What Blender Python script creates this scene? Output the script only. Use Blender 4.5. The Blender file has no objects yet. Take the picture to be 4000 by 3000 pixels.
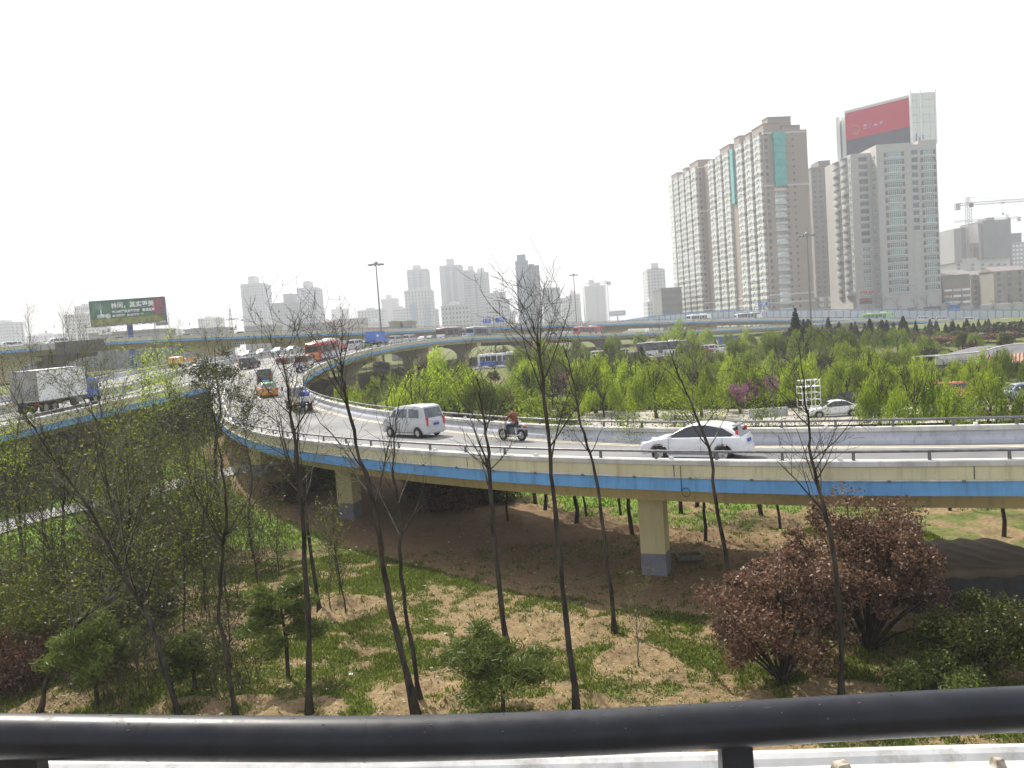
import bpy, bmesh, math, random
import numpy as np
from mathutils import Vector, Matrix
random.seed(7); rng = np.random.default_rng(7)
SC = bpy.context.scene; COL = SC.collection; PI = math.pi
# ---------------------------------------------------------------- camera, sky, sun, exposure
CAMZ, F = 10.1, 3139.0                       # eye height in metres; focal length in 4000 px picture widths
PITCH, ROLL = math.radians(3.58), 0.07
_R0 = Vector((1, 0, 0)); _U0 = Vector((0, math.sin(PITCH), math.cos(PITCH))); FW = Vector((0, math.cos(PITCH), -math.sin(PITCH)))
RT = math.cos(ROLL)*_R0 - math.sin(ROLL)*_U0; UP = math.sin(ROLL)*_R0 + math.cos(ROLL)*_U0
cam = bpy.data.cameras.new('camera'); camo = bpy.data.objects.new('camera', cam); COL.objects.link(camo)
camo.matrix_world = Matrix(((RT.x, UP.x, -FW.x, 0), (RT.y, UP.y, -FW.y, 0), (RT.z, UP.z, -FW.z, CAMZ), (0, 0, 0, 1)))
cam.sensor_width = 36; cam.lens = 36*F/4000; cam.clip_start = 0.1; cam.clip_end = 9000
cam.dof.use_dof = True; cam.dof.focus_distance = 40; cam.dof.aperture_fstop = 20
SC.camera = camo
SUN_EL, SUN_AZ = math.radians(50), math.radians(-33)      # azimuth from +Y towards +X
w = bpy.data.worlds.new('World'); SC.world = w; w.use_nodes = True
nt = w.node_tree; nt.nodes.clear()
sky = nt.nodes.new('ShaderNodeTexSky'); sky.sky_type = 'NISHITA'; sky.sun_disc = False
sky.sun_elevation = SUN_EL; sky.sun_rotation = SUN_AZ; sky.dust_density = 6; sky.air_density = 1.0; sky.ozone_density = 1.0
mixn = nt.nodes.new('ShaderNodeMix'); mixn.data_type = 'RGBA'; mixn.inputs['Factor'].default_value = 0.5
mixn.inputs[7].default_value = (8.8, 9.2, 9.8, 1)         # an even veil of thin white cloud over the clear sky
bg = nt.nodes.new('ShaderNodeBackground'); bg.inputs['Strength'].default_value = 0.125
wo = nt.nodes.new('ShaderNodeOutputWorld')
nt.links.new(sky.outputs[0], mixn.inputs[6]); nt.links.new(mixn.outputs[2], bg.inputs['Color']); nt.links.new(bg.outputs[0], wo.inputs['Surface'])
sl = bpy.data.lights.new('sun', 'SUN'); sl.energy = 4.8; sl.angle = math.radians(0.6); sl.color = (1, .95, .86)
so = bpy.data.objects.new('sun', sl); COL.objects.link(so)
sd = Vector((math.sin(SUN_AZ)*math.cos(SUN_EL), math.cos(SUN_AZ)*math.cos(SUN_EL), math.sin(SUN_EL)))
so.rotation_euler = sd.to_track_quat('Z', 'Y').to_euler(); so.location = (0, 0, 300)
SC.view_settings.view_transform = 'Standard'; SC.view_settings.look = 'None'; SC.view_settings.gamma = 1
SC.view_settings.use_curve_mapping = False; SC.view_settings.exposure = 0.48
cy = SC.cycles; cy.max_bounces = 5; cy.diffuse_bounces = 2; cy.glossy_bounces = 2; cy.transmission_bounces = 3; cy.transparent_max_bounces = 8
cy.volume_bounces = 0; cy.use_denoising = True; cy.caustics_reflective = False; cy.caustics_refractive = False
try: cy.use_light_tree = False
except Exception: pass

# ---------------------------------------------------------------- geometry helpers
def P(px, py, d):                             # point seen at picture position (px,py) of 4000x3000 at depth d
    v = FW + RT*((px-2000)/F) + UP*((1500-py)/F)
    return Vector((0, 0, CAMZ)) + v*d
def horizon(px): return 1303 - 0.07*(px-2000)
def PZ(px, py, z):                            # ... on the level plane z
    v = FW + RT*((px-2000)/F) + UP*((1500-py)/F)
    return Vector((0, 0, CAMZ)) + v*((z-CAMZ)/v.z)
def sstep(a, b, x):
    t = np.clip((np.asarray(x, float)-a)/(b-a), 0, 1); return t*t*(3-2*t)
def gz0(x, y):                                # smooth lie of the land
    x = np.asarray(x, float); y = np.asarray(y, float)
    z = np.interp(y, [38, 70, 190, 260], [0, 1.1, 2.7, 3.0])
    left = sstep(-50, -62, x)*sstep(45, 85, y)
    z = z + left*(np.interp(y, [60, 90, 215, 400], [5.2, 5.6, 7.6, 7.6])-z)*(1-sstep(320, 500, y))
    return z
def G(px, py):                                # ... on the ground
    z = 0.0
    for _ in range(12):
        p = PZ(px, py, z); z = 0.5*z+0.5*float(gz0(p.x, p.y))
    return Vector((p.x, p.y, float(gz0(p.x, p.y))))
def hermite(ts, pts, t):
    ts = np.asarray(ts, float); pts = np.asarray(pts, float); t = np.asarray(t, float)
    m = np.gradient(pts, ts, axis=0)
    i = np.clip(np.searchsorted(ts, t, side='right')-1, 0, len(ts)-2)
    h = (ts[i+1]-ts[i]); s = ((t-ts[i])/h)[:, None]; h = h[:, None]
    return (2*s**3-3*s**2+1)*pts[i]+(s**3-2*s**2+s)*h*m[i]+(-2*s**3+3*s**2)*pts[i+1]+(s**3-s**2)*h*m[i+1]
def resample(pts, step):
    pts = np.asarray(pts, float); seg = np.linalg.norm(np.diff(pts, axis=0), axis=1); c = np.r_[0, np.cumsum(seg)]
    s = np.arange(0, c[-1], step)
    return np.stack([np.interp(s, c, pts[:, k]) for k in range(pts.shape[1])], 1)
def _hash(i, j, s):
    h = (i.astype(np.int64)*374761393+j.astype(np.int64)*668265263+s*1442695041) & 0x7fffffff
    h = ((h ^ (h >> 13))*1274126177) & 0x7fffffff
    return (h ^ (h >> 16)) % 100003/100003.0
def vnoise(x, y, s=0):
    x = np.asarray(x, float); y = np.asarray(y, float)
    i = np.floor(x); j = np.floor(y); u = x-i; v = y-j; u = u*u*(3-2*u); v = v*v*(3-2*v)
    return (_hash(i, j, s)*(1-u)+_hash(i+1, j, s)*u)*(1-v)+(_hash(i, j+1, s)*(1-u)+_hash(i+1, j+1, s)*u)*v
def fbm(x, y, s=0, o=4):
    r = 0; a = .5
    for k in range(o): r = r+a*vnoise(x*2**k, y*2**k, s+k*17); a *= .5
    return r/(1-.5**o)

class MB:
    def __init__(s): s.v = []; s.f = []
    def add(s, vs, fs):
        o = len(s.v); s.v += [tuple(p) for p in vs]; s.f += [tuple(i+o for i in f) for f in fs]; return s
    def box(s, c, d, rz=0, taper=1.0, tx=None):
        cx, cy_, cz = c; a, b, h = d[0]/2, d[1]/2, d[2]/2; cr, sr = math.cos(rz), math.sin(rz)
        vs = []
        for k, zz in ((1, -h), (taper, h)):
            for x, y in ((-a, -b), (a, -b), (a, b), (-a, b)):
                x *= k; y *= k; vs.append((cx+x*cr-y*sr, cy_+x*sr+y*cr, cz+zz))
        return s.add(vs, [(3, 2, 1, 0), (4, 5, 6, 7), (0, 1, 5, 4), (1, 2, 6, 5), (2, 3, 7, 6), (3, 0, 4, 7)])
    def prism(s, poly, z0, z1):
        n = len(poly); vs = [(x, y, z0) for x, y in poly]+[(x, y, z1) for x, y in poly]
        return s.add(vs, [tuple(range(n-1, -1, -1)), tuple(range(n, 2*n))]+[(i, (i+1) % n, n+(i+1) % n, n+i) for i in range(n)])
    def cyl(s, p0, p1, r0, r1=None, n=10, caps=True):
        return s.tube([p0, p1], [r0, r0 if r1 is None else r1], n, caps)
    def tube(s, pts, rad, n=6, caps=True):
        pts = [Vector(p) for p in pts]; m = len(pts)
        if not hasattr(rad, '__len__'): rad = [rad]*m
        vs = []; ref = None
        for i, p in enumerate(pts):
            t = (pts[min(i+1, m-1)]-pts[max(i-1, 0)])
            t = t.normalized() if t.length > 1e-9 else Vector((0, 0, 1))
            if ref is None: ref = Vector((1, 0, 0)) if abs(t.x) < .8 else Vector((0, 1, 0))
            a = (ref-t*ref.dot(t)).normalized(); b = t.cross(a); ref = a
            for k in range(n):
                q = 2*PI*k/n; vs.append(p+(a*math.cos(q)+b*math.sin(q))*rad[i])
        fs = [(i*n+k, i*n+(k+1) % n, (i+1)*n+(k+1) % n, (i+1)*n+k) for i in range(m-1) for k in range(n)]
        if caps: fs += [tuple(range(n-1, -1, -1)), tuple((m-1)*n+k for k in range(n))]
        return s.add(vs, fs)
    def sweep(s, pts, outs, prof, closed=True):
        m = len(pts); n = len(prof); vs = []
        for p, o in zip(pts, outs):
            for a, z in prof: vs.append((p[0]+o[0]*a, p[1]+o[1]*a, p[2]+z))
        kk = n if closed else n-1
        fs = [(i*n+k, i*n+(k+1) % n, (i+1)*n+(k+1) % n, (i+1)*n+k) for i in range(m-1) for k in range(kk)]
        if closed: fs += [tuple(range(n-1, -1, -1)), tuple((m-1)*n+k for k in range(n))]
        return s.add(vs, fs)
    def sphere(s, c, r, nu=10, nv=6, sc=(1, 1, 1)):
        vs = [(c[0], c[1], c[2]-r*sc[2])]
        for j in range(1, nv):
            a = -PI/2+PI*j/nv
            for i in range(nu):
                b = 2*PI*i/nu; vs.append((c[0]+r*sc[0]*math.cos(a)*math.cos(b), c[1]+r*sc[1]*math.cos(a)*math.sin(b), c[2]+r*sc[2]*math.sin(a)))
        vs.append((c[0], c[1], c[2]+r*sc[2])); t = len(vs)-1; fs = []
        for i in range(nu):
            fs.append((0, 1+(i+1) % nu, 1+i)); fs.append((t, t-nu+i, t-nu+(i+1) % nu))
            for j in range(nv-2):
                a = 1+j*nu; fs.append((a+i, a+(i+1) % nu, a+nu+(i+1) % nu, a+nu+i))
        return s.add(vs, fs)
    def mesh(s, name, m, smooth=False):
        me = bpy.data.meshes.new(name); me.from_pydata(s.v, [], s.f); me.validate()
        bm = bmesh.new(); bm.from_mesh(me); bmesh.ops.recalc_face_normals(bm, faces=bm.faces); bm.to_mesh(me); bm.free()
        if m is not None: me.materials.append(m)
        if smooth: me.polygons.foreach_set('use_smooth', [True]*len(me.polygons))
        return me
def put(name, me, parent=None, loc=(0, 0, 0), rz=0.0, **kw):
    o = bpy.data.objects.new(name, me); COL.objects.link(o); o.location = loc; o.rotation_euler = (0, 0, rz)
    if parent is not None: o.parent = parent
    for k, v in kw.items():
        if v is not None: o[k] = v
    return o
def obj(name, mb, m, parent=None, loc=(0, 0, 0), rz=0.0, smooth=False, **kw):
    return put(name, mb.mesh(name, m, smooth), parent, loc, rz, **kw)
def thing(name, label, category, group=None, loc=(0, 0, 0), rz=0.0):
    return put(name, None, None, loc, rz, label=label, category=category, group=group)
def copy_tree(o, parent=None, **kw):
    c = o.copy(); COL.objects.link(c)
    if parent is not None: c.parent = parent
    for k, v in kw.items():
        if v is None:
            if k in c: del c[k]
        else: c[k] = v
    for ch in KIDS.get(o.name, ()) or [x for x in o.children]: copy_tree(ch, c)
    return c
KIDS = {}
def smooth_by_angle(me, deg=40):
    me.polygons.foreach_set('use_smooth', [True]*len(me.polygons))
    bm = bmesh.new(); bm.from_mesh(me); lim = math.radians(deg)
    for e in bm.edges:
        if len(e.link_faces) == 2 and e.calc_face_angle(0) > lim: e.smooth = False
    bm.to_mesh(me); bm.free()

# ---------------------------------------------------------------- materials
def mat(name, rgb, rough=.7, metal=0.0, var=.12, scale=3.0, bump=0.0, spec=.4, rgb2=None, detail=4, coord='Object', coat=0.0, stretch=None):
    m = bpy.data.materials.new(name); m.use_nodes = True; t = m.node_tree; b = t.nodes['Principled BSDF']
    b.inputs['Roughness'].default_value = rough; b.inputs['Metallic'].default_value = metal; b.inputs['Specular IOR Level'].default_value = spec
    if coat: b.inputs['Coat Weight'].default_value = coat; b.inputs['Coat Roughness'].default_value = .08
    if var or rgb2:
        c = t.nodes.new('ShaderNodeTexCoord'); n = t.nodes.new('ShaderNodeTexNoise'); n.inputs['Scale'].default_value = scale; n.inputs['Detail'].default_value = detail
        if stretch:
            mp = t.nodes.new('ShaderNodeMapping'); mp.inputs['Scale'].default_value = stretch
            t.links.new(c.outputs[coord], mp.inputs[0]); t.links.new(mp.outputs[0], n.inputs['Vector'])
        else: t.links.new(c.outputs[coord], n.inputs['Vector'])
        r = t.nodes.new('ShaderNodeValToRGB'); r.color_ramp.elements[0].position = .33; r.color_ramp.elements[1].position = .68
        a = [x*(1-var) for x in rgb]; z = [min(1, x*(1+var)) for x in rgb] if rgb2 is None else rgb2
        r.color_ramp.elements[0].color = (*a, 1); r.color_ramp.elements[1].color = (*z, 1)
        t.links.new(n.outputs[0], r.inputs[0]); t.links.new(r.outputs[0], b.inputs['Base Color'])
        if bump:
            bp = t.nodes.new('ShaderNodeBump'); bp.inputs['Strength'].default_value = bump; bp.inputs['Distance'].default_value = .05
            t.links.new(n.outputs[0], bp.inputs['Height']); t.links.new(bp.outputs[0], b.inputs['Normal'])
    else: b.inputs['Base Color'].default_value = (*rgb, 1)
    return m
def streak(m, amt=.35, sc=(5, 5, .35), dark=(.5, .47, .42)):
    t = m.node_tree; b = t.nodes['Principled BSDF']; src = b.inputs['Base Color'].links[0].from_socket; c = t.nodes.new('ShaderNodeTexCoord'); mp = t.nodes.new('ShaderNodeMapping'); mp.inputs['Scale'].default_value = sc
    n = t.nodes.new('ShaderNodeTexNoise'); n.inputs['Scale'].default_value = 1; n.inputs['Detail'].default_value = 5; n.inputs['Roughness'].default_value = .7; r = t.nodes.new('ShaderNodeMapRange'); r.inputs['From Min'].default_value = .5; r.inputs['From Max'].default_value = .72; r.inputs['To Max'].default_value = amt
    x = t.nodes.new('ShaderNodeMix'); x.data_type = 'RGBA'; x.blend_type = 'MULTIPLY'; x.inputs[7].default_value = (*dark, 1)
    L = t.links.new; L(c.outputs['Object'], mp.inputs[0]); L(mp.outputs[0], n.inputs['Vector']); L(n.outputs[0], r.inputs[0]); L(r.outputs[0], x.inputs[0]); L(src, x.inputs[6]); L(x.outputs[2], b.inputs['Base Color'])
def leafmat(name, c0, c1, trans=.45, rough=.6, c2=None):
    m = bpy.data.materials.new(name); m.use_nodes = True; t = m.node_tree; t.nodes.clear()
    g = t.nodes.new('ShaderNodeNewGeometry'); r = t.nodes.new('ShaderNodeValToRGB')
    r.color_ramp.elements[0].color = (*c0, 1); r.color_ramp.elements[1].color = (*c1, 1)
    if c2: e = r.color_ramp.elements.new(.93); e.color = (*c1, 1); r.color_ramp.elements[2].color = (*c2, 1)
    oi = t.nodes.new('ShaderNodeObjectInfo'); hv = t.nodes.new('ShaderNodeHueSaturation')
    mr = t.nodes.new('ShaderNodeMapRange'); mr.inputs['To Min'].default_value = .75; mr.inputs['To Max'].default_value = 1.25
    d = t.nodes.new('ShaderNodeBsdfDiffuse'); tr = t.nodes.new('ShaderNodeBsdfTranslucent'); gl = t.nodes.new('ShaderNodeBsdfGlossy'); gl.inputs['Roughness'].default_value = .45
    mx = t.nodes.new('ShaderNodeMixShader'); mx.inputs[0].default_value = trans; mg = t.nodes.new('ShaderNodeMixShader'); mg.inputs[0].default_value = .025
    o = t.nodes.new('ShaderNodeOutputMaterial')
    L = t.links.new
    L(g.outputs['Random Per Island'], r.inputs[0]); L(r.outputs[0], hv.inputs['Color']); L(oi.outputs['Random'], mr.inputs['Value']); L(mr.outputs[0], hv.inputs['Value'])
    L(hv.outputs[0], d.inputs[0]); L(hv.outputs[0], tr.inputs[0]); L(d.outputs[0], mx.inputs[1]); L(tr.outputs[0], mx.inputs[2])
    L(mx.outputs[0], mg.inputs[1]); L(gl.outputs[0], mg.inputs[2]); L(mg.outputs[0], o.inputs['Surface'])
    return m
M = {}
M['asphalt'] = mat('asphalt', (.155, .155, .155), .85, var=.18, scale=.35, rgb2=(.21, .205, .20), detail=8)
M['asphalt_dark'] = mat('asphalt_dark', (.1, .1, .1), .85, var=.2, scale=.5, detail=8)
M['white_line'] = mat('white_line', (.72, .70, .64), .7, var=.15, scale=2)
M['yellow_line'] = mat('yellow_line', (.56, .50, .36), .7, var=.2, scale=2)
M['concrete'] = mat('concrete', (.40, .40, .39), .8, var=.14, scale=.9, detail=8)
M['wall_white'] = mat('wall_white', (.42, .43, .47), .8, var=.1, scale=.8, detail=8)
M['cap'] = mat('cap', (.52, .51, .48), .8, var=.2, scale=1.5, detail=8)
M['cream'] = mat('cream', (.60, .55, .36), .7, var=.1, scale=.6, detail=8)
M['blue_band'] = mat('blue_band', (.13, .33, .60), .6, var=.10, scale=1.2, detail=6)
M['cream_dull'] = mat('cream_dull', (.55, .46, .24), .8, var=.1, scale=.5, detail=8)
M['pier_cream'] = mat('pier_cream', (.60, .53, .29), .75, var=.06, scale=.7, detail=8)
M['pier_grey'] = mat('pier_grey', (.20, .20, .23), .75, var=.12, scale=2)
M['rail_metal'] = mat('rail_metal', (.17, .17, .18), .42, .5, var=.25, scale=4)
M['rail_dark'] = mat('rail_dark', (.010, .011, .015), .33, 0.0, var=.4, scale=9, spec=.38)
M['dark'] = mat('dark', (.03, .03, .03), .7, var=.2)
M['bark'] = mat('bark', (.028, .024, .020), .95, var=.4, scale=6, stretch=(1, 1, .2), rgb2=(.075, .062, .048), detail=10, spec=.15, bump=.8)
M['bark_pale'] = mat('bark_pale', (.10, .09, .075), .9, var=.4, scale=5, rgb2=(.2, .18, .15), spec=.2)
M['steel_grey'] = mat('steel_grey', (.25, .26, .27), .5, .4, var=.1)
M['white_paint'] = mat('white_paint', (.78, .78, .77), .5, var=.04)

for k_ in ('cream', 'blue_band', 'cap', 'wall_white', 'cream_dull', 'pier_cream', 'pier_grey', 'concrete'): streak(M[k_], .3 if k_.startswith('pier') else .62, (2.2, 2.2, .3) if k_.startswith('pier') else (4, 4, .4))

def vary(m, lo=.6, hi=1.5):                                   # panes of one kind differ a little in tone
    t = m.node_tree; b = t.nodes['Principled BSDF']; src = b.inputs['Base Color'].links[0].from_socket; oi = t.nodes.new('ShaderNodeObjectInfo'); r = t.nodes.new('ShaderNodeMapRange'); r.inputs['To Min'].default_value = lo; r.inputs['To Max'].default_value = hi
    h = t.nodes.new('ShaderNodeHueSaturation'); L = t.links.new; L(oi.outputs['Random'], r.inputs[0]); L(r.outputs[0], h.inputs['Value']); L(src, h.inputs['Color']); L(h.outputs[0], b.inputs['Base Color'])
def rough_noise(m, lo, hi, sc):
    t = m.node_tree; b = t.nodes['Principled BSDF']; c = t.nodes.new('ShaderNodeTexCoord'); n = t.nodes.new('ShaderNodeTexNoise'); n.inputs['Scale'].default_value = sc; n.inputs['Detail'].default_value = 8; n.inputs['Roughness'].default_value = .75
    r = t.nodes.new('ShaderNodeMapRange'); r.inputs['From Min'].default_value = .35; r.inputs['From Max'].default_value = .7; r.inputs['To Min'].default_value = lo; r.inputs['To Max'].default_value = hi; t.links.new(c.outputs['Object'], n.inputs['Vector']); t.links.new(n.outputs[0], r.inputs[0]); t.links.new(r.outputs[0], b.inputs['Roughness'])
rough_noise(M['rail_dark'], .28, .55, 14)
# ================================================================ decks, ramps and their furniture
ZT = [(0, -5.6), (34, -5.6), (50, -5.65), (60, -5.55), (70, -5.2), (80, -4.75), (90, -4.2), (100, -3.65), (110, -3.1), (120, -2.55), (140, -1.6), (160, -.95), (180, -.6), (200, -.5), (230, -1.1), (260, -2.5), (290, -4.3), (320, -5.2)]
def deckz(y): return CAMZ+np.interp(y, [a for a, b in ZT], [b for a, b in ZT])
def outs_of(pts, sign):
    p = np.asarray(pts)[:, :2]; t = np.gradient(p, axis=0); t /= np.linalg.norm(t, axis=1)[:, None]
    return np.stack([-t[:, 1], t[:, 0]], 1)*sign                  # sign +1: left of travel
def subrange(pts, outs, a, b):
    return pts[a:b], outs[a:b]
PARA_IN = [(0, -.02), (.05, .16), (.16, .32), (.2, .52), (.44, .52), (.44, .1), (.5, .1), (.5, -.02)]
def strip(mb, A, B, dz=0.0):
    n = len(A); mb.add([(p[0], p[1], p[2]+dz) for p in A]+[(p[0], p[1], p[2]+dz) for p in B], [(i, i+1, n+i+1, n+i) for i in range(n-1)])
def edge(th, pts, sign, a, b, post_step=2.2, posts=True, scale=1.0, knobs=True, seam=True):
    pts = np.asarray(pts); o = outs_of(pts, sign); p, o = pts[a:b], o[a:b]; s = scale
    sc = lambda pr: [(x*s, z*s) for x, z in pr]
    obj('parapet_wall', MB().sweep(p, o, sc([(0, -.02), (.05, .16), (.16, .32), (.2, .52), (.40, .52), (.40, -.02)])), M['wall_white'], th)
    obj('parapet_cap', MB().sweep(p, o, sc([(.14, .524), (.14, .68), (.16, .70), (.52, .70), (.54, .68), (.54, .524)])), M['cap'], th)
    obj('cream_band', MB().sweep(p, o, sc([(.405, .1), (.405, .52), (.50, .52), (.50, .1)])), M['cream'], th)
    obj('drip_ledge', MB().sweep(p, o, sc([(.405, .035), (.405, .095), (.55, .095), (.56, .06), (.55, .035)])), M['cap'], th)
    obj('blue_band', MB().sweep(p, o, sc([(.3, -.42), (.405, .03), (.52, .03), (.54, -.42)])), M['blue_band'], th)
    rr = MB().tube([(q[0]+u[0]*.33*s, q[1]+u[1]*.33*s, q[2]+.98*s) for q, u in zip(p, o)], .05*s, 8)
    g = obj('guard_rail', rr, M['rail_metal'], th, smooth=True)
    if posts:
        me = MB().box((0, 0, .12*s), (.07*s, .11*s, .30*s), 0, .8).mesh('post', M['rail_metal'])
        q = resample(np.c_[p, o], post_step*s)
        for r in q[1:]:
            x = put('post', me, g, (r[0]+r[3]*.33*s, r[1]+r[4]*.33*s, r[2]+.68*s+.0), math.atan2(r[4], r[3]))
    if knobs:
        me = MB().box((0, 0, .05), (.16, .16, .10), 0, .8).mesh('drain_knob', M['white_paint'])
        for r in resample(np.c_[p, o], 5.6)[1:]:
            put('drain_knob', me, th, (r[0]+r[3]*.42, r[1]+r[4]*.42, r[2]+.70), math.atan2(r[4], r[3]))
        me2 = MB().box((0, 0, 0), (.05, .10, .07)).mesh('pipe_clip', M['rail_metal'])
        for r in resample(np.c_[p, o], 2.1)[1:34]:
            put('pipe_clip', me2, th, (r[0]+r[3]*.575, r[1]+r[4]*.575, r[2]+.055), math.atan2(r[4], r[3]))
    if seam:
        me3 = MB().box((0, 0, .3), (.012, .03, .56)).mesh('joint', M['dark'])
        for r in resample(np.c_[p, o], 9.3)[1:12]:
            put('joint', me3, th, (r[0]+r[3]*.498, r[1]+r[4]*.498, r[2]+.0), math.atan2(r[4], r[3]))
def between(A, B, k): return A+(B-A)*k
def deck(th, L, R, inset=1.6, depth=1.1, over=.4, mat_=None, soffit=True):
    m = MB(); strip(m, L, R); n = len(L)
    obj('road_surface', m, M[mat_ or 'asphalt'], th)
    oL = outs_of(L, 1); oR = outs_of(R, -1)
    g = MB(); Lo = L.copy(); Ro = R.copy(); Lo[:, :2] += oL*.33; Ro[:, :2] += oR*.33
    W = np.linalg.norm(R[:, :2]-L[:, :2], axis=1)[:, None]; k = np.clip(inset/W, 0, .3)
    La = between(L, R, k); Ra = between(R, L, k); Lb = between(L, R, k*1.35); Rb = between(R, L, k*1.35)
    rows = [(L, -.01), (Lo, -.421), (La, -.5), (Lb, -depth), (Rb, -depth), (Ra, -.5), (Ro, -.421), (R, -.01)]
    vs = []; 
    for A, z in rows: vs += [(p[0], p[1], p[2]+z) for p in A]
    fs = [(r*n+i, r*n+i+1, (r+1)*n+i+1, (r+1)*n+i) for r in range(len(rows)-1) for i in range(n-1)]
    g.add(vs, fs); obj('girder', g, M['cream_dull'], th)
def pier(th, c, ang, z0, z1, w=1.0, d=.95, flare=0, grey=1.15):
    n = []
    pr = obj('pier', (MB().box((0, 0, (z0+grey+z1)/2), (w, d, z1-z0-grey))), M['pier_cream'], th, (c[0], c[1], 0), ang)
    base = MB().box((0, 0, z0+grey/2-.15), (w+.012, d+.012, grey+.3)); obj('painted_base', base, M['pier_grey'], pr)
    return pr
def hammer_pier(th, c, ang, z0, z1, wt, wb, d, m, arch=3.0, sh=0.0):          # T-shaped pier with arched arms, arms along local x
    N = 10; top = [(-wt/2, z1), (wt/2, z1)]; right = []; left = []
    for k in range(N+1):
        a = PI/2*k/N; x = wt/2-(wt/2-wb/2)*math.sin(a); z = z1-.9-(1-math.cos(a))*arch
        right.append((x+sh*math.sin(a), z)); left.append((-x+sh*math.sin(a), z))
    poly = [(-wt/2, z1)]+left+[(-wb/2, z0), (wb/2, z0)]+right[::-1]+[(wt/2, z1)]
    n = len(poly); vs = [(x, -d/2, z) for x, z in poly]+[(x, d/2, z) for x, z in poly]
    # triangulate as strips between left and right outline
    nl = N+3; Lo = [(-wt/2, z1)]+left+[(-wb/2+sh, z0)]; Ro = [(wt/2, z1)]+right+[(wb/2+sh, z0)]; vs = []; fs = []
    for y in (-d/2, d/2):
        for (x, z) in Lo: vs.append((x, y, z))
        for (x, z) in Ro: vs.append((x, y, z))
    h = 2*nl
    for i in range(nl-1):
        fs += [(i, i+1, nl+i+1, nl+i), (h+i, h+nl+i, h+nl+i+1, h+i+1), (i, h+i, h+i+1, i+1), (nl+i, nl+i+1, h+nl+i+1, h+nl+i)]
    fs += [(0, nl, h+nl, h), (nl-1, h+nl-1, h+2*nl-1, 2*nl-1)]
    return obj('pier', MB().add(vs, fs), m, th, (c[0], c[1], 0), ang)

# ---- the curved ramp in front, its edges by eye from the photograph, in metres
LE = [(32, 19.5), (15.7, 24.6), (8.7, 27.4), (2, 31.3), (-2, 34.4), (-6.4, 38.5), (-11.8, 44.4), (-16.2, 50.6), (-19.6, 56.8), (-22.5, 63), (-26, 71.4), (-29.5, 80.2), (-32.5, 89), (-35, 98), (-36.8, 110), (-37.2, 125), (-36, 140), (-33, 157), (-28.5, 176), (-21.5, 200), (-9, 229), (7, 252), (30, 273), (60, 289), (98, 304), (134, 312)]
RE = [(34, 25.8), (19.6, 30.8), (11, 34.7), (2.6, 40.9), (-4.1, 49.5), (-12, 61.5), (-17.4, 71.5), (-22, 83), (-25, 95), (-26.5, 110), (-26.2, 125), (-24.5, 140), (-22, 155), (-18, 172), (-11.5, 195), (0, 222), (14, 243), (35, 262), (62, 277), (100, 292), (135, 300)]
RTT = [0, 1, 2, 3.6, 5.2, 7, 8.8, 11, 12.6, 14, 15, 16, 17, 18, 19, 20, 21, 22, 23, 24, 25]
tt = np.r_[np.arange(0, 13, .125), np.arange(13, 25.01, .1)]
Lp = hermite(np.arange(26), LE, tt); Rp = hermite(RTT, RE, tt)
Lp = np.c_[Lp, deckz(Lp[:, 1])]; Rp = np.c_[Rp, deckz(Rp[:, 1])]
# level each cross-section a little
zm = (Lp[:, 2]+Rp[:, 2])/2; Lp[:, 2] = zm*.5+Lp[:, 2]*.5; Rp[:, 2] = zm*.5+Rp[:, 2]*.5
gore = int(np.argmin(abs(tt-13)))
ramp = thing('curved_ramp', 'curving elevated ramp with cream and blue parapet on square cream pillars', 'overpass')
deck(ramp, Lp, Rp, .6)
edge(ramp, Lp, 1, 0, gore+1); edge(ramp, Rp, -1, 0, len(tt))
mk = MB()
for k in range(2):
    A = between(Lp, Rp, .93-.0*k); 
w_ = np.linalg.norm(Rp[:, :2]-Lp[:, :2], axis=1)[:, None]
e1 = between(Rp, Lp, .45/w_); e2 = between(Rp, Lp, .60/w_); mm = MB(); strip(mm, e1, e2, .004); obj('edge_line', mm, M['yellow_line'], ramp)
e1 = between(Rp, Lp, .78/w_); e2 = between(Rp, Lp, .93/w_); mm = MB(); strip(mm, e1, e2, .004); obj('edge_line', mm, M['yellow_line'], ramp)
e1 = between(Lp, Rp, .45/w_); e2 = between(Lp, Rp, .6/w_); mm = MB(); strip(mm, e1[:gore], e2[:gore], .004); obj('edge_line', mm, M['white_line'], ramp)
q = resample(between(Lp, Rp, .5)[gore-18:], 1.0); dash = MB()
tq = np.gradient(q[:, :2], axis=0); tq /= np.linalg.norm(tq, axis=1)[:, None]
for i in range(0, len(q)-4, 10):
    A = q[i:i+5].copy(); B = A.copy(); nn = np.stack([-tq[i:i+5, 1], tq[i:i+5, 0]], 1)*.08
    A[:, :2] += nn; B[:, :2] -= nn; strip(dash, A, B, .004)
obj('lane_dash', dash, M['white_line'], ramp)
def mid_at(t): return (hermite(np.arange(26), LE, [t])[0]+hermite(RTT, RE, [t])[0])/2
for t, c in ((2.6, (5.35, 32.2)), (5.6, (-9.75, 45.6)), (7.6, (-19.4, 60.2))):
    a = hermite(RTT, RE, [t])[0]-hermite(np.arange(26), LE, [t])[0]
    pier(ramp, c, math.atan2(a[1], a[0])-PI/2, float(gz0(*c))-.25, float(deckz(c[1]))-1.08)
for t, in ((12.2,), (14.6,), (16.4,), (18.2,), (19.4,), (20.6,), (21.9,)):
    c = mid_at(t); a = hermite(RTT, RE, [t])[0]-hermite(np.arange(26), LE, [t])[0]
    hammer_pier(ramp, c, math.atan2(a[1], a[0]), float(gz0(*c)), float(deckz(c[1]))-1.0, 10.5, 2.4, 1.8, M['cream_dull'], 2.4)
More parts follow.
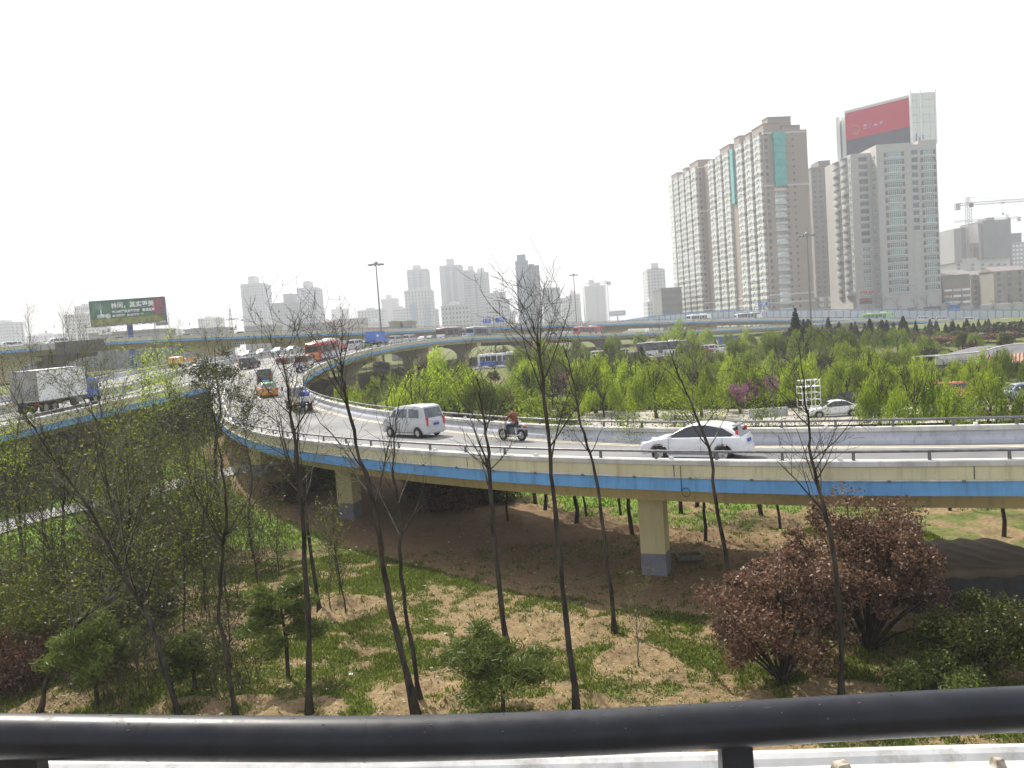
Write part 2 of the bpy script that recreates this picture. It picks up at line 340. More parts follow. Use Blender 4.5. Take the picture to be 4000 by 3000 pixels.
# hanging cable loop and drain pipe on the outer face
k = int(np.argmin(abs(tt-2.35))); oo = outs_of(Lp, 1)[k]; b0 = Lp[k]+np.r_[oo*.56, 0]
tv = np.array([-oo[1], oo[0], 0]); lp = [b0+[0, 0, .5], b0+[0, 0, -.4]]+[b0+tv*(.16-.16*math.cos(a))+np.array([0, 0, -.45-.16*math.sin(a)]) for a in np.linspace(0, 2*PI, 12)]
obj('hanging_cable', MB().tube(lp, .012, 5), M['dark'], ramp)

# ---- the straight carriageway on the left that the ramp joins
TRt = np.r_[np.linspace(0, 1, 40)]
trR = [(-37.5, 30), (-35.8, 55), (-34.2, 70), (-34.3, 84), (-35.3, 98)]
a_ = hermite([0, 1, 2, 3, 4], trR, np.linspace(0, 4, 60)); a_ = np.c_[a_, deckz(a_[:, 1])]
a_[:, 2] = CAMZ+np.interp(a_[:, 1], [0, 56, 70, 84, 98], [-4.9, -4.55, -3.95, -3.7, -3.72])
n0 = len(a_); b_ = Lp[gore:]+0
TR = np.r_[a_[:-1], b_]; TR[:, 2] = np.r_[a_[:-1, 2], b_[:, 2]]
oT = outs_of(TR, 1); TL = TR.copy(); TL[:, :2] += oT*22.0; TM = TR.copy(); TM[:, :2] += oT*11.0
cut = n0+112
TR, TL, TM, oT = TR[:cut], TL[:cut], TM[:cut], oT[:cut]
road = thing('main_carriageway', 'wide elevated road with the white box truck and a median rail', 'overpass')
deck(road, TL, TR, 2.4, 1.4)
edge(road, TR, -1, 0, n0-1); edge(road, TL, 1, 0, cut, post_step=3.0)
md = MB().sweep(TM, oT, [(-.25, 0), (-.12, .35), (-.1, .8), (.1, .8), (.12, .35), (.25, 0)]); obj('median_barrier', md, M['concrete'], road)
rl = obj('median_rail', MB().tube([(p[0], p[1], p[2]+1.08) for p in TM], .05, 6), M['rail_metal'], road)
me = MB().box((0, 0, .14), (.09, .07, .28)).mesh('post', M['rail_metal'])
for r in resample(TM, 2.6): put('post', me, rl, (r[0], r[1], r[2]+.8))
for off, mt in ((.5, 'yellow_line'), (10.2, 'yellow_line'), (11.9, 'yellow_line'), (21.4, 'white_line')):
    A = TR.copy(); B = TR.copy(); A[:, :2] += oT*off; B[:, :2] += oT*(off+.16); mm = MB(); strip(mm, A, B, .004); obj('edge_line', mm, M[mt], road)
for off in (5.4, 16.5):
    A = TR.copy(); A[:, :2] += oT*off; q = resample(np.c_[A, oT], 1.0); dash = MB()
    for i in range(0, len(q)-5, 10):
        a1 = q[i:i+5, :3].copy(); a2 = a1.copy(); a2[:, :2] += q[i:i+5, 3:]*.16; strip(dash, a1, a2, .004)
    obj('lane_dash', dash, M['white_line'], road)
for y in (36, 62, 88):
    i = int(np.argmin(abs(TM[:, 1]-y))); hammer_pier(road, TM[i, :2], math.atan2(oT[i, 1], oT[i, 0]), float(gz0(*TM[i, :2]))-1, TM[i, 2]-1.35, 16, 3.4, 1.8, M['cream_dull'], 2.2)

# ---- the high overpass across the whole back
OP = [(-700, 1392, 150), (-300, 1368, 160), (0, 1349, 170), (500, 1313, 188), (1000, 1294, 205), (1500, 1281, 240), (2000, 1264, 270), (2700, 1245, 310), (3000, 1239, 322), (3500, 1242, 306), (4000, 1252, 292), (4500, 1266, 282)]
opR = np.array([P(a, b, c) for a, b, c in OP]); opR[:, 2] -= .98*1.25
s_ = np.linspace(0, len(OP)-1, 150); OR = hermite(np.arange(len(OP)), opR, s_)[::-1].copy()      # travel right to left: near side on the left hand
oO = outs_of(OR, 1); OLx = OR.copy(); OLx[:, :2] -= oO*14.0
high = thing('high_overpass', 'long high overpass crossing behind everything with a pale blue stripe', 'overpass')
deck(high, OR, OLx, 2.6, 1.7)
edge(high, OR, 1, 0, 150, post_step=2.4, scale=1.25, knobs=False, seam=False); edge(high, OLx, -1, 0, 150, scale=1.25, posts=False, knobs=False, seam=False)
M['dark_mesh'] = mat('dark_mesh', (.075, .07, .062), .9, var=.25, scale=.8)
for px, m, wt, ar, kk in ((40, 'cream_dull', 15, 4.2, 0), (292, 'dark_mesh', 12.5, 3.4, 1), (880, 'cream_dull', 14, 4.2, 0), (1230, 'cream_dull', 12, 3.0, 0), (1700, 'cream_dull', 12, 3, 0), (2080, 'cream_dull', 12, 2.5, 0), (2450, 'cream_dull', 12, 2.2, 0), (2800, 'cream_dull', 11, 1.6, 0), (3100, 'cream_dull', 11, 1.6, 0)):
    d = np.interp(px, [a for a, b, c in OP], [c for a, b, c in OP]); i = int(np.argmin(abs(OR[:, 0]/OR[:, 1]-(px-2000)/F)))
    c = OR[i, :2]-oO[i]*7; tx = np.array([-oO[i, 1], oO[i, 0]])
    hammer_pier(high, c, math.atan2(tx[1], tx[0]), float(gz0(*c))-1, OR[i, 2]-1.72, wt, 3.2, 5.0, M[m], ar, -3.6 if kk else 0.0)
# dark building-net wrapped round one bay of the parapet
i = int(np.argmin(abs(OR[:, 0]/OR[:, 1]-(300-2000)/F))); seg = slice(i-3, i+3)
obj('wrapped_net', MB().sweep(OR[seg], oO[seg], [(.78, -1.75), (.78, .95), (.84, .95), (.84, -1.75)]), M['dark_mesh'], high)
obj('wrapped_net', MB().sweep(OR[i+2:i+5], oO[i+2:i+5], [(.76, -.55), (.76, .6), (.82, .6), (.82, -.55)]), M['concrete'], high)

# ---- see-through noise barrier along its far side
M['barrier_pane'] = mat('barrier_pane', (.46, .52, .56), .25, var=.12, scale=.2, spec=.6)
M['barrier_blue'] = mat('barrier_blue', (.12, .27, .5), .5, var=.06)
nb = thing('noise_barrier', 'long grey noise barrier with blue top rail beside the far buses', 'barrier')
pts = []
for px, py in ((2330, 1264), (2420, 1256), (2500, 1243), (2600, 1229), (2700, 1220), (2850, 1213), (3000, 1210), (3250, 1209), (3500, 1209), (3800, 1209), (4000, 1210), (4300, 1214)):
    i = int(np.argmin(abs(OLx[:, 0]/OLx[:, 1]-(px-2000)/F))); d = OLx[i, 1]-.9; p = P(px, py, d); pts.append((p.x, d, p.z, OLx[i, 2]))
pts = resample(np.array(pts), 2.7)
pane = MB().box((.5, 0, .5), (.94, .06, .86)).mesh('pane', M['barrier_pane'])
for a, b in zip(pts[:-1], pts[1:]):
    zb = a[3]+.7; h = max(.25, (a[2]+b[2])/2-zb-.22); L = math.hypot(b[0]-a[0], b[1]-a[1])
    o = put('pane', pane, nb, (a[0], a[1], zb), math.atan2(b[1]-a[1], b[0]-a[0])); o.scale = (L, 1, h)
obj('top_rail', MB().tube([(p[0], p[1], max(p[2], p[3]+1.2)) for p in pts], .22, 6), M['barrier_blue'], nb)
obj('base_rail', MB().tube([(p[0], p[1], p[3]+.62) for p in pts], .18, 6), M['barrier_blue'], nb)
pm = MB().box((0, 0, .5), (.16, .2, 1)).mesh('post', M['steel_grey'])
for p in pts: o = put('post', pm, nb, (p[0], p[1]-.12, p[3]+.5)); o.scale.z = max(.4, p[2]-p[3]-.5)

# ---- the bridge we stand on: thick tube rail and white parapet in front
own = thing('own_bridge', 'near bridge edge with a thick dark tube rail over a white parapet', 'bridge')
tb = [(-900, 2872), (-400, 2873), (0, 2876), (500, 2882), (1000, 2886), (1500, 2885), (2000, 2873), (2500, 2851), (3000, 2822), (3500, 2793), (4000, 2768), (4500, 2748), (4900, 2736)]
T = np.array([P(a, b, 2.07) for a, b in tb]); T = hermite(np.arange(len(tb)), T, np.linspace(0, len(tb)-1, 80))
gr = obj('tube_rail', MB().tube(T, .0555, 28), M['rail_dark'], own, smooth=True)
M['dust'] = mat('dust', (.10, .095, .09), .9, var=.3, scale=40)
for px in (560, 1395, 2210, 3360):                           # sleeve joints and dust specks on the tube
    i = int(np.argmin(abs(T[:, 0]-P(px, 2870, 2.07).x))); dx = (T[i+1]-T[i-1])/np.linalg.norm(T[i+1]-T[i-1])
    obj('weld_seam', MB().tube([T[i]-dx*.004, T[i]+dx*.004], .0562, 28, False), M['rail_dark'], own, smooth=True)
spk = MB(); rs_ = random.Random(9)
for k in range(90):
    i = rs_.randrange(18, 62); a = rs_.gauss(1.35, .5); q = T[i]+(T[i+1]-T[i])*rs_.random(); s_ = rs_.uniform(.0006, .002); c = (q[0], q[1]-.0556*math.cos(a), q[2]+.0556*math.sin(a)); spk.box(c, (s_*rs_.uniform(1, 4), s_, s_))
obj('dust_specks', spk, M['dust'], own, kind='stuff')
eg = [(-900, 3022), (0, 3004), (500, 3001), (1000, 2999), (1500, 2994), (2000, 2984), (2500, 2973), (3000, 2961), (3500, 2946), (4000, 2934), (4900, 2914)]
E = np.array([P(a, b, 2.42) for a, b in eg]); E = hermite(np.arange(len(eg)), E, np.linspace(0, len(eg)-1, 70)); E[:, 2] = E[:, 2].mean()*.0+E[:, 2]
oE = outs_of(E, 1)
M['chipped_white'] = mat('chipped_white', (.50, .50, .49), .7, var=.12, scale=7, rgb2=(.60, .595, .58), detail=10)
streak(M['chipped_white'], .7, (9, 9, 9), (.45, .40, .34))
obj('parapet_cap', MB().sweep(E, oE, [(0, -.02), (.012, 0), (.012, .018), (-.02, .025), (-.035, .016), (-.05, .0), (-.46, .0), (-.46, -.2), (0, -.2)]), M['chipped_white'], own)
obj('edge_strip', MB().sweep(E, oE, [(.0125, -.004), (.0125, .012), (.02, .012), (.02, -.004)]), M['dark'], own)
obj('parapet_wall', MB().sweep(E, oE, [(-.42, -.2), (-.42, -.85), (-.02, -.85), (-.02, -.2)]), M['concrete'], own)
dk = MB(); Ein = E.copy(); Ein[:, :2] -= oE*.43; Efar = E.copy(); Efar[:, :2] -= oE*9; Ein[:, 2] -= .82; Efar[:, 2] -= .82
obj('road_surface', MB().sweep(E, oE, [(-.43, -.82), (-9, -.82), (-9, -1.6), (-.03, -1.6), (-.03, -.86), (-.43, -.86)]), M['asphalt'], own)
for px, wd in ((95, .17), (2850, .135)):
    i = int(np.argmin(abs(T[:, 0]-P(px, 2960, 2.07).x))); t = T[i]; dx = T[i+1]-T[i-1]; zb = E[:, 2][int(np.argmin(abs(E[:, 0]-t[0])))]
    obj('rail_post', MB().box((t[0], t[1]+.02, (t[2]-.03+zb)/2), (wd*.62, .05, t[2]-.03-zb+.02), math.atan2(dx[1], dx[0]), .95), M['rail_dark'], own)
M['rust'] = mat('rust', (.14, .10, .07), .9, var=.3, scale=30, rgb2=(.5, .45, .38))
for px, py, w1, w2 in ((3275, 2962, .05, .04), (1555, 2990, .055, .05), (3880, 2945, .035, .03)):
    p = P(px, py, 2.36); zb = E[:, 2][int(np.argmin(abs(E[:, 0]-p.x)))]
    b = obj('lifting_bracket', MB().box((p.x, p.y-.02, zb+.012), (w1, w2, .024), .2, .7), M['white_paint'] if px < 2000 else M['rust'], own)
# ================================================================ the ground
FT = [  # foreground trunks: picture positions from foot to tip, trunk radius
 ('first tall leafless trunk right of the thicket, in front of the small flatbed truck', [(1208, 2785), (1193, 2170), (1157, 1808), (1130, 1560), (1105, 1400)], .105, 7),
 ('leaning bare twin-stem tree whose top spreads in front of the red bus', [(1628, 2795), (1510, 2297), (1474, 2043), (1392, 1736), (1342, 1500), (1330, 1400)], .12, 9),
 ('crooked bare tree just right of the leaning one, ending at the silver minivan', [(1640, 2722), (1573, 2297), (1555, 1990), (1535, 1800), (1560, 1560)], .085, 6),
 ('thin bare tree with a stub at its foot, left of the motorcycle', [(1982, 2513), (1944, 2224), (1917, 1953), (1908, 1772), (1884, 1600), (1862, 1470)], .115, 8),
 ('tallest bare tree with a fan of twigs over the pale tower', [(2252, 2785), (2197, 2278), (2161, 1953), (2143, 1718), (2116, 1447), (2100, 1340), (2075, 1250)], .105, 12),
 ('bare tree bending left behind the tall fan-topped one', [(2400, 2468), (2360, 2080), (2315, 1808), (2270, 1664), (2246, 1520), (2205, 1370)], .09, 8),
 ('dark forked bare tree in front of the white hatchback', [(2890, 2440), (2833, 2152), (2794, 1953), (2776, 1772), (2712, 1609), (2655, 1470), (2625, 1395)], .1, 6),
 ('bushy-topped bare tree rising out of the purple shrubs', [(3290, 2735), (3282, 2441), (3255, 2170), (3219, 1989), (3174, 1808), (3155, 1627), (3130, 1440)], .11, 9),
 ('thin dark tree with low boughs left of the first tall trunk', [(922, 2790), (859, 2423), (868, 2170), (886, 1989), (860, 1800), (830, 1560)], .085, 8),
 ('leaning tree at the lower left sweeping up over the truck road', [(705, 2795), (633, 2586), (590, 2440), (470, 2220), (330, 1960), (208, 1790), (60, 1560)], .10, 11),
 ('slim trunk standing on the lawn edge at far left', [(92, 2200), (77, 2033), (68, 1940), (60, 1760), (90, 1560)], .11, 8),
 ('second slim trunk on the lawn', [(256, 2260), (246, 2055), (250, 1900), (230, 1700)], .12, 7),
 ('dark upright trunk between lawn and thicket', [(372, 2260), (348, 2010), (360, 1900), (400, 1700), (380, 1500)], .12, 9),
 ('bare tree at the bottom left corner bending out of the frame', [(150, 2780), (215, 2560), (300, 2440), (420, 2330), (560, 2150)], .09, 8),
 ('bare tree with crossing boughs in front of the green lawn', [(640, 2560), (560, 2300), (480, 2100), (420, 1900), (390, 1700), (330, 1560)], .085, 9),
 ('second stem close behind the first tall leafless trunk', [(1250, 2385), (1210, 2130), (1185, 1930), (1160, 1740), (1185, 1500)], .10, 6),
 ('slender grey tree right of the evergreen by the ramp tip', [(990, 2170), (972, 2020), (985, 1860), (960, 1700), (1000, 1500)], .09, 8)]
FTB = []
for lab, path, r, nb_ in FT:
    p = G(*path[0]); FTB.append((p.x, p.y))
SAPL = []   # young trees under and behind the ramp: feet in picture positions, height, radius, dark trunks
for px, py in ((2092, 1960), (2128, 1985), (2250, 2040), (2470, 2080), (2425, 2010), (2660, 2000), (2720, 1985), (2755, 2105), (2975, 2015), (3048, 2058), (3180, 2035), (3710, 1990), (3920, 2085), (1985, 2030), (2290, 2015)):
    SAPL.append(G(px, py))
EXTRA = [G(a, b) for a, b in ((1225, 2375), (1350, 2375), (1370, 2380), (1105, 2300), (780, 2160), (2495, 2590), (2160, 2480), (830, 2440))]
BAS = np.array(FTB+[(p.x, p.y) for p in SAPL]+[(p.x, p.y) for p in EXTRA])
rc = (Lp[:, :2]+Rp[:, :2])/2; rc = rc[:130:3]
def ramp_dist(x, y):
    x = np.asarray(x, float); y = np.asarray(y, float); d = np.full(x.shape, 1e9)
    for c in rc: d = np.minimum(d, np.hypot(x-c[0], y-c[1]))
    return d
def bumps(x, y):
    x = np.asarray(x, float); y = np.asarray(y, float)
    near = sstep(95, 60, y)*sstep(70, 45, abs(x))
    z = (fbm(x*.35, y*.35, 3)-.5)*.34*near+(fbm(x*1.3, y*1.3, 9, 3)-.5)*.15*near
    rd = ramp_dist(x, y); z = z*(.35+.65*sstep(4.0, 7, rd))
    for k, (bx, by) in enumerate(BAS):
        d = np.hypot(x-bx, (y-by)); r0 = .8+.35*((k*37) % 10)/10
        ring = np.exp(-((d-r0)/.17)**2)*.13*(0.6+.8*vnoise(x*1.1, y*1.1, k)); z = z+ring*near-.08*near*np.exp(-(d/r0/.8)**4)
    return z
def gz(x, y): return gz0(x, y)+bumps(x, y)
def axis(segs):
    a = []
    for lo, hi, st in segs: a += list(np.arange(lo, hi, st))
    return np.array(a)
gx = axis([(-2500, -400, 150), (-400, -120, 20), (-120, -60, 3), (-60, -30, .9), (-30, 22, .22), (22, 50, .8), (50, 120, 4), (120, 400, 20), (400, 2501, 150)])
gy = axis([(-300, -40, 40), (-40, 10, 5), (10, 48, .22), (48, 75, .5), (75, 130, 1.5), (130, 330, 5), (330, 600, 20), (600, 3001, 150)])
X, Y = np.meshgrid(gx, gy); Xf, Yf = X.ravel(), Y.ravel()
Zf = gz(Xf, Yf); nx, ny = len(gx), len(gy)
me = bpy.data.meshes.new('ground'); nv = nx*ny
ii, jj = np.meshgrid(np.arange(nx-1), np.arange(ny-1)); a = (jj*nx+ii).ravel(); quads = np.stack([a, a+1, a+nx+1, a+nx], 1)
me.vertices.add(nv); me.vertices.foreach_set('co', np.stack([Xf, Yf, Zf], 1).ravel())
me.loops.add(quads.size); me.polygons.add(len(quads)); me.loops.foreach_set('vertex_index', quads.ravel())
me.polygons.foreach_set('loop_start', np.arange(0, quads.size, 4)); me.polygons.foreach_set('loop_total', np.full(len(quads), 4)); me.update(); me.validate()
me.polygons.foreach_set('use_smooth', [True]*len(quads))
def grass_amount(x, y):
    rd = ramp_dist(x, y)
    g = fbm(x*.20, y*.20, 41)*.55+fbm(x*1.3, y*1.3, 5)*.85-.72
    g = g*2.6+.50
    g = g+.95*sstep(37, 43, y)*sstep(5.2, 6.6, rd)*sstep(110, 70, y)                    # lusher behind the ramp
    g = g+.75*sstep(72, 92, y)
    lawn = sstep(-19, -23, x)*sstep(36, 41, y)*sstep(62, 55, y); g = g+lawn*2
    g = g-1.6*sstep(5.6, 4.4, rd+.9*(fbm(x*.5, y*.5, 77)-.5))
    for k, (bx, by) in enumerate(BAS):
        d = np.hypot(x-bx, y-by); r0 = .8+.35*((k*37) % 10)/10; g = g-1.0*np.exp(-((d-r0)/.22)**2)-.35*(d < r0)
    return np.clip(g, 0, 1)
GA = grass_amount(Xf, Yf)
at = me.attributes.new('grass', 'FLOAT', 'POINT'); at.data.foreach_set('value', GA)
sh = sstep(6.2, 4.6, ramp_dist(Xf, Yf)+1.2*(fbm(Xf*.4, Yf*.4, 8)-.5)); at = me.attributes.new('bare', 'FLOAT', 'POINT'); at.data.foreach_set('value', sh)
lawn = sstep(-19, -23, Xf)*sstep(36, 41, Yf)*sstep(62, 55, Yf); lawn = np.maximum(lawn, .75*sstep(38, 44, Yf)*sstep(75, 62, Yf)); at = me.attributes.new('lush', 'FLOAT', 'POINT'); at.data.foreach_set('value', lawn)
gm = bpy.data.materials.new('earth_and_grass'); gm.use_nodes = True; t = gm.node_tree; b = t.nodes['Principled BSDF']; b.inputs['Roughness'].default_value = .95; b.inputs['Specular IOR Level'].default_value = .15
def N(tp, **kw):
    n = t.nodes.new(tp)
    for k, v in kw.items(): setattr(n, k, v)
    return n
Lk = t.links.new
tc = N('ShaderNodeTexCoord')
def noise(sc, det=6, rough=.6):
    n = N('ShaderNodeTexNoise'); n.inputs['Scale'].default_value = sc; n.inputs['Detail'].default_value = det; n.inputs['Roughness'].default_value = rough; Lk(tc.outputs['Object'], n.inputs['Vector']); return n.outputs[0]
def ramp_(sock, stops):
    r = N('ShaderNodeValToRGB'); e = r.color_ramp.elements
    while len(e) < len(stops): e.new(.5)
    for k, (p, c) in enumerate(stops): e[k].position = p; e[k].color = (*c, 1)
    Lk(sock, r.inputs[0]); return r.outputs[0]
def mixc(f, a, c):
    n = N('ShaderNodeMix', data_type='RGBA'); 
    if isinstance(f, float): n.inputs[0].default_value = f
    else: Lk(f, n.inputs[0])
    Lk(a, n.inputs[6]); Lk(c, n.inputs[7]); return n.outputs[2]
def math_(op, a, c):
    n = N('ShaderNodeMath', operation=op)
    for k, v in enumerate((a, c)):
        if isinstance(v, (int, float)): n.inputs[k].default_value = v
        else: Lk(v, n.inputs[k])
    return n.outputs[0]
def attr(nm): n = N('ShaderNodeAttribute', attribute_name=nm); return n.outputs['Fac']
soil = mixc(.6, ramp_(noise(.5), [(.3, (.15, .100, .050)), (.7, (.265, .195, .105))]), ramp_(noise(6, 10, .8), [(.30, (.055, .037, .019)), (.5, (.20, .142, .074)), (.70, (.42, .335, .185))]))
bare = mixc(.5, ramp_(noise(.4), [(.3, (.14, .09, .048)), (.7, (.215, .145, .08))]), ramp_(noise(5, 8, .7), [(.3, (.12, .075, .042)), (.7, (.25, .17, .10))]))
gr1 = ramp_(noise(3.0, 8, .7), [(.28, (.045, .06, .014)), (.5, (.095, .115, .028)), (.72, (.19, .18, .065))])
gr2 = ramp_(noise(2.2, 8, .7), [(.28, (.07, .15, .012)), (.7, (.17, .28, .035))])
grs = mixc(attr('lush'), gr1, gr2)
fac = math_('ADD', attr('grass'), math_('MULTIPLY', math_('SUBTRACT', noise(4.5, 8, .75), .5), 1.5))
fr = N('ShaderNodeMapRange'); fr.inputs['From Min'].default_value = .22; fr.inputs['From Max'].default_value = .85; Lk(fac, fr.inputs[0])
col = mixc(fr.outputs[0], mixc(attr('bare'), soil, bare), grs)
Lk(col, b.inputs['Base Color'])
bp = N('ShaderNodeBump'); bp.inputs['Strength'].default_value = .9; bp.inputs['Distance'].default_value = .06; Lk(noise(7, 8, .75), bp.inputs['Height']); Lk(bp.outputs[0], b.inputs['Normal'])
me.materials.append(gm)
put('ground', me, kind='structure')
# ---- paths and ground-level roads
def ground_strip(name, px_pts, width, m, lift=.03, step=3.0, z_extra=0):
    p = np.array([[*G(a, b)] for a, b in px_pts]); k = np.arange(len(p)); p = hermite(k, p, np.linspace(0, len(p)-1, 12*len(p)))
    p = resample(p, step); o = outs_of(p, 1); A = p.copy(); B = p.copy()
    rows = [p[:, :2]+o*width*(f-.5) for f in np.linspace(0, 1, 7)]
    zz = np.max([gz(r[:, 0], r[:, 1]) for r in rows], 0)+lift
    mb = MB(); n = len(p); vs = []
    for r in rows: vs += [(x, y, z) for (x, y), z in zip(r, zz)]
    mb.add(vs, [(j*n+i, j*n+i+1, (j+1)*n+i+1, (j+1)*n+i) for j in range(6) for i in range(n-1)])
    obj(name, mb, m, kind='structure'); return p, o, zz
M['path_grey'] = mat('path_grey', (.26, .26, .26), .85, var=.12, scale=1.2, detail=8)
M['paving'] = mat('paving', (.33, .30, .26), .85, var=.12, scale=.6, detail=8)
ground_strip('path', [(-400, 2190), (0, 2062), (170, 2010), (450, 1955), (830, 1858), (1000, 1820), (1200, 1785)], 3.6, M['path_grey'])
ground_strip('pavement', [(2250, 1642), (2700, 1632), (3300, 1622), (4100, 1598), (4600, 1580)], 15, M['paving'], .04)
rdp, rdo, rdz = ground_strip('road', [(1400, 1462), (1700, 1446), (1950, 1431), (2300, 1410), (2600, 1388), (2850, 1373), (3300, 1346), (3900, 1300)], 15, M['asphalt'], .05)
ground_strip('footpath', [(1350, 1700), (1500, 1650), (1800, 1560), (2150, 1500), (2600, 1470)], 4.5, M['paving'], .04)
# ---- grass blades
def blades(n, x0, x1, y0, y1, h0, h1, thr):
    x = rng.uniform(x0, x1, n*3); y = rng.uniform(y0, y1, n*3); g = grass_amount(x, y)+(vnoise(x*4, y*4, 2)-.5)*.7
    vis = (abs(x) < y*.70+2)                                       # only the ground the picture can show
    k = np.where((g > thr+rng.uniform(-.32, .22, len(g))) & vis)[0][:n]; x, y = x[k], y[k]; n = len(k)
    z = gz(x, y); h = rng.uniform(h0, h1, n)*(.6+.8*vnoise(x*.8, y*.8, 13)); a = rng.uniform(0, 2*PI, n); wd = .012+.012*rng.random(n); wd = wd*(1+y/40)
    lx = rng.normal(0, .35, n)*h; ly = rng.normal(0, .35, n)*h
    p0 = np.stack([x-np.cos(a)*wd, y-np.sin(a)*wd, z-.02], 1); p1 = np.stack([x+np.cos(a)*wd, y+np.sin(a)*wd, z-.02], 1); p2 = np.stack([x+lx, y+ly, z+h], 1)
    return np.stack([p0, p1, p2], 1).reshape(-1, 3)
def tri_mesh(name, v, m, k=3):
    me = bpy.data.meshes.new(name); n = len(v)//k
    me.vertices.add(len(v)); me.vertices.foreach_set('co', np.ascontiguousarray(v, np.float32).ravel())
    me.loops.add(len(v)); me.loops.foreach_set('vertex_index', np.arange(len(v))); me.polygons.add(n)
    me.polygons.foreach_set('loop_start', np.arange(0, len(v), k)); me.polygons.foreach_set('loop_total', np.full(n, k)); me.update()
    if m: me.materials.append(m)
    return me
M['grass'] = leafmat('grass', (.042, .072, .008), (.165, .205, .026), .5, c2=(.34, .30, .13))
M['litter'] = leafmat('litter', (.20, .13, .07), (.50, .40, .26), .1)
v = np.concatenate([blades(150000, -22, 18, 17, 38, .04, .13, .42), blades(60000, -34, 26, 38, 62, .06, .2, .5), blades(45000, -22, 18, 17, 38, .03, .08, .10)])
put('grass', tri_mesh('grass', v, M['grass']), kind='stuff')
n = 26000; x = rng.uniform(-20, 17, n); y = rng.uniform(17, 38, n); k = grass_amount(x, y) < .55; x, y = x[k], y[k]; n = len(x); z = gz(x, y)+.012
a = rng.uniform(0, 2*PI, n); s = rng.uniform(.015, .05, n)
v = np.stack([np.stack([x+np.cos(a+q)*s, y+np.sin(a+q)*s*.6, z+rng.uniform(0, .02, n)], 1) for q in (0, 2.1, 4.2)], 1).reshape(-1, 3)
put('leaf_litter', tri_mesh('leaf_litter', v, M['litter']), kind='stuff')

n = 900; x = rng.uniform(-18, 16, n); y = rng.uniform(17, 46, n); z = gz(x, y)+.02; a = rng.uniform(0, 2*PI, n); s = rng.uniform(.02, .07, n)*(rng.random(n)**2*1.2+.4)
v = np.stack([np.stack([x+np.cos(a+q)*s, y+np.sin(a+q)*s*.7, z+rng.uniform(0, .035, n)], 1) for q in (0, 1.6, 3.1, 4.7)], 1).reshape(-1, 3)
put('scraps', tri_mesh('scraps', v, leafmat('scraps', (.2, .19, .17), (.66, .65, .62), .1), 4), kind='stuff')
# ================================================================ buildings
def multi(name, items):
    v = []; f = []; mi = []; ms = []
    for mb, m in items:
        o = len(v); v += mb.v; f += [tuple(i+o for i in q) for q in mb.f]
        if m not in ms: ms.append(m)
        mi += [ms.index(m)]*len(mb.f)
    me = bpy.data.meshes.new(name); me.from_pydata(v, [], f)
    for m in ms: me.materials.append(m)
    me.polygons.foreach_set('material_index', mi)
    bm = bmesh.new(); bm.from_mesh(me); bmesh.ops.recalc_face_normals(bm, faces=bm.faces); bm.to_mesh(me); bm.free(); me.update()
    return me
M['brown_wall'] = mat('brown_wall', (.315, .265, .23), .85, var=.05, scale=.15, detail=8)
M['tan_wall'] = mat('tan_wall', (.52, .50, .46), .85, var=.06, scale=.12, detail=8)
M['bay_white'] = mat('bay_white', (.62, .60, .55), .8, var=.08, scale=.6)
M['bay_glass'] = mat('bay_glass', (.40, .45, .46), .2, var=.35, scale=.35, spec=.6)
M['glass_dark'] = mat('glass_dark', (.07, .09, .11), .15, var=.5, scale=.4, spec=.7)
M['glass_green'] = mat('glass_green', (.05, .33, .30), .12, var=.2, scale=.4, spec=.7)
M['white_wall'] = mat('white_wall', (.43, .42, .395), .85, var=.04, scale=.12, detail=8)
M['band_blue'] = mat('band_blue', (.42, .43, .48), .8, var=.05)
M['shutter'] = mat('shutter', (.15, .13, .125), .8, var=.1)
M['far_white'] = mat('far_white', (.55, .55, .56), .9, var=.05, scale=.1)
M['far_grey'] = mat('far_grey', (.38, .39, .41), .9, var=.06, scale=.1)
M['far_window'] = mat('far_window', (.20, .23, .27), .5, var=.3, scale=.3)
M['sign_red'] = mat('sign_red', (.40, .002, .035), .5, var=.05, scale=.1)
M['sign_dark'] = mat('sign_dark', (.05, .055, .075), .5, var=.25, scale=.25)
M['cladding'] = mat('cladding', (.66, .68, .65), .55, var=.04, scale=.1)

for k_ in ('bay_glass', 'glass_dark'): vary(M[k_], .55, 1.5)
# ---- the long residential slab
sl_ = thing('apartment_slab', 'long brown residential slab with white balcony stacks and green glass strips', 'apartment block', None, (118.5, 360.8, 3.0), math.atan2(.99, -.138))
FH = 2.95; NF = 30; HT = FH*NF
wl = MB(); wl.box((34.7, -10.2, HT/2), (69.4, 20.4, HT)); wl.box((93.5, -7.3, HT/2), (47, 20.4, HT))
for x0, x1, y0, y1, h in ((1.5, 13, -9, -.8, 3.4), (3, 9.5, -19, -10, 2.6), (3.5, 9, -15, -4, 6.6), (15, 20, -8, -.8, 3.0), (27, 33, -9, -1, 4.5), (38, 50, -9, -.8, 3.2), (72, 84, -6, 2.2, 3.2), (90, 95, -6, 2, 3), (104, 114, -6, 2, 3.2)):
    wl.box(((x0+x1)/2, (y0+y1)/2, HT+h/2), (x1-x0, y1-y0, h)); wl.box(((x0+x1)/2, (y0+y1)/2, HT+h+.12), (x1-x0+.5, y1-y0+.5, .25))
obj('wall', wl, M['brown_wall'], sl_)
cw = MB()
for z in (HT-1.0, HT-24, 16.2, 12.6): cw.box((34.7, -10.2, z), (69.7, 20.7, .7)); cw.box((93.5, -7.3, z), (47.3, 20.7, .7))
obj('cornice', cw, M['tan_wall'], sl_)
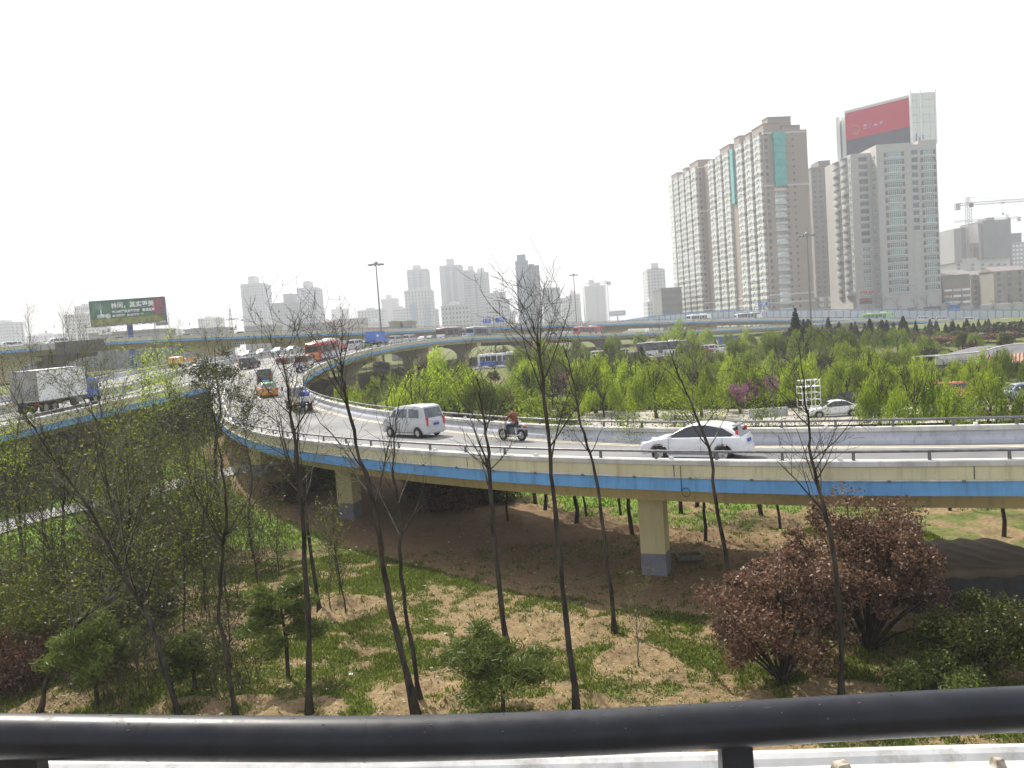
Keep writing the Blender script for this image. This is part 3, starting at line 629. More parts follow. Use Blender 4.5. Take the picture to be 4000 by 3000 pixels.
bay = multi('balcony', [(MB().box((0, .55, .62), (4.7, 1.25, 1.24)), M['bay_white']), (MB().box((.2, 1.28, .62), (1.5, .3, .62)), M['bay_white']),
    (MB().box((0, .5, 2.05), (4.6, 1.12, 1.6)), M['bay_glass']), (MB().box((-1.2, 1.075, 2.05), (.09, .06, 1.6)).box((.1, 1.075, 2.05), (.09, .06, 1.6)).box((1.25, 1.075, 2.05), (.09, .06, 1.6)), M['white_paint']),
    (MB().box((0, .55, 2.9), (4.75, 1.3, .1)), M['bay_white']), (MB().box((2.42, .5, 1.05), (.25, .95, .7)).box((-2.42, .5, 1.05), (.25, .95, .7)), M['bay_white']), (MB().box((.75, 1.085, 1.95), (.55, .06, 1.1)), M['glass_dark'])])
cols = [(5.2, 0), (14.6, 0), (24.0, 0), (39.4, 0), (48.8, 0), (58.2, 0), (75, 2.9), (84, 2.9), (93, 2.9), (102, 2.9), (111, 2.9)]
cnt = 0
mbx = MB(); rest = []
for ci, (cx, yy) in enumerate(cols):
    for k in range(NF):
        if cnt < 300: put('balcony', bay, sl_, (cx, yy, k*FH+.0)).scale.x = 1.38; cnt += 1
        else:
            mbx.box((cx, yy+.55, k*FH+.62), (6.4, 1.25, 1.24)); rest.append((cx, yy, k))
obj('balcony_parapet', mbx, M['bay_white'], sl_, kind='stuff')
g2 = MB()
for cx, yy, k in rest: g2.box((cx, yy+.5, k*FH+2.05), (6.3, 1.12, 1.6))
obj('balcony_glazing', g2, M['bay_glass'], sl_, kind='stuff')
dkc = MB()
for cx, yy in ((9.9, 0), (19.3, 0), (28.9, 0), (44.1, 0), (53.5, 0), (63, 0), (79.5, 2.9), (88.5, 2.9), (97.5, 2.9), (106.5, 2.9)):
    for k in range(NF): dkc.box((cx, yy+.02, k*FH+1.6), (2.3, .1, 2.25))
obj('recess_window', dkc, M['glass_dark'], sl_, kind='stuff')
for x0, w_2, n_ in ((32.6, 1.6, 10),):
    for k in range(n_): obj('green_pane', MB().box((x0, .5, HT-1.6-k*2.6), (w_2*2, 1.0, 2.5)), M['glass_green'], sl_)
# gable end facing us (local -x): brown wall with a stack of curved balconies, small windows and green glass at the top
cb = []
for k in range(11):
    a = -PI/2+PI*k/10; cb.append((-1.15*math.cos(a)*1.1, 2.9*math.sin(a)))
cur = multi('curved_balcony', [(MB().prism([(x, y) for x, y in cb], 0, 1.15), M['tan_wall']), (MB().prism([(x*.72, y*.9) for x, y in cb], 1.15, 2.7), M['bay_glass']), (MB().prism([(x*1.02, y*1.01) for x, y in cb], 2.7, 2.95), M['brown_wall'])])
wsm = multi('window', [(MB().box((-.03, 0, 0), (.1, .85, 1.0)), M['glass_dark'])]); wsd = multi('window', [(MB().box((-.03, 0, 0), (.1, 1.3, 1.5)), M['glass_dark'])])
for k in range(NF):
    if k < NF-8: put('curved_balcony', cur, sl_, (0, -6.6, k*FH))
    else: obj('green_pane', MB().box((-.9, -6.6, k*FH+FH/2-1), (1.9, 5.4, FH-.08)), M['glass_green'], sl_)
    put('window', wsm, sl_, (0, -13.6, k*FH+1.7)); put('window', wsd, sl_, (0, -1.0, k*FH+1.75)); put('window', wsm, sl_, (0, -10.2, k*FH+1.7))
gb = MB()
for k in range(NF): gb.box((69.96, 2.2, k*FH+1.75), (.1, 1.2, 1.5)); 
obj('gable_window', gb, M['glass_dark'], sl_, kind='stuff')

# ---- white office tower with the red roof billboard
wt = thing('office_tower', 'white tower with the tall red and black billboard on its roof', 'tower', None, (7.2, 5.3, 0))
zt = CAMZ+72.8; zb = 3.0; fl = 3.4
xa, xb, ya = 165.3, 192.6, 365.0
mb = MB().box(((xa+xb)/2, ya+18, (zt+zb)/2), (xb-xa, 36, zt-zb)); mb.box((160.7, ya+6+15, (zt-1.2+zb)/2), (9.4, 30, zt-1.2-zb));
mb.box((188.5, ya-.05+9, zt+.8), (8.2, 18, 1.6)); mb.box(((xa+180.6)/2, ya+9-.05, zt+.5), (15.3, 18, 1.0))
obj('wall', mb, M['white_wall'], wt)
bl = MB()
nfl = 19
for k in range(nfl+1):
    z = zt-2.2-k*fl; bl.box(((xa+xb)/2, ya-.03, z), (xb-xa+.1, .12, .22)); bl.box((160.7, ya+5.97, z), (9.5, .12, .22))
for x in (xa+.6, xb-.6, 180.8, 184.4): bl.box((x, ya-.035, (zt+zb)/2), (.22, .12, zt-zb-1))
obj('string_course', bl, M['band_blue'], wt)
def win(wd, h, sh, n):
    g = MB().box((0, -.05, 0), (wd, .12, h)); s_ = MB(); f_ = MB()
    for sx in (-1, 1): s_.box((sx*(wd/2+sh/2), -.05, 0), (sh, .14, h))
    for i in range(n+1): f_.box((-wd/2+wd*i/n, -.13, 0), (.09, .06, h))
    f_.box((0, -.13, h*.18), (wd, .06, .09)); f_.box((0, -.1, -h/2-.12), (wd+2*sh, .24, .2))
    gn = M['bay_teal']; return multi('window', [(g, gn), (s_, M['shutter']), (f_, M['white_paint'])])
M['bay_teal'] = mat('bay_teal', (.13, .20, .20), .18, var=.45, scale=.3, spec=.6)
vary(M['bay_teal'], .6, 1.6)
wA = win(6.4, 2.2, 1.4, 7); wB = win(4.3, 2.2, 1.3, 5); wC = win(3.6, 1.5, .0, 3)
dkb = multi('loggia', [(MB().box((0, -.02, .1), (2.6, .1, 2.5)), M['glass_dark']), (MB().box((0, -.06, -1.0), (2.7, .14, .5)), M['tan_wall'])])
for k in range(nfl):
    z = zt-3.9-k*fl
    put('window', wA, wt, (173.2, ya, z)); put('window', wB, wt, (188.7, ya, z))
    if k < 11: put('loggia', dkb, wt, (182.5, ya-.0, z))
    if k < 12: o = put('loggia', dkb, wt, (161.6, ya+6, z-.4)); o.scale.x = 1.5
    else: put('window', wC, wt, (161.6, ya+6, z-.6))
    put('window', wC, wt, (xa-.0, ya+3.4, z-.3), -PI/2).scale.x = .8
cv = [(-1.5*math.cos(a), 3.4*math.sin(a)) for a in np.linspace(-PI/2, PI/2, 9)]
wcv = multi('balcony', [(MB().prism(cv, 0, 1.2), M['white_wall']), (MB().prism([(x*.75, y*.92) for x, y in cv], 1.2, 2.9), M['bay_glass']), (MB().prism([(x*1.02, y*1.01) for x, y in cv], 2.9, 3.15), M['white_wall'])])
for k in range(nfl):
    for yy in (ya+13, ya+22): put('balcony', wcv, wt, (156, yy, zt-5.0-k*fl))
    put('window', wC, wt, (156, ya+7.6, zt-3.9-k*fl), -PI/2).scale.x = .35
# podium
pd = MB().box((176, ya+14, 5.5), (44, 34, 9)); pd.box((148, ya+22, 5), (14, 22, 7)); pd.box((215, ya+16, 4.6), (34, 26, 7)); obj('podium', pd, M['white_wall'], wt)
for x, w_2, m in ((161, 6, 'glass_dark'), (177, 4, 'glass_dark'), (186.5, 7.5, 'glass_dark'), (196.5, 5, 'sign_blue'), (207, 3, 'glass_dark')):
    if m == 'sign_blue': M[m] = mat(m, (.03, .16, .5), .5, var=.1)
    obj('shop_window', MB().box((x, ya-3.1, 7.6), (w_2, .2, 2.9)), M[m], wt)
obj('shop_window', MB().box((148, ya+10.9, 6.3), (7, .2, 2.2)), M['glass_dark'], wt)
# roof billboard, its face turned towards the left
R1 = P(3552, 374, 372); L1 = P(3298, 441, 394); zr = P(3556, 491, 372).z; zl_ = P(3558, 559, 372).z-3
dv = Vector((L1.x-R1.x, L1.y-R1.y, 0)); ln = dv.length; an = math.atan2(dv.y, dv.x)
bb = thing('roof_billboard', 'huge red and black billboard between white clad columns on the white tower', 'billboard', None, (R1.x, R1.y, 0), an)   # local x runs away from us, local +y faces out
fr_ = MB().box((ln/2, -1.2, (R1.z+zl_)/2), (ln, 2.2, R1.z-zl_)); obj('back_frame', fr_, M['cladding'], bb)
obj('red_panel', MB().box((ln/2, .0, (R1.z+zr)/2-.4), (ln-.6, .16, R1.z-zr-.8)), M['sign_red'], bb)
obj('dark_panel', MB().box((ln/2, .0, (zr+zl_)/2), (ln-.6, .14, zr-zl_-.05)), M['sign_dark'], bb)
obj('top_edge', MB().box((ln/2, 0, R1.z+.25), (ln+.4, .6, .5)), M['white_paint'], bb)
M['sign_gold'] = mat('sign_gold', (.42, .22, .07), .5, var=.1); M['sign_pale'] = mat('sign_pale', (.45, .33, .45), .5, var=.05)
ring = MB(); cx_, cz_ = ln-5.2, zr+4.2
ring.tube([(cx_+2.1*math.cos(a), .13, cz_+2.1*math.sin(a)) for a in np.linspace(.5, 5.9, 22)], .22, 5); ring.tube([(cx_-1.5, .13, cz_-1.0), (cx_, .13, cz_+.3), (cx_+.2, .13, cz_-1.2), (cx_-.9, .13, cz_-2.6)], .25, 5)
obj('emblem', ring, M['sign_gold'], bb)
def text_mesh(s, size, m, bold=0.0, name='lettering', ext=.02):
    cu = bpy.data.curves.new(name, 'FONT'); cu.body = s; cu.size = size; cu.extrude = ext; cu.offset = bold; cu.align_x = 'LEFT'; cu.resolution_u = 2
    o = bpy.data.objects.new('tmp', cu); COL.objects.link(o); dg = bpy.context.evaluated_depsgraph_get()
    me = bpy.data.meshes.new_from_object(o.evaluated_get(dg)); bpy.data.objects.remove(o); me.name = name; me.materials.clear(); me.materials.append(m); return me
# small hardly legible line of lettering: strokes only
tx_ = MB(); rr_ = random.Random(4)
for q in range(4):
    for k in range(5): tx_.box((ln-9.6-q*2.4+rr_.uniform(-.8, .8), .13, cz_+.3+rr_.uniform(-.8, .8)+q*.0), (rr_.choice((1.5, .25)), .08, .25 if k % 2 else .9))
obj('lettering', tx_, M['sign_pale'], bb)
fnt = MB()
for q in range(16): fnt.box((ln-14-q*1.45, .1, zr-6.5+rr_.uniform(-1.2, 1.6)), (.35, .06, rr_.uniform(1.5, 4.5)))
M['sign_fade'] = mat('sign_fade', (.085, .09, .11), .5, var=.05); obj('faded_mark', fnt, M['sign_fade'], bb)
ce = thing('sign_end_column', 'white grid-clad end column of the red roof billboard', 'billboard column', None, (0, 0, 0))
c0 = P(3553, 365, 371); c1 = P(3652, 352, 371); c2 = P(3560, 556, 371)
zt2, zb2, yc_ = c0.z, c2.z-1, c0.y
for q in range(4):
    for k in range(7):
        wq = (c1.x-c0.x)/4; hq = (zt2-zb2)/7; obj('panel', MB().box((c0.x+wq*(q+.5), yc_, zb2+hq*(k+.5)), (wq-.08, .3, hq-.08)), M['cladding'], ce)
obj('core', MB().box(((c0.x+c1.x)/2, yc_+2.2, (zt2+zb2)/2), (c1.x-c0.x-.2, 4, zt2-zb2-.2)), M['cladding'], ce)
for x in (c0.x+.3, c0.x+4.6, c1.x-.2): obj('fin', MB().box((x, yc_-.2, (zt2+zb2)/2+.6), (.55, .5, zt2-zb2+1.4)), M['white_paint'], ce)
ls = thing('sign_end_column', 'pair of tall white fins at the far end of the red roof billboard', 'billboard column')
for a_, b_ in ((3262, 3272), (3284, 3297)):
    q0 = P(a_, 460, 398); q1 = P(b_, 460, 398); obj('fin', MB().box(((q0.x+q1.x)/2, q0.y, (q0.z+75)/2), (q1.x-q0.x+.6, 3, q0.z-75)), M['cladding'], ls)
obj('web', MB().box((P(3278, 470, 400).x, P(3278, 470, 400).y, (P(3278, 475, 400).z+75)/2), (3.2, 1, P(3278, 475, 400).z-75)), M['cladding'], ls)

# ---- generic towers
def tower(name, label, px0, px1, py, d, depth, wall, fl=3.1, nwin=6, wfrac=.45, group=None, cat='tower', pent=(), bays=(), winmat=None, base_z=None, merlons=False, indiv=False, side=True):
    p0 = P(px0, py, d); p1 = P(px1, py, d); x0, x1, z1 = p0.x, p1.x, (p0.z+p1.z)/2; z0 = float(gz0(x0, d))-.3 if base_z is None else base_z
    W = x1-x0; t = thing(name, label, cat, group, ((x0+x1)/2, p0.y, z0)); H = z1-z0
    wl = MB().box((0, depth/2, H/2), (W, depth, H)); wl.box((0, depth/2, H+.35), (W+.5, depth+.5, .7))
    for fx0, fx1, h in pent: wl.box((W*((fx0+fx1)/2-.5), depth*.45, H+h/2), (W*(fx1-fx0), depth*.55, h))
    if merlons:
        for k in range(int(W/3)): wl.box((-W/2+1.5+k*3, .3, H+1.1), (1.1, .6, 1.4))
    obj('wall', wl, wall, t)
    by = MB()
    for fx, fw, pr in bays: by.box((W*(fx-.5), -pr/2, H/2-.8), (W*fw, pr, H-1.6))
    if bays: obj('bay', by, wall, t)
    nf = max(1, int(H/fl)-1); wm = winmat or M['far_window']; wd = W/nwin*wfrac
    if indiv:
        q = MB().box((0, -.03, 0), (wd, .1, fl*.5)).mesh('window', wm)
        for k in range(nf):
            for i in range(nwin): put('window', q, t, (W*((i+.5)/nwin-.5), 0, H-1.9-k*fl))
    else:
        q = MB()
        for k in range(nf):
            for i in range(nwin):
                fx = (i+.5)/nwin; pr = max([p for a, b, p in bays if abs(fx-a) < b/2] or [0]); q.box((W*(fx-.5), -.03-pr, H-1.9-k*fl), (wd, .1, fl*.5))
        if side:
            sx = W/2*(-1 if x0+W/2 > 0 else 1)
            for k in range(nf):
                for i in range(3): q.box((sx, depth*(i+.5)/3, H-1.9-k*fl), (.1, depth*.14, fl*.5))
        obj('window_grid', q, wm, t, kind='stuff')
    return t
FW_, FG_ = M['far_white'], M['far_grey']
tower('apartment_tower', 'brown tower seen between the residential slab and the white tower', 3167, 3283, 655, 480, 22, mat('grey_brown_wall', (.21, .19, .175), .85, var=.05, scale=.15), 3.0, 5, .4, pent=((.35, .75, 5), (.1, .9, 1.5)), bays=((.62, .12, .6),), winmat=M['glass_dark'], indiv=True)
lw = thing('low_apartment', 'low grey apartment house with white bays below the brown tower', 'apartment block', None, (161, 420, 3))
obj('wall', MB().box((0, 5, 7.5), (18, 12, 15)), M['far_grey'], lw)
for i in range(4):
    for k in range(5): obj('bay', MB().box((-7+i*4.6, -1.4, 1.5+k*3), (2.2, 1, 1.9)), M['bay_white'], lw)
tower('dark_glass_block', 'squat dark grey office block beside the residential slab', 2582, 2662, 1128, 430, 24, mat('dark_block', (.22, .22, .22), .6, var=.1, scale=.2), 3.4, 9, .6, cat='office block', winmat=mat('dark_block_win', (.16, .17, .18), .4, var=.2))
tower('apartment_tower', 'pale hazy tower just left of the squat dark block', 2527, 2597, 1055, 760, 26, FW_, 3.1, 6, .4, pent=((.3, .7, 7), (.05, .95, 2)), bays=((.2, .2, 1.2), (.8, .2, 1.2)))
tower('old_house_block', 'small white block at the foot of the pale tower by the dark block', 2528, 2584, 1180, 620, 18, FW_, 3.1, 5, .4, cat='apartment block', pent=((.2, .5, 3),))
tower('blue_grey_tower', 'slim blue grey tower behind the fan-topped bare tree', 2013, 2062, 1022, 640, 22, mat('blue_grey', (.30, .34, .40), .7, var=.06, scale=.1), 3.1, 4, .35, pent=((.15, .85, 6),), bays=((.85, .2, .8),))
tower('blue_grey_tower', 'set-back right half of the slim blue grey tower', 2062, 2106, 1040, 655, 30, M['far_grey'], 3.1, 4, .4, pent=((.1, .6, 2.5),), bays=((.3, .2, .8), (.7, .2, .8)))
tower('colonnade_tower', 'hazy tower with an open frame along its roof, right of the blue grey one', 2118, 2186, 1128, 780, 26, FG_, 3.1, 7, .4, merlons=True)
for px0, px1, py, d, pent, bays, lab in (
    (938, 1026, 1112, 820, ((.3, .6, 9), (.02, .98, 1.6)), ((.18, .22, 1.5), (.82, .25, 1.5)), 'tall hazy twin tower furthest left, right of the lattice mast'),
    (1158, 1234, 1128, 800, ((.3, .62, 8), (.02, .98, 1.5)), ((.2, .22, 1.5), (.8, .22, 1.5)), 'tall hazy tower to the right of the lower stepped block'),
    (1588, 1668, 1056, 860, ((.28, .62, 6), (.02, .98, 1.6)), ((.2, .2, 1.5), (.52, .16, 1.5), (.84, .2, 1.5)), 'hazy tower rising out of a white stepped base'),
    (1715, 1803, 1040, 900, ((.32, .64, 9), (.02, .98, 1.6)), ((.16, .2, 1.5), (.5, .16, 1.8), (.84, .2, 1.5)), 'highest of the three joined hazy towers'),
    (1803, 1850, 1058, 930, ((.5, .95, 6),), ((.3, .25, 1.5), (.75, .2, 1.5)), 'middle one of the three joined hazy towers'),
    (1850, 1907, 1066, 950, ((.25, .7, 6),), ((.25, .25, 1.5), (.75, .25, 1.5)), 'lowest and rightmost of the three joined hazy towers'),
    (2283, 2362, 1118, 1050, ((.25, .5, 9), (.5, .8, 4)), ((.2, .25, 1.5), (.75, .25, 1.5)), 'hazy unfinished tower beside the distant crane'),
    (2225, 2266, 1150, 1080, ((.2, .6, 5),), ((.5, .4, 1.5),), 'faint tower behind the second lamp mast'),
    (1488, 1548, 1168, 1250, ((.3, .6, 7),), ((.5, .4, 2),), 'very faint tower right of the first lamp mast'),
    (1292, 1350, 1208, 1300, ((.3, .6, 5),), ((.5, .4, 2),), 'very faint low tower left of the first lamp mast')):
    tower('hazy_tower', lab, px0, px1, py, d, 28, FW_, 3.0, 10, .38, pent=pent, bays=bays, merlons=d < 960)
tower('stepped_building', 'white stepped building with two blue glass strips under the hazy tower', 1578, 1680, 1135, 800, 40, FW_, 3.3, 8, .25, cat='office block', pent=((.1, .9, 2),))
bs = thing('blue_glass_strip', 'pair of tall blue glass strips on the white stepped building', 'window strip')
for a_ in (1612, 1666):
    q0 = P(a_-7, 1187, 798.5); q1 = P(a_+7, 1187, 798.5); obj('glass', MB().box(((q0.x+q1.x)/2, q0.y-.2, (q0.z+8)/2), (q1.x-q0.x, .4, q0.z-8)), mat('strip_glass', (.25, .36, .42), .3, var=.1), bs)
tower('stepped_block', 'lower grey block between the two tall hazy towers at left', 1060, 1165, 1184, 760, 30, FG_, 3.1, 10, .4, cat='apartment block', pent=((.4, .75, 9),))
for k, (px0, px1, py, d, lab) in enumerate(((248, 365, 1230, 700, 'pale apartment block left of the green billboard'), (290, 352, 1198, 720, 'taller pale apartment block behind the billboard edge'), (-30, 38, 1262, 800, 'faint block at the left edge of the skyline'),
    (772, 850, 1245, 900, 'faint twin-topped block left of the lattice mast'), (1395, 1500, 1212, 900, 'wide faint block behind the first lamp mast'), (1535, 1590, 1206, 880, 'faint block left of the stepped building'), (1672, 1706, 1210, 860, 'narrow faint wing right of the stepped building'),
    (1722, 1830, 1195, 560, 'white old apartment block with stacked bays below the three joined towers'), (1895, 1990, 1175, 600, 'white old apartment block behind the blue road signs'), (1970, 2012, 1220, 700, 'small pale block left of the blue grey tower'),
    (2190, 2260, 1165, 900, 'pale block right of the roof-framed tower'), (1905, 1975, 1145, 820, 'hazy block with a pale roof behind the old apartments'), (640, 690, 1290, 900, 'tiny faint block left of the bare poplar'), (100, 240, 1310, 1000, 'long faint low block on the left skyline'), (1240, 1300, 1255, 1000, 'low faint house right of the tall left towers'), (1106, 1140, 1262, 1100, 'low faint house among the left towers'), (1440, 1480, 1260, 700, 'low grey shed beside the lamp mast'))):
    tower('hazy_block', lab, px0, px1, py, d, 22, FW_ if k % 3 else M['bay_white'], 3.1, 8, .4, cat='apartment block', pent=((.3, .6, 3),), bays=((.25, .18, 1), (.75, .18, 1)) if d < 650 else ())
M['roof_tile'] = mat('roof_tile', (.23, .2, .185), .8, var=.15, scale=.5); M['warm_wall'] = mat('warm_wall', (.24, .22, .185), .85, var=.08, scale=.2)
# low houses just above the high overpass line
for k, (px0, px1, py, d, rgb, lab) in enumerate(((345, 625, 1300, 300, (.30, .29, .29), 'long grey warehouse roofline behind the billboard post'), (720, 865, 1288, 330, (.33, .32, .31), 'flat brown shed roofs behind the high overpass at left'), (955, 1065, 1278, 330, (.40, .38, .36), 'low shed with a row of openings left of the towers'),
    (1120, 1300, 1268, 420, (.36, .32, .30), 'brown low market hall behind the red bus'), (1300, 1420, 1250, 460, (.42, .38, .36), 'stepped brown hall with pale roof behind the bare twigs'), (1520, 1562, 1262, 300, (.33, .30, .27), 'small brown gatehouse left of two behind the overpass'), (1572, 1608, 1260, 300, (.33, .30, .27), 'small brown gatehouse right of two behind the overpass'), (1420, 1520, 1284, 420, (.5, .25, .22), 'low red-roofed shed near the first lamp mast'))):
    tower('low_building', lab, px0, px1, py, d, 14, mat('low_wall', rgb, .9, var=.1, scale=.4), 3.2, 9, .4, cat='shed', pent=((.1, .35, 1.0),) if k % 2 else (), side=False)
# ---- old apartment row on the right
for k, (px0, px1, py, d) in enumerate(((3868, 3990, 1062, 400), (3780, 3872, 1078, 415))):
    p0 = P(px0, py, d); p1 = P(px1, py, d); W = p1.x-p0.x; H = p0.z-3
    t = thing('old_apartment', ('tan old apartment house with stacked round balconies at the right edge', 'tan old apartment house with dark bay stacks right of the shops')[k], 'apartment block', None, ((p0.x+p1.x)/2, d, 3))
    obj('wall', MB().box((0, 5, H/2), (W, 12, H)), M['warm_wall'], t)
    rf = MB().add([(-W/2-.5, -.8, H), (W/2+.5, -.8, H), (W/2+.5, 5, H+2.4), (-W/2-.5, 5, H+2.4), (-W/2-.5, 11.5, H), (W/2+.5, 11.5, H)], [(0, 1, 2, 3), (3, 2, 5, 4), (0, 3, 4), (1, 5, 2), (0, 4, 5, 1)]); obj('roof', rf, M['roof_tile'], t)
    nf = int(H/2.9)
    for i in range(3):
        for f_ in range(nf):
            x = W*((i+.5)/3-.5); sg = [(1.6*math.cos(a), -1.5*math.sin(a)) for a in np.linspace(0, PI, 7)]
            b_ = obj('balcony', MB().prism([(x+a, c) for a, c in sg], .6+f_*2.9, 1.6+f_*2.9), M['warm_wall'], t)
            obj('window', MB().prism([(x+a*.9, c*.85) for a, c in sg], 1.6+f_*2.9, 3.3+f_*2.9), M['glass_dark'], t)
            obj('window', MB().box((x+2.9, -.02, 2.1+f_*2.9), (1.3, .12, 1.3)), M['glass_dark'], t)
t = thing('corner_shop_house', 'low shop house with cluttered white balconies and a blue awning, right of the white tower', 'house', None, (P(3725, 1100, 385).x, 385, 3)); H = P(3725, 1075, 385).z-3
obj('wall', MB().box((0, 5, H/2), (13, 12, H)), M['warm_wall'], t); obj('roof', MB().add([(-6.9, -1.2, H-.6), (6.9, -1.2, H+.4), (6.9, 6, H+2.6), (-6.9, 6, H+1.6)], [(0, 1, 2, 3)]), M['roof_tile'], t)
for i in range(3):
    for f_ in range(3): obj('balcony', MB().box((-4.3+i*4.3, -.8, 7.2+f_*2.9), (3.6, 1.4, 1.1)), M['bay_white'] if (i+f_) % 2 else M['white_paint'], t); obj('window', MB().box((-4.3+i*4.3, -.06, 8.6+f_*2.9), (2.6, .14, 1.4)), M['glass_dark'], t)
obj('awning', MB().add([(-6.4, -.6, 8.4), (-3.6, -.6, 8.4), (-3.6, -2.2, 6.6), (-6.4, -2.2, 6.6)], [(0, 1, 2, 3)]), mat('awning_blue', (.03, .35, .62), .6, var=.05), t)
# ---- unfinished netted towers on the right with tower cranes
M['net_grey'] = mat('net_grey', (.17, .175, .19), .9, var=.08, scale=.1); M['net_pale'] = mat('net_pale', (.27, .27, .265), .9, var=.06, scale=.1)
t = thing('netted_tower', 'big unfinished tower wrapped in grey site netting below the crane', 'tower', 'unfinished netted towers', (0, 0, 0))
def block(nm, px0, px1, py0, py1, d, dep, m):
    a_ = P(px0, py0, d); b_ = P(px1, py0, d); zb_ = P(px0, py1, d).z if py1 else 2.5
    return obj(nm, MB().box(((a_.x+b_.x)/2, a_.y+dep/2, ((a_.z+b_.z)/2+zb_)/2), (b_.x-a_.x, dep, (a_.z+b_.z)/2-zb_)), m, t)
block('net_panel', 3725, 3754, 893, 1026, 600, 30, M['net_pale']); block('net_panel', 3754, 3783, 888, 1026, 603, 26, M['net_grey']); block('net_panel', 3783, 3820, 880, 1022, 612, 20, M['net_pale']); block('net_panel', 3820, 3838, 872, 1010, 600, 25, M['net_pale'])
block('net_panel', 3838, 3882, 860, 1008, 598, 30, M['net_grey']); block('net_panel', 3882, 3948, 858, 1006, 599, 30, M['net_grey']); block('penthouse', 3852, 3884, 850, 870, 606, 12, M['net_pale'])
block('wall', 3735, 3946, 1004, None, 604, 26, M['far_white'])
wq = MB()
for px in (3744, 3800, 3838, 3872, 3900, 3925):
    for k in range(8): p = P(px, 1018, 603.6); wq.box((p.x, p.y-.0, p.z-3-k*3.1), (2.2, .2, 1.6))
obj('window_grid', wq, M['far_window'], t, kind='stuff')
tower('apartment_tower', 'hazy grey tower between the white tower and the netted one', 3668, 3740, 962, 640, 24, FG_, 3.1, 5, .6, pent=((.1, .3, 3), (.5, .9, 3)))
tower('netted_tower', 'netted grey tower at the right edge behind the big netted one', 3949, 3990, 914, 640, 24, M['net_grey'], 3.1, 5, .5, group='unfinished netted towers')
tower('white_frame_tower', 'grey tower with a white window grid at the right edge', 3952, 4010, 950, 610, 24, FG_, 3.1, 4, .6, winmat=M['white_paint'])
def lattice(mb, p0, p1, wd, n, r, ax=(1, 0, 0), ay=(0, 1, 0)):
    p0, p1, ax, ay = Vector(p0), Vector(p1), Vector(ax)*wd/2, Vector(ay)*wd/2
    c = [ax+ay, ax-ay, -ax-ay, -ax+ay]
    for k in range(4): mb.tube([p0+c[k], p1+c[k]], r, 4)
    for i in range(n):
        a = p0.lerp(p1, i/n); b_ = p0.lerp(p1, (i+1)/n)
        for k in range(4): mb.tube([a+c[k], b_+c[(k+1) % 4]], r*.6, 3)
def crane(label, px, d, py_jib, py_tip, px_l, px_r, slope, s, base=3.0, group='tower cranes'):
    p = P(px, py_jib, d); tip = P(px, py_tip, d).z; a_ = P(px_l, py_jib, d).x-p.x; b_ = P(px_r, py_jib, d).x-p.x
    t = thing('tower_crane', label, 'crane', group, (p.x, p.y, base)); h = p.z-base
    m = MB(); lattice(m, (0, 0, 0), (0, 0, h), 1.9*s, int(h/2.6), .13*s); obj('mast', m, M['crane_paint'], t)
    m = MB(); lattice(m, (0, 0, h+.6), (b_, 0, h+.6), 1.2*s, int(abs(b_)/2.4), .1*s, (0, 1, 0), (0, 0, 1)); obj('jib', m, M['crane_paint'], t)
    m = MB(); lattice(m, (0, 0, h+.6), (a_, 0, h+.6), 1.2*s, int(abs(a_)/2.2)+2, .1*s, (0, 1, 0), (0, 0, 1)); obj('counter_jib', m, M['crane_paint'], t)
    obj('counterweight', MB().box((a_*.92, 0, h-.9), (2.2*s, 1.8*s, 3.2*s)), M['concrete'], t)
    m = MB(); lattice(m, (0, 0, h), (0, 0, tip-base), 1.3*s, 5, .11*s); obj('tower_top', m, M['crane_paint'], t)
    m = MB(); m.tube([(0, 0, tip-base), (a_*.85, 0, h+1)], .07*s, 3); m.tube([(0, 0, tip-base), (b_*.55, 0, h+1)], .07*s, 3); obj('tie_bar', m, M['crane_paint'], t)
    obj('cab', MB().box((.9*s, -1.2*s, h-.6), (1.4*s, 1.2*s, 1.9*s)), M['dark'], t)
    m = MB(); m.box((b_*.4, 0, h-.3), (1.6*s, 1, .6*s)); m.tube([(b_*.4, 0, h-.5), (b_*.4, 0, h-8)], .05*s, 3); m.box((b_*.4, 0, h-8.4), (.6*s, .6, .9*s)); obj('hook_block', m, M['dark'], t)
M['crane_paint'] = mat('crane_paint', (.42, .36, .33), .6, var=.1)
crane('tower crane with a long jib reaching out of the frame above the netted tower', 3782, 596, 800, 770, 3735, 4120, 0, 1.5)
crane('smaller tower crane pointing left behind the netted tower', 3934, 650, 855, 838, 3984, 3725, 0, 1.0)
crane('faint distant tower crane over the hazy skyline', 2368, 1000, 1105, 1096, 2382, 2285, 0, 1.5)
# ---- power pylon / radio mast, left skyline
t = thing('lattice_mast', 'thin lattice radio mast left of the tall hazy towers', 'mast', None, (P(902, 1200, 500).x, 500, 3)); zt3 = P(902, 1205, 500).z-3; m = MB()
q = 14
for k in range(q):
    w0 = 3.4*(1-k/q)+.6; w1 = 3.4*(1-(k+1)/q)+.6; z0 = zt3*k/q; z1 = zt3*(k+1)/q
    cs = ((1, 1), (1, -1), (-1, -1), (-1, 1))
    for i in range(4):
        c, e = cs[i], cs[(i+1) % 4]; m.tube([(c[0]*w0/2, c[1]*w0/2, z0), (c[0]*w1/2, c[1]*w1/2, z1)], .12, 3); m.tube([(c[0]*w0/2, c[1]*w0/2, z0), (e[0]*w1/2, e[1]*w1/2, z1)], .08, 3)
for z in (.62, .8): m.box((0, 0, zt3*z), (5, 3, .5))
m.tube([(0, 0, zt3), (0, 0, zt3+5)], .1, 4); obj('lattice', m, M['steel_grey'], t)
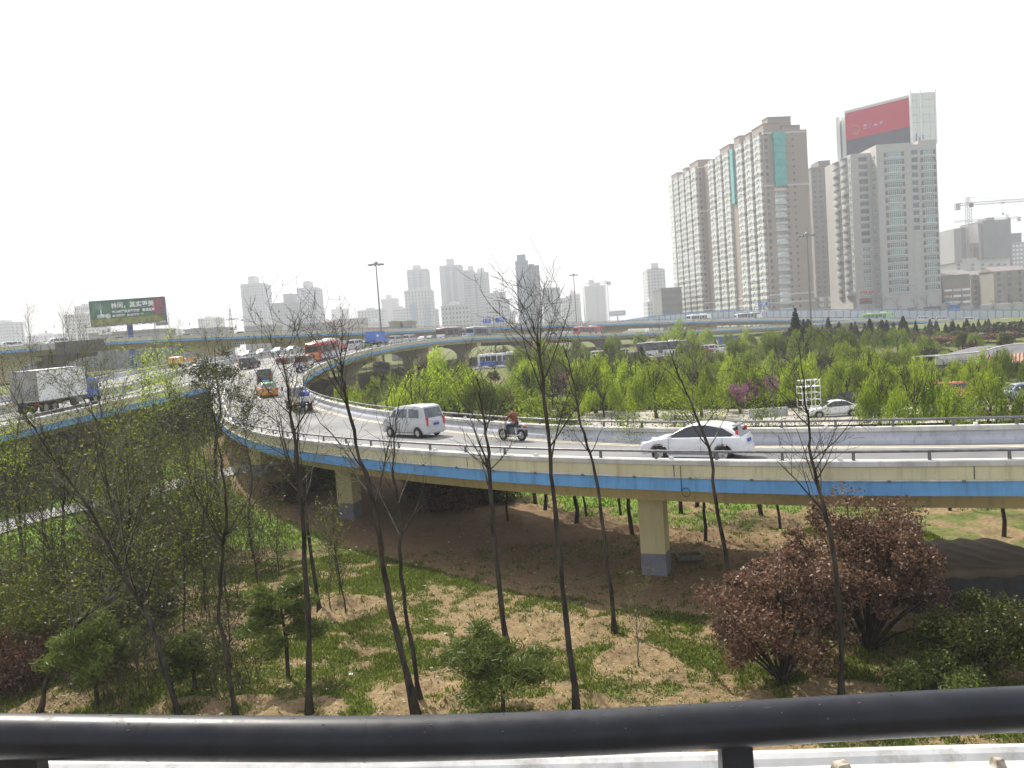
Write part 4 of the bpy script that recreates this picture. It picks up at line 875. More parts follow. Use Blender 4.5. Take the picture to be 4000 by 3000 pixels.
# ---- grey hoarding wall under the high overpass on the left
M['hoarding'] = mat('hoarding', (.20, .205, .215), .8, var=.16, scale=.25, stretch=(1, 1, .1))
hw = thing('hoarding_wall', 'long grey corrugated hoarding wall beyond the truck road', 'wall')
a_ = P(60, 1440, 226); b_ = P(800, 1418, 250); n = 44; zw = 7.5; h_ = 9.0
for k in range(n):
    x = a_.x+(b_.x-a_.x)*(k+.5)/n; y = a_.y+(b_.y-a_.y)*(k+.5)/n; L = math.hypot(b_.x-a_.x, b_.y-a_.y)/n
    obj('panel', MB().box((x, y+.06*(k % 2), zw+h_/2+.25*((k*7) % 3-1)), (L-.06, .12, h_), math.atan2(b_.y-a_.y, b_.x-a_.x)), M['hoarding'], hw)
# ---- haze
M['haze'] = hz = bpy.data.materials.new('haze'); hz.use_nodes = True; hz.node_tree.nodes.clear()
pv = hz.node_tree.nodes.new('ShaderNodeVolumePrincipled'); pv.inputs['Color'].default_value = (.97, .98, 1, 1); pv.inputs['Density'].default_value = .00047; pv.inputs['Anisotropy'].default_value = .1
ho = hz.node_tree.nodes.new('ShaderNodeOutputMaterial'); hz.node_tree.links.new(pv.outputs[0], ho.inputs['Volume'])
obj('haze', MB().box((0, 1350, 64.5), (5200, 3500, 133)), hz, kind='stuff')
# ================================================================ trees, shrubs, hedges
def quads(name, C, U, V, m):
    v = np.stack([C-U-V, C+U-V, C+U+V, C-U+V], 1).reshape(-1, 3); return tri_mesh(name, v, m, 4)
def unit(a): return a/np.maximum(np.linalg.norm(a, axis=1)[:, None], 1e-9)
def rand_dirs(n, r): return unit(r.normal(size=(n, 3)))
def leaf_quads(name, C, L, W, m, r, droop=0.0):
    n = len(C); u = rand_dirs(n, r); u[:, 2] -= droop; u = unit(u); w_ = unit(np.cross(u, rand_dirs(n, r)))
    s = r.uniform(.6, 1.3, n)[:, None]; return quads(name, C, u*L/2*s, w_*W/2*s, m)
L_ = leafmat
M['lf_willow'] = L_('lf_willow', (.13, .21, .010), (.40, .50, .025), .62, c2=(.46, .52, .05))
M['lf_willow_dull'] = L_('lf_willow_dull', (.07, .12, .010), (.26, .33, .02), .55)
M['lf_young'] = L_('lf_young', (.04, .065, .005), (.19, .21, .014), .45, c2=(.32, .31, .03))
M['lf_olive'] = L_('lf_olive', (.022, .032, .006), (.095, .11, .016), .35, c2=(.22, .24, .03))
M['lf_dark'] = L_('lf_dark', (.007, .014, .005), (.032, .05, .018), .12)
M['lf_pine'] = L_('lf_pine', (.05, .075, .010), (.15, .19, .035), .35)
M['lf_grey'] = L_('lf_grey', (.035, .045, .022), (.15, .16, .09), .3)
M['lf_purple'] = L_('lf_purple', (.055, .028, .016), (.25, .14, .085), .42, c2=(.52, .40, .31))
M['lf_rust'] = L_('lf_rust', (.05, .022, .013), (.17, .085, .05), .35)
M['lf_pink'] = L_('lf_pink', (.22, .07, .14), (.42, .20, .31), .4)
M['lf_hedge'] = L_('lf_hedge', (.16, .26, .010), (.46, .55, .03), .55)
M['lf_redhedge'] = L_('lf_redhedge', (.05, .012, .012), (.15, .03, .03), .3)
def limb(mb, p, d, L, r0, r, depth, tips, kids=3, wob=.25, up=.25, nseg=5, spread=.8, rmin=.006):
    pts = [Vector(p)]; dv = Vector(d).normalized(); rad = [r0]
    for i in range(nseg):
        dv = (dv+Vector((r.normal(0, wob), r.normal(0, wob), r.normal(0, wob)+up))*.35).normalized()
        pts.append(pts[-1]+dv*L/nseg); rad.append(max(rmin, r0*(1-.75*(i+1)/nseg)))
    mb.tube(pts, rad, 6 if r0 > .03 else 4 if r0 > .012 else 3, False)
    if depth == 0: tips.append((pts[-1], dv)); tips.append((pts[-2], dv)); return
    for k in range(kids):
        f = r.uniform(.3, 1.0); i = min(nseg-1, int(f*nseg)); q = pts[i].lerp(pts[i+1], f*nseg-i)
        side = Vector(r.normal(size=3)); side = (side-dv*side.dot(dv)).normalized(); nd = (dv*(1-spread*.5)+side*spread).normalized()
        limb(mb, q, nd, L*r.uniform(.38, .68), max(rmin, rad[i]*.6), r, depth-1, tips, kids, wob, up, max(3, nseg-1), spread, rmin)
    tips.append((pts[-1], dv))
def gpos(x, y): return float(gz(np.array([x]), np.array([y]))[0])
# ---- the bare trees close to the bridge
for k, (lab, path, r0, nb_) in enumerate(FT):
    r = np.random.default_rng(100+k); base = G(*path[0]); d = (base-Vector((0, 0, CAMZ))).dot(FW)
    pts = [Vector(base)]
    for (a, b) in path[1:]: pts.append(P(a, b, d+r.uniform(-.5, .5)))
    pts = np.array([list(p) for p in pts]); pts[0, 2] = gpos(pts[0, 0], pts[0, 1])-.1
    n = len(pts); q = hermite(np.arange(n), pts, np.linspace(0, n-1, 26)); q[1:-1] += r.normal(0, .018, (24, 3))
    o0 = q[0].copy(); t = thing('bare_tree', lab, 'tree', 'leafless trees in the foreground', tuple(o0)); q = q-o0
    sl2 = np.linspace(0, 1, 26); rad = r0*.78*(1-.82*sl2**1.1); rad = rad*(1+.10*np.sin(sl2*40+k)*r.random(26)+.08*r.normal(size=26)*(sl2 < .8)); rad[0] *= 1.75; rad[1] *= 1.12
    left = lab.find('left') >= 0 or k >= 8
    obj('trunk', MB().tube(q, list(rad), 9), M['bark'], t, smooth=True)
    tips = []; H = q[-1, 2]
    for j in range(nb_+3+(7 if k >= 8 else 0)):
        f = r.uniform(.34, .98)**.8; i = min(24, int(f*25)); p = q[i]; tang = Vector(q[i+1]-q[i]).normalized(); a = r.uniform(0, 2*PI)
        # boughs spread mostly across the view, as on these pruned trees
        dr = Vector((math.cos(a), .6*math.sin(a), 0)); nd = (tang*r.uniform(.55, 1.1)+dr*r.uniform(.5, .9)).normalized(); mb = MB()
        L = H*r.uniform(.14, .30)*(1.15-.5*f)*(1.0 if k < 8 else 1.5)
        limb(mb, p, nd, L, rad[i]*.5, r, 2, tips, 3, .3, .28, 5, .75, .005)
        obj('branch', mb, M['bark'] if r.random() < (.8 if k < 8 else .45) else M['bark_pale'], t, smooth=True)
    mb = MB(); tg = Vector(q[-1]-q[-3]).normalized()
    for j in range(5): limb(mb, q[-1-j*2], (tg+Vector(r.normal(0, .42, 3))).normalized(), H*r.uniform(.09, .17), rad[-1]*.8, r, 2, tips, 3, .18, .22, 5, .6, .0045)
    obj('twig_top', mb, M['bark'], t, smooth=True)
    if k < 8: continue
    C = np.array([list(p) for p, _ in tips]); m_ = 2
    C = np.repeat(C, m_, 0)+r.normal(0, .07 if k < 8 else .16, (len(C)*m_, 3)); put('foliage', leaf_quads('foliage', C, .05, .03, M['lf_young'], r), t)
# ---- stand-alone makers of tree shapes; each returns [(part name, mesh)]
def sapling(seed, h, r0, nb_, leaf, nleaf, ls, sp=.35, low=.25, droopy=0.0, bark='bark', lsd=.3):
    r = np.random.default_rng(seed); pts = [(0, 0, -.15)]; x = y = 0
    for k in range(1, 9): x += r.normal(0, .035*h/3); y += r.normal(0, .035*h/3); pts.append((x, y, h*k/8))
    q = np.array(pts); rad = [r0*(1-.85*k/8) for k in range(9)]; tr = MB().tube(q, rad, 7, False); tips = []; br = MB()
    for j in range(nb_):
        f = r.uniform(low, 1); i = min(7, int(f*8)); p = Vector(q[i]).lerp(Vector(q[i+1]), f*8-i); a = r.uniform(0, 2*PI)
        nd = Vector((math.cos(a)*sp*2, math.sin(a)*sp*2, .75)).normalized(); limb(br, p, nd, h*r.uniform(.16, .34), rad[i]*.5, r, 1, tips, 4, .3, .25, 4, .7, .008)
    out = [('trunk', tr.mesh('trunk', M[bark], True)), ('branch', br.mesh('branch', M[bark], True))]
    if nleaf:
        T_ = np.array([list(p) for p, _ in tips]); C = T_[r.integers(0, len(T_), nleaf)]+r.normal(0, lsd, (nleaf, 3))-np.array([0, 0, 1])*r.uniform(0, lsd, (nleaf, 1))
        out.append(('foliage', leaf_quads('foliage', C, ls, ls*.55, M[leaf], r, droopy)))
    return out
def willow(seed, h, R, leaf, n_str=170, bark='bark'):
    r = np.random.default_rng(seed); tr = MB(); tips = []
    q = [Vector((0, 0, -.2)), Vector((r.normal(0, .1), r.normal(0, .1), h*.2)), Vector((r.normal(0, .25), r.normal(0, .25), h*.42))]
    tr.tube(q, [.17, .14, .11], 8, False); br = MB()
    for j in range(9): a = 2*PI*j/9+r.uniform(-.3, .3); limb(br, q[-1].lerp(q[1], r.uniform(0, .5)), Vector((math.cos(a)*.7, math.sin(a)*.7, 1)), h*.5*r.uniform(.7, 1.1), .07, r, 1, tips, 4, .25, .15, 5, .7, .012)
    C = []; U = []
    lob = [(r.uniform(0, 2*PI), r.uniform(.2, .95), r.uniform(.2, 1)) for _ in range(9)]
    for k in range(n_str):
        lo = lob[k % 9]; a = lo[0]+r.normal(0, .26); rr_ = R*min(1.25, abs(r.normal(lo[1], .16))); top = h*(1-.36*(rr_/R)**2)*r.uniform(.74, 1.04)*(.55+.45*lo[2]); ln = r.uniform(.3, .95)*top*(.45+.55*min(1, rr_/R+.15)); ln = min(ln, top-1.2)
        m = int(ln/.11)+3; s = np.linspace(0, 1, m); x = rr_*math.cos(a)+s*.5*math.cos(a)+r.normal(0, .05, m).cumsum()*.3; y = rr_*math.sin(a)+s*.5*math.sin(a)+r.normal(0, .05, m).cumsum()*.3
        C.append(np.stack([x, y, top-ln*s], 1)); 
    C = np.concatenate(C); C = np.concatenate([C, C+r.normal(0, .12, C.shape)]); n = len(C); u = r.normal(0, .45, (n, 3)); u[:, 2] = -1; u = unit(u); w_ = unit(np.cross(u, rand_dirs(n, r)))
    L = r.uniform(.5, 1.3, n)[:, None]; me = quads('foliage', C, u*.11*L, w_*.021*L, M[leaf])
    return [('trunk', tr.mesh('trunk', M[bark], True)), ('branch', br.mesh('branch', M[bark], True)), ('foliage', me)]
def conifer(seed, h, R, n=2600, leaf='lf_dark'):
    r = np.random.default_rng(seed); tr = MB().tube([(0, 0, -.2), (0, 0, h*.95)], [.11, .02], 6, False); f = 1-np.sqrt(r.random(n)); f = np.clip(f+.03, 0, 1); tier = np.floor(f*11)/11; a = r.uniform(0, 2*PI, n)
    lump = .5+.85*vnoise(a*2.2+tier*7, tier*9+seed, seed); rad = R*(1-f)**.85*np.sqrt(r.random(n))*lump
    C = np.stack([rad*np.cos(a), rad*np.sin(a), .35+(h-.35)*f-rad*.22], 1); u = np.stack([np.cos(a), np.sin(a), r.normal(.1, .4, n)], 1); u = unit(u); w_ = unit(np.cross(u, rand_dirs(n, r)))
    return [('trunk', tr.mesh('trunk', M['bark'], True)), ('foliage', quads('foliage', C, u*.22, w_*.07, M[leaf]))]
def bush(seed, R, h, n, leaf, ls, lumps=14, twig=10, stem_h=.3, flat=.8, lr=1.0):
    r = np.random.default_rng(seed); cs = []
    for k in range(lumps): a = r.uniform(0, 2*PI); q = R*math.sqrt(r.random())*.8; cs.append((q*math.cos(a), q*math.sin(a), h*(stem_h+(1-stem_h)*(r.uniform(.25, 1)*(1-.45*(q/R)**2))-.12), R*r.uniform(.20, .42)*lr))
    cs = np.array(cs); i = r.integers(0, lumps, n); d_ = rand_dirs(n, r)*(r.random(n)**.42)[:, None]; C = cs[i, :3]+d_*cs[i, 3:4]*np.array([1, 1, flat]); C[:, 2] = np.maximum(C[:, 2], .05)
    tr = MB(); tips = []
    for k in range(twig): j = k % lumps; tr.tube([(r.normal(0, .08), r.normal(0, .08), -.1), tuple(cs[j, :3]*np.array([.45, .45, .5])), tuple(cs[j, :3]), tuple(cs[j, :3]+r.normal(0, .2, 3)*R/2)], [.045, .035, .02, .008], 5, False)
    return [('stem', tr.mesh('stem', M['bark'], True)), ('foliage', leaf_quads('foliage', C, ls, ls*.6, M[leaf], r))]
def pine(seed, h, R, n=9000):
    r = np.random.default_rng(seed); tr = MB(); q = [Vector((0, 0, -.1)), Vector((.05, 0, h*.4)), Vector((-.05, .05, h*.75)), Vector((0, 0, h*.95))]; tr.tube(q, [.07, .055, .035, .015], 7, False); pads = []
    for k in range(15):
        f = r.uniform(.38, 1); a = r.uniform(0, 2*PI); ln = R*(1.15-.7*f)*r.uniform(.6, 1.1); e = Vector((math.cos(a)*ln, math.sin(a)*ln, h*f+ln*.12)); tr.tube([q[1].lerp(q[3], max(0, (f-.42)/.58)), e*.6+Vector((0, 0, h*f*.38)), e], [.025, .018, .008], 4, False)
        for s in (1, .72, .5): pads.append((e.x*s+r.normal(0, .1), e.y*s+r.normal(0, .1), e.z+r.normal(0, .08), R*r.uniform(.16, .30)))
    pads = np.array(pads); i = r.integers(0, len(pads), n); C = pads[i, :3]+rand_dirs(n, r)*(r.random(n)**.5)[:, None]*pads[i, 3:4]*np.array([1, 1, .55])
    u = rand_dirs(n, r); u[:, 2] = abs(u[:, 2])*.8+.1; u = unit(u); w_ = unit(np.cross(u, rand_dirs(n, r))); return [('trunk', tr.mesh('trunk', M['bark'], True)), ('foliage', quads('foliage', C, u*.085, w_*.011, M['lf_pine']))]
def plant(kind, parts, label, cat, group, x, y, z=None, rz=0, s=1.0, sz=None):
    t = thing(kind, label, cat, group, (x, y, gpos(x, y) if z is None else z), rz); t.scale = (s, s, s if sz is None else sz)
    for n, me in parts: put(n, me, t)
    return t
RR = random.Random(11)
COLS = [(150, 'below the box truck rear'), (330, 'below the box truck'), (480, 'below the blue truck cab'), (690, 'below the orange stake truck'), (900, 'by the loose dark evergreen'), (1130, 'by the ramp tip'), (1400, 'under the red bus'), (1520, 'under the blue box truck'), (1640, 'under the white vans'), (1790, 'under the red and white bus'), (1960, 'under the blue road signs'), (2130, 'under the slim blue grey tower'), (2300, 'under the second lamp mast'), (2450, 'under the distant crane'), (2620, 'under the squat dark block'), (2760, 'under the slab far end'), (2900, 'under the slab middle'), (3060, 'under the slab near end'), (3150, 'by the tall cedar'), (3290, 'under the brown tower'), (3430, 'under the white tower side'), (3680, 'under the white tower front'), (3830, 'under the netted tower'), (9999, 'by the right edge')]
def col_(px): return next(t for a, t in COLS if px <= a)
# ---- thicket of young trees on the left
TV = [sapling(200+k, 6.5, .055, 22, ('lf_young', 'lf_olive', 'lf_olive', 'lf_young', 'lf_olive', 'lf_young')[k], (720, 900, 650, 500, 1250, 250)[k], .105, .3, .18, 0, 'bark' if k != 3 else 'bark_pale', .34) for k in range(6)]
TL_ = ['slim fresh-leaved young tree', 'olive-leaved young tree', 'thin dull-leaved young tree', 'pale-barked young tree', 'bushier olive young tree', 'almost leafless young tree']
done = []
for k in range(400):
    if len(done) >= 80: break
    px, py = RR.uniform(-60, 1080), RR.uniform(1900, 2480)
    if px < 440 and py > 1985 and RR.random() < .8: continue
    if px > 640 and py > 2080 and RR.random() < .75: continue
    if px > 900 and py > 1960: continue
    if py > 2180 and RR.random() < .5: continue
    p = G(px, py)
    if any(math.hypot(p.x-a, p.y-b) < 1.5 for a, b in done) or ramp_dist(np.array([p.x]), np.array([p.y]))[0] < 6.3: continue
    done.append((p.x, p.y)); v = RR.randrange(6) if not (px < 440 and py > 1985) else 5; d = (p-Vector((0, 0, CAMZ))).dot(FW); tp = RR.uniform(1690, 1850) if px < 480 else RR.uniform(1590, 1780) if px < 700 else RR.uniform(1600, 1850); s = min(1.25, max(.45, (P(px, tp, d).z-p.z)/6.9))
    plant('young_tree', TV[v], TL_[v]+(', thicket back, ' if py < 2040 else ', thicket middle, ' if py < 2180 else ', thicket front, ')+col_(px), 'tree', 'young trees in the thicket left of the ramp', p.x, p.y, None, RR.uniform(0, 6), s)
for k, (px, py, s, v) in enumerate(((720, 2480, .8, 5), (800, 2300, .75, 0), (1020, 2330, .55, 5), (1350, 2380, .62, 5), (1325, 2330, .5, 5), (1290, 2370, .6, 3), (2495, 2590, .42, 3), (905, 2620, .6, 5), (1090, 2250, .5, 0))):
    p = G(px, py); plant('thin_sapling', TV[v], ('leaning young sapling near the lower left rail', 'leafy sapling above the left pine', 'short sapling on the sunny earth left of the first trunk', 'left stem of the sapling trio by the leaning twin-stem tree', 'middle stem of the sapling trio by the leaning twin-stem tree', 'right pale stem of the sapling trio by the leaning twin-stem tree', 'tiny pale sapling standing before the near pillar', 'small bare sapling in front of the left pine', 'thin leafy sapling at the edge of the ramp shadow')[k], 'sapling', 'thin saplings in the foreground', p.x, p.y, None, k, s)
def brush(seed, h, n, leaf, nl):
    r = np.random.default_rng(seed); br = MB(); tips = []
    for k in range(n): a = r.uniform(0, 2*PI); s_ = r.uniform(.2, .9); limb(br, (r.normal(0, .35), r.normal(0, .35), -.05), Vector((math.cos(a)*s_, math.sin(a)*s_, 1)), h*r.uniform(.5, 1.0), .022, r, 2, tips, 3, .3, .12, 5, .7, .006)
    T_ = np.array([list(p) for p, _ in tips]); C = T_[r.integers(0, len(T_), nl)]+r.normal(0, .12, (nl, 3)); return [('branch', br.mesh('branch', M['bark_mid'], True)), ('foliage', leaf_quads('foliage', C, .085, .05, M[leaf], r))]
M['bark_mid'] = mat('bark_mid', (.05, .04, .03), .9, var=.4, scale=4, rgb2=(.13, .11, .085), spec=.2)
TB = [brush(240+k, (2.8, 3.6, 2.2, 3.2)[k], 9, ('lf_olive', 'lf_young', 'lf_rust', 'lf_olive')[k], (330, 280, 220, 480)[k]) for k in range(4)]; cnt_ = 0
for k in range(300):
    px, py = RR.uniform(-80, 1060), RR.uniform(1900, 2760)
    if cnt_ >= 105: break
    if (px < 430 and 2020 < py < 2330) or (px > 700 and py > 2150 and RR.random() < .6): continue
    p = G(px, py)
    if ramp_dist(np.array([p.x]), np.array([p.y]))[0] < 6: continue
    cnt_ += 1; v = RR.randrange(4); plant('brush', TB[v], ('tangled olive brush', 'tall fresh-leaved brush', 'low rusty twig brush', 'leafy tangled brush')[v]+(', thicket back, ' if py < 2100 else ', thicket middle, ' if py < 2350 else ', thicket front, ')+col_(px), 'bush', 'tangled brush left of the ramp', p.x, p.y, None, RR.uniform(0, 6), RR.uniform(.7, 1.15)*(.8 if p.y < 26 else 1))
# green-budded willow twigs poking up before the truck road
WS = [willow(300+k, 6.8, 2.6, ('lf_willow', 'lf_willow', 'lf_willow_dull', 'lf_willow', 'lf_willow_dull')[k], 215) for k in range(5)]
WL = ['full bright willow', 'narrow bright willow', 'dull green willow', 'long-stranded bright willow', 'uneven dull willow']
def willow_at(px, py, d, v, where, wide=1.0, grp=None):
    p = P(px, py, d); g = gpos(p.x, p.y); h = p.z-g; plant('willow', WS[v], WL[v]+' '+where+' '+col_(px), 'willow', 'willows '+where, p.x, p.y, g, RR.uniform(0, 6), h/6.8*wide*1.25, h/6.8*1.14)
WT = [sapling(290+k, 6.5, .05, 16, 'lf_willow', (800, 1200)[k], .075, .22, .45, .4, 'bark', .22) for k in range(2)]
for k, (px, py, d) in enumerate(((550, 1420, 60), (640, 1410, 62), (470, 1540, 52), (700, 1480, 60), (590, 1500, 55), (40, 1690, 46))):
    p = P(px, py, d); g = gpos(p.x, p.y); plant('young_willow', WT[k % 2], 'young tree with yellow-green tips before the truck road, '+('tallest, left of the orange truck', 'beside the tallest', 'right of the blue cab', 'next to the dark evergreen', 'lower, between the tallest two', 'at the left picture edge')[k], 'tree', 'yellow-green young trees before the truck road', p.x, p.y, g, k, (p.z-g)/6.9)
for px, py, d, v, w_2 in ((1700, 1385, 84, 0, 1.15), (1622, 1470, 76, 3, .8), (1800, 1425, 90, 1, 1), (1885, 1475, 80, 4, .9), (1405, 1500, 80, 3, .9), (1310, 1528, 84, 0, .8), (1500, 1468, 97, 2, .9), (1995, 1505, 82, 2, .9), (2105, 1345, 112, 0, .85), (1560, 1530, 72, 1, .8), (2060, 1440, 96, 4, .9), (1250, 1550, 90, 1, .7)):
    willow_at(px, py, d, v, 'inside the ramp bend', w_2*1.35)
for k in range(40):
    px = 2235+k*46+RR.uniform(-32, 32); willow_at(px, RR.uniform(1385, 1480)-(20 if px > 3000 else 0), RR.uniform(72, 90), RR.choice((0, 1, 3, 3, 0, 2)), 'in the front row', RR.uniform(.7, 1.15))
for k in range(42):
    px = 2080+k*48+RR.uniform(-35, 35); willow_at(px, RR.uniform(1365, 1425)-(35 if px > 3250 else 0), RR.uniform(96, 120), RR.choice((0, 2, 3, 4, 1)), 'in the middle row', RR.uniform(.8, 1.2))
for k in range(34):
    px = 2000+k*59+RR.uniform(-40, 40)
    if 2500 < px < 2860 and RR.random() < .5: continue
    willow_at(px, RR.uniform(1325, 1375)-(45 if px > 3000 else 0), RR.uniform(125, 160), RR.choice((2, 4, 2)), 'in the back row', RR.uniform(.9, 1.3))
for px, py, d, v, w_2 in ((2660, 1255, 192, 0, 1.3), (2760, 1282, 200, 1, 1.0), (2905, 1275, 215, 3, .8), (2845, 1300, 200, 2, .9), (3010, 1290, 210, 4, .8), (2500, 1300, 215, 4, 1.1), (2390, 1310, 210, 2, 1), (2580, 1305, 230, 2, 1), (1960, 1345, 215, 0, .8), (2050, 1360, 210, 4, 1), (2250, 1320, 230, 2, .9)):
    willow_at(px, py, d, v, 'beyond the ground road', w_2)
for k in range(22):
    px = 2880+k*52+RR.uniform(-25, 25); willow_at(px, RR.uniform(1290, 1335), RR.uniform(158, 178), RR.choice((2, 4, 2, 0)), 'at the roadside', RR.uniform(.9, 1.4))
for px, py, d, v, w_2 in ((3430, 1440, 60, 3, .9), (3565, 1425, 58, 0, .9), (3690, 1450, 57, 3, .8), (3850, 1450, 57, 1, .8), (3990, 1500, 55, 3, .7)):
    willow_at(px, py, d, v, 'between ramp and parked cars', w_2)
# trunks seen under the ramp
SV = [sapling(400+k, 5.5, (.13, .10, .08)[k], 14, 'lf_willow_dull', (1500, 900, 300)[k], .09, .35, .4, 0, 'bark', .4) for k in range(3)]
for k, p in enumerate(SAPL):
    v = (0, 0, 0, 0, 2, 0, 0, 1, 0, 2, 1, 1, 1, 2, 2)[k]; plant('park_tree', SV[v], ('thick dark', 'slimmer brown', 'thin')[v]+' trunk under the ramp, '+('first left of the tall bare tree', 'just left of the tall bare tree', 'behind the tall bare tree', 'left of the near pillar by the bent tree', 'between the bent tree and the near pillar', 'touching the near pillar on its right', 'second right of the near pillar', 'standing nearest right of the near pillar', 'behind the forked bare tree', 'in the earth ring right of the forked tree', 'behind the top of the purple plums', 'right of the purple plums', 'furthest right by the tarpaulin', 'furthest left under the ramp', 'thinly between two dark ones')[k], 'tree', 'trunks seen under the ramp', p.x, p.y, None, k*1.3, RR.uniform(.85, 1.1))
# bare grey trees among the willows
BV = [sapling(420+k, 7, .10, 26, 'lf_young', (150, 60, 500)[k], .08, .4, .22, 0, ('bark', 'bark_pale', 'bark')[k], .3) for k in range(3)]
for k in range(40):
    px = 1280+k*68+RR.uniform(-40, 40); d = RR.uniform(68, 150); p = P(px, RR.uniform(1360, 1440), d); g = gpos(p.x, p.y); v = k % 3
    plant('bare_park_tree', BV[v], ('dark leafless tree', 'pale-barked leafless tree', 'budding leafless tree')[v]+' between the willows '+col_(px)+(', nearer' if d < 99 else ', farther'), 'tree', 'leafless trees between the willows', p.x, p.y, g, RR.uniform(0, 6), (p.z-g)/7)
for k, (px, py, d) in enumerate(((3090, 1560, 74), (3120, 1600, 70), (3700, 1560, 66), (3610, 1540, 70), (3480, 1600, 60), (2420, 1590, 66), (2150, 1600, 62))):
    p = P(px, py, d); g = gpos(p.x, p.y); plant('bare_bush', BV[1+k % 2], 'low tangled leafless bush by the pavement '+('left of the scaffold', 'right of the scaffold', 'by the coral red car', 'right of the stone slab', 'nearest the ramp rail at right', 'left of the hatchback', 'by the red notice')[k], 'bush', 'leafless bushes by the pavement', p.x, p.y, g, k, max(.3, (p.z-g)/7*1.3), max(.3, (p.z-g)/7))
for k, (px, py, d) in enumerate(((105, 1195, 150), (118, 1260, 150), (235, 1225, 148), (265, 1215, 150), (300, 1215, 149), (318, 1235, 150), (660, 1225, 182), (600, 1262, 180), (700, 1255, 184), (790, 1240, 190), (843, 1245, 190))):
    p = P(px, py, d); g = gpos(p.x, p.y); plant('poplar', BV[k % 2], 'slender leafless poplar before the high overpass, '+('leftmost and tallest', 'second from the left', 'left of the white van', 'left of the netted pier', 'at the billboard edge', 'just under the billboard edge', 'right of the billboard, tallest', 'at the right billboard corner', 'by the brown direction sign', 'left of the radio mast', 'above the dark evergreen')[k], 'tree', 'poplars before the high overpass', p.x, p.y, g, k*.7, (p.z-g)/7*.45, (p.z-g)/7)
for k, (px, py, d) in enumerate(((3440, 1165, 352), (3510, 1160, 350), (3575, 1168, 352), (3620, 1158, 350), (3670, 1165, 348), (3700, 1150, 352), (3750, 1168, 350), (3805, 1172, 350), (3880, 1172, 348), (3950, 1165, 346), (3390, 1172, 352))):
    p = P(px, py, d); g = 3; plant('street_tree', BV[k % 3], 'grey leafless street tree behind the noise barrier, '+('before the podium corner', 'left of the blue shop window', 'at the blue shop window', 'at the tower corner', 'right of the white tower', 'before the shop house', 'under the shop awning', 'before the bay-stacked house', 'before the balcony house', 'nearest the right edge', 'left end of the row')[k], 'tree', 'street trees before the shops', p.x, p.y, g, k*.9, (p.z-g)/7*1.1, (p.z-g)/7)
# undergrowth: olive bushes between the willows
UV = [bush(700+k, 1.9, 2.3, 3000, ('lf_olive', 'lf_young', 'lf_rust')[k], .16, 16, 10, .1) for k in range(3)]
for k in range(84):
    row = k % 3; px = 1240+(k//3)*98+RR.uniform(-45, 45); d = ((74, 92), (96, 122), (128, 172))[row]; d = RR.uniform(*d); p = P(px, 1480, d); x, y = p.x, p.y
    if px > 3500 and row == 0 or ramp_dist(np.array([x]), np.array([y]))[0] < 8 or (row == 0 and y < 90 and px > 2250): continue
    v = (0, 0, 1, 0, 2)[k % 5]; plant('undergrowth_bush', UV[v], ('olive bush', 'fresh green bush', 'rusty brown bush')[v]+(' nearest the ramp ', ' between the willows ', ' by the ground road ')[row]+col_(px), 'bush', 'bushes between the willows', x, y, None, k*1.7, RR.uniform(.8, 1.5), RR.uniform(.7, 1.4))
# conifers
DV = [bush(720+k, 2.4, 4.0, 2400, ('lf_dark', 'lf_olive')[k], .24, 18, 8, .1) for k in range(2)]
CV = [conifer(500+k, 6, 1.25+.25*k, 2400) for k in range(3)]
for k in range(78):
    if k < 46: px, py, d, w = 3120+k*19.5+RR.uniform(-10, 10), RR.uniform(1240, 1280), RR.uniform(170, 215), 'by the noise barrier'
    elif k < 62: px, py, d, w = 2140+(k-46)*24+RR.uniform(-14, 14), RR.uniform(1345, 1385), RR.uniform(150, 172), 'beside the ground road'
    else: px, py, d, w = 2560+(k-62)*34+RR.uniform(-12, 12), RR.uniform(1305, 1335), RR.uniform(200, 220), 'behind the long bus'
    p = P(px, py, d); g = gpos(p.x, p.y); h = max(2.5, p.z-g); plant('conifer', CV[k % 3], ('dark pointed conifer ', 'dark conical conifer ', 'broad dark conifer ')[k % 3]+w+' '+col_(px), 'conifer', 'conifers '+w, p.x, p.y, g, RR.uniform(0, 6), h/6*RR.uniform(.75, 1.5), h/6*RR.uniform(.85, 1.1))
for k in range(26):
    px, py, d = 3080+k*38+RR.uniform(-18, 18), RR.uniform(1272, 1300), RR.uniform(165, 205); p = P(px, py, d); g = gpos(p.x, p.y); plant('dark_shrub', DV[k % 2], ('dark rounded evergreen shrub', 'dull brown-green shrub')[k % 2]+' by the noise barrier '+col_(px), 'shrub', 'dark shrubs by the noise barrier', p.x, p.y, g, k*1.3, RR.uniform(.9, 1.6), max(.5, (p.z-g)/4.2))
p = P(3105, 1205, 135); g = gpos(p.x, p.y); plant('cedar', conifer(520, 9, 2.3, 5200, 'lf_dark'), 'tall dark drooping cedar standing before the noise barrier', 'conifer', None, p.x, p.y, g, .3, (p.z-g)/9)
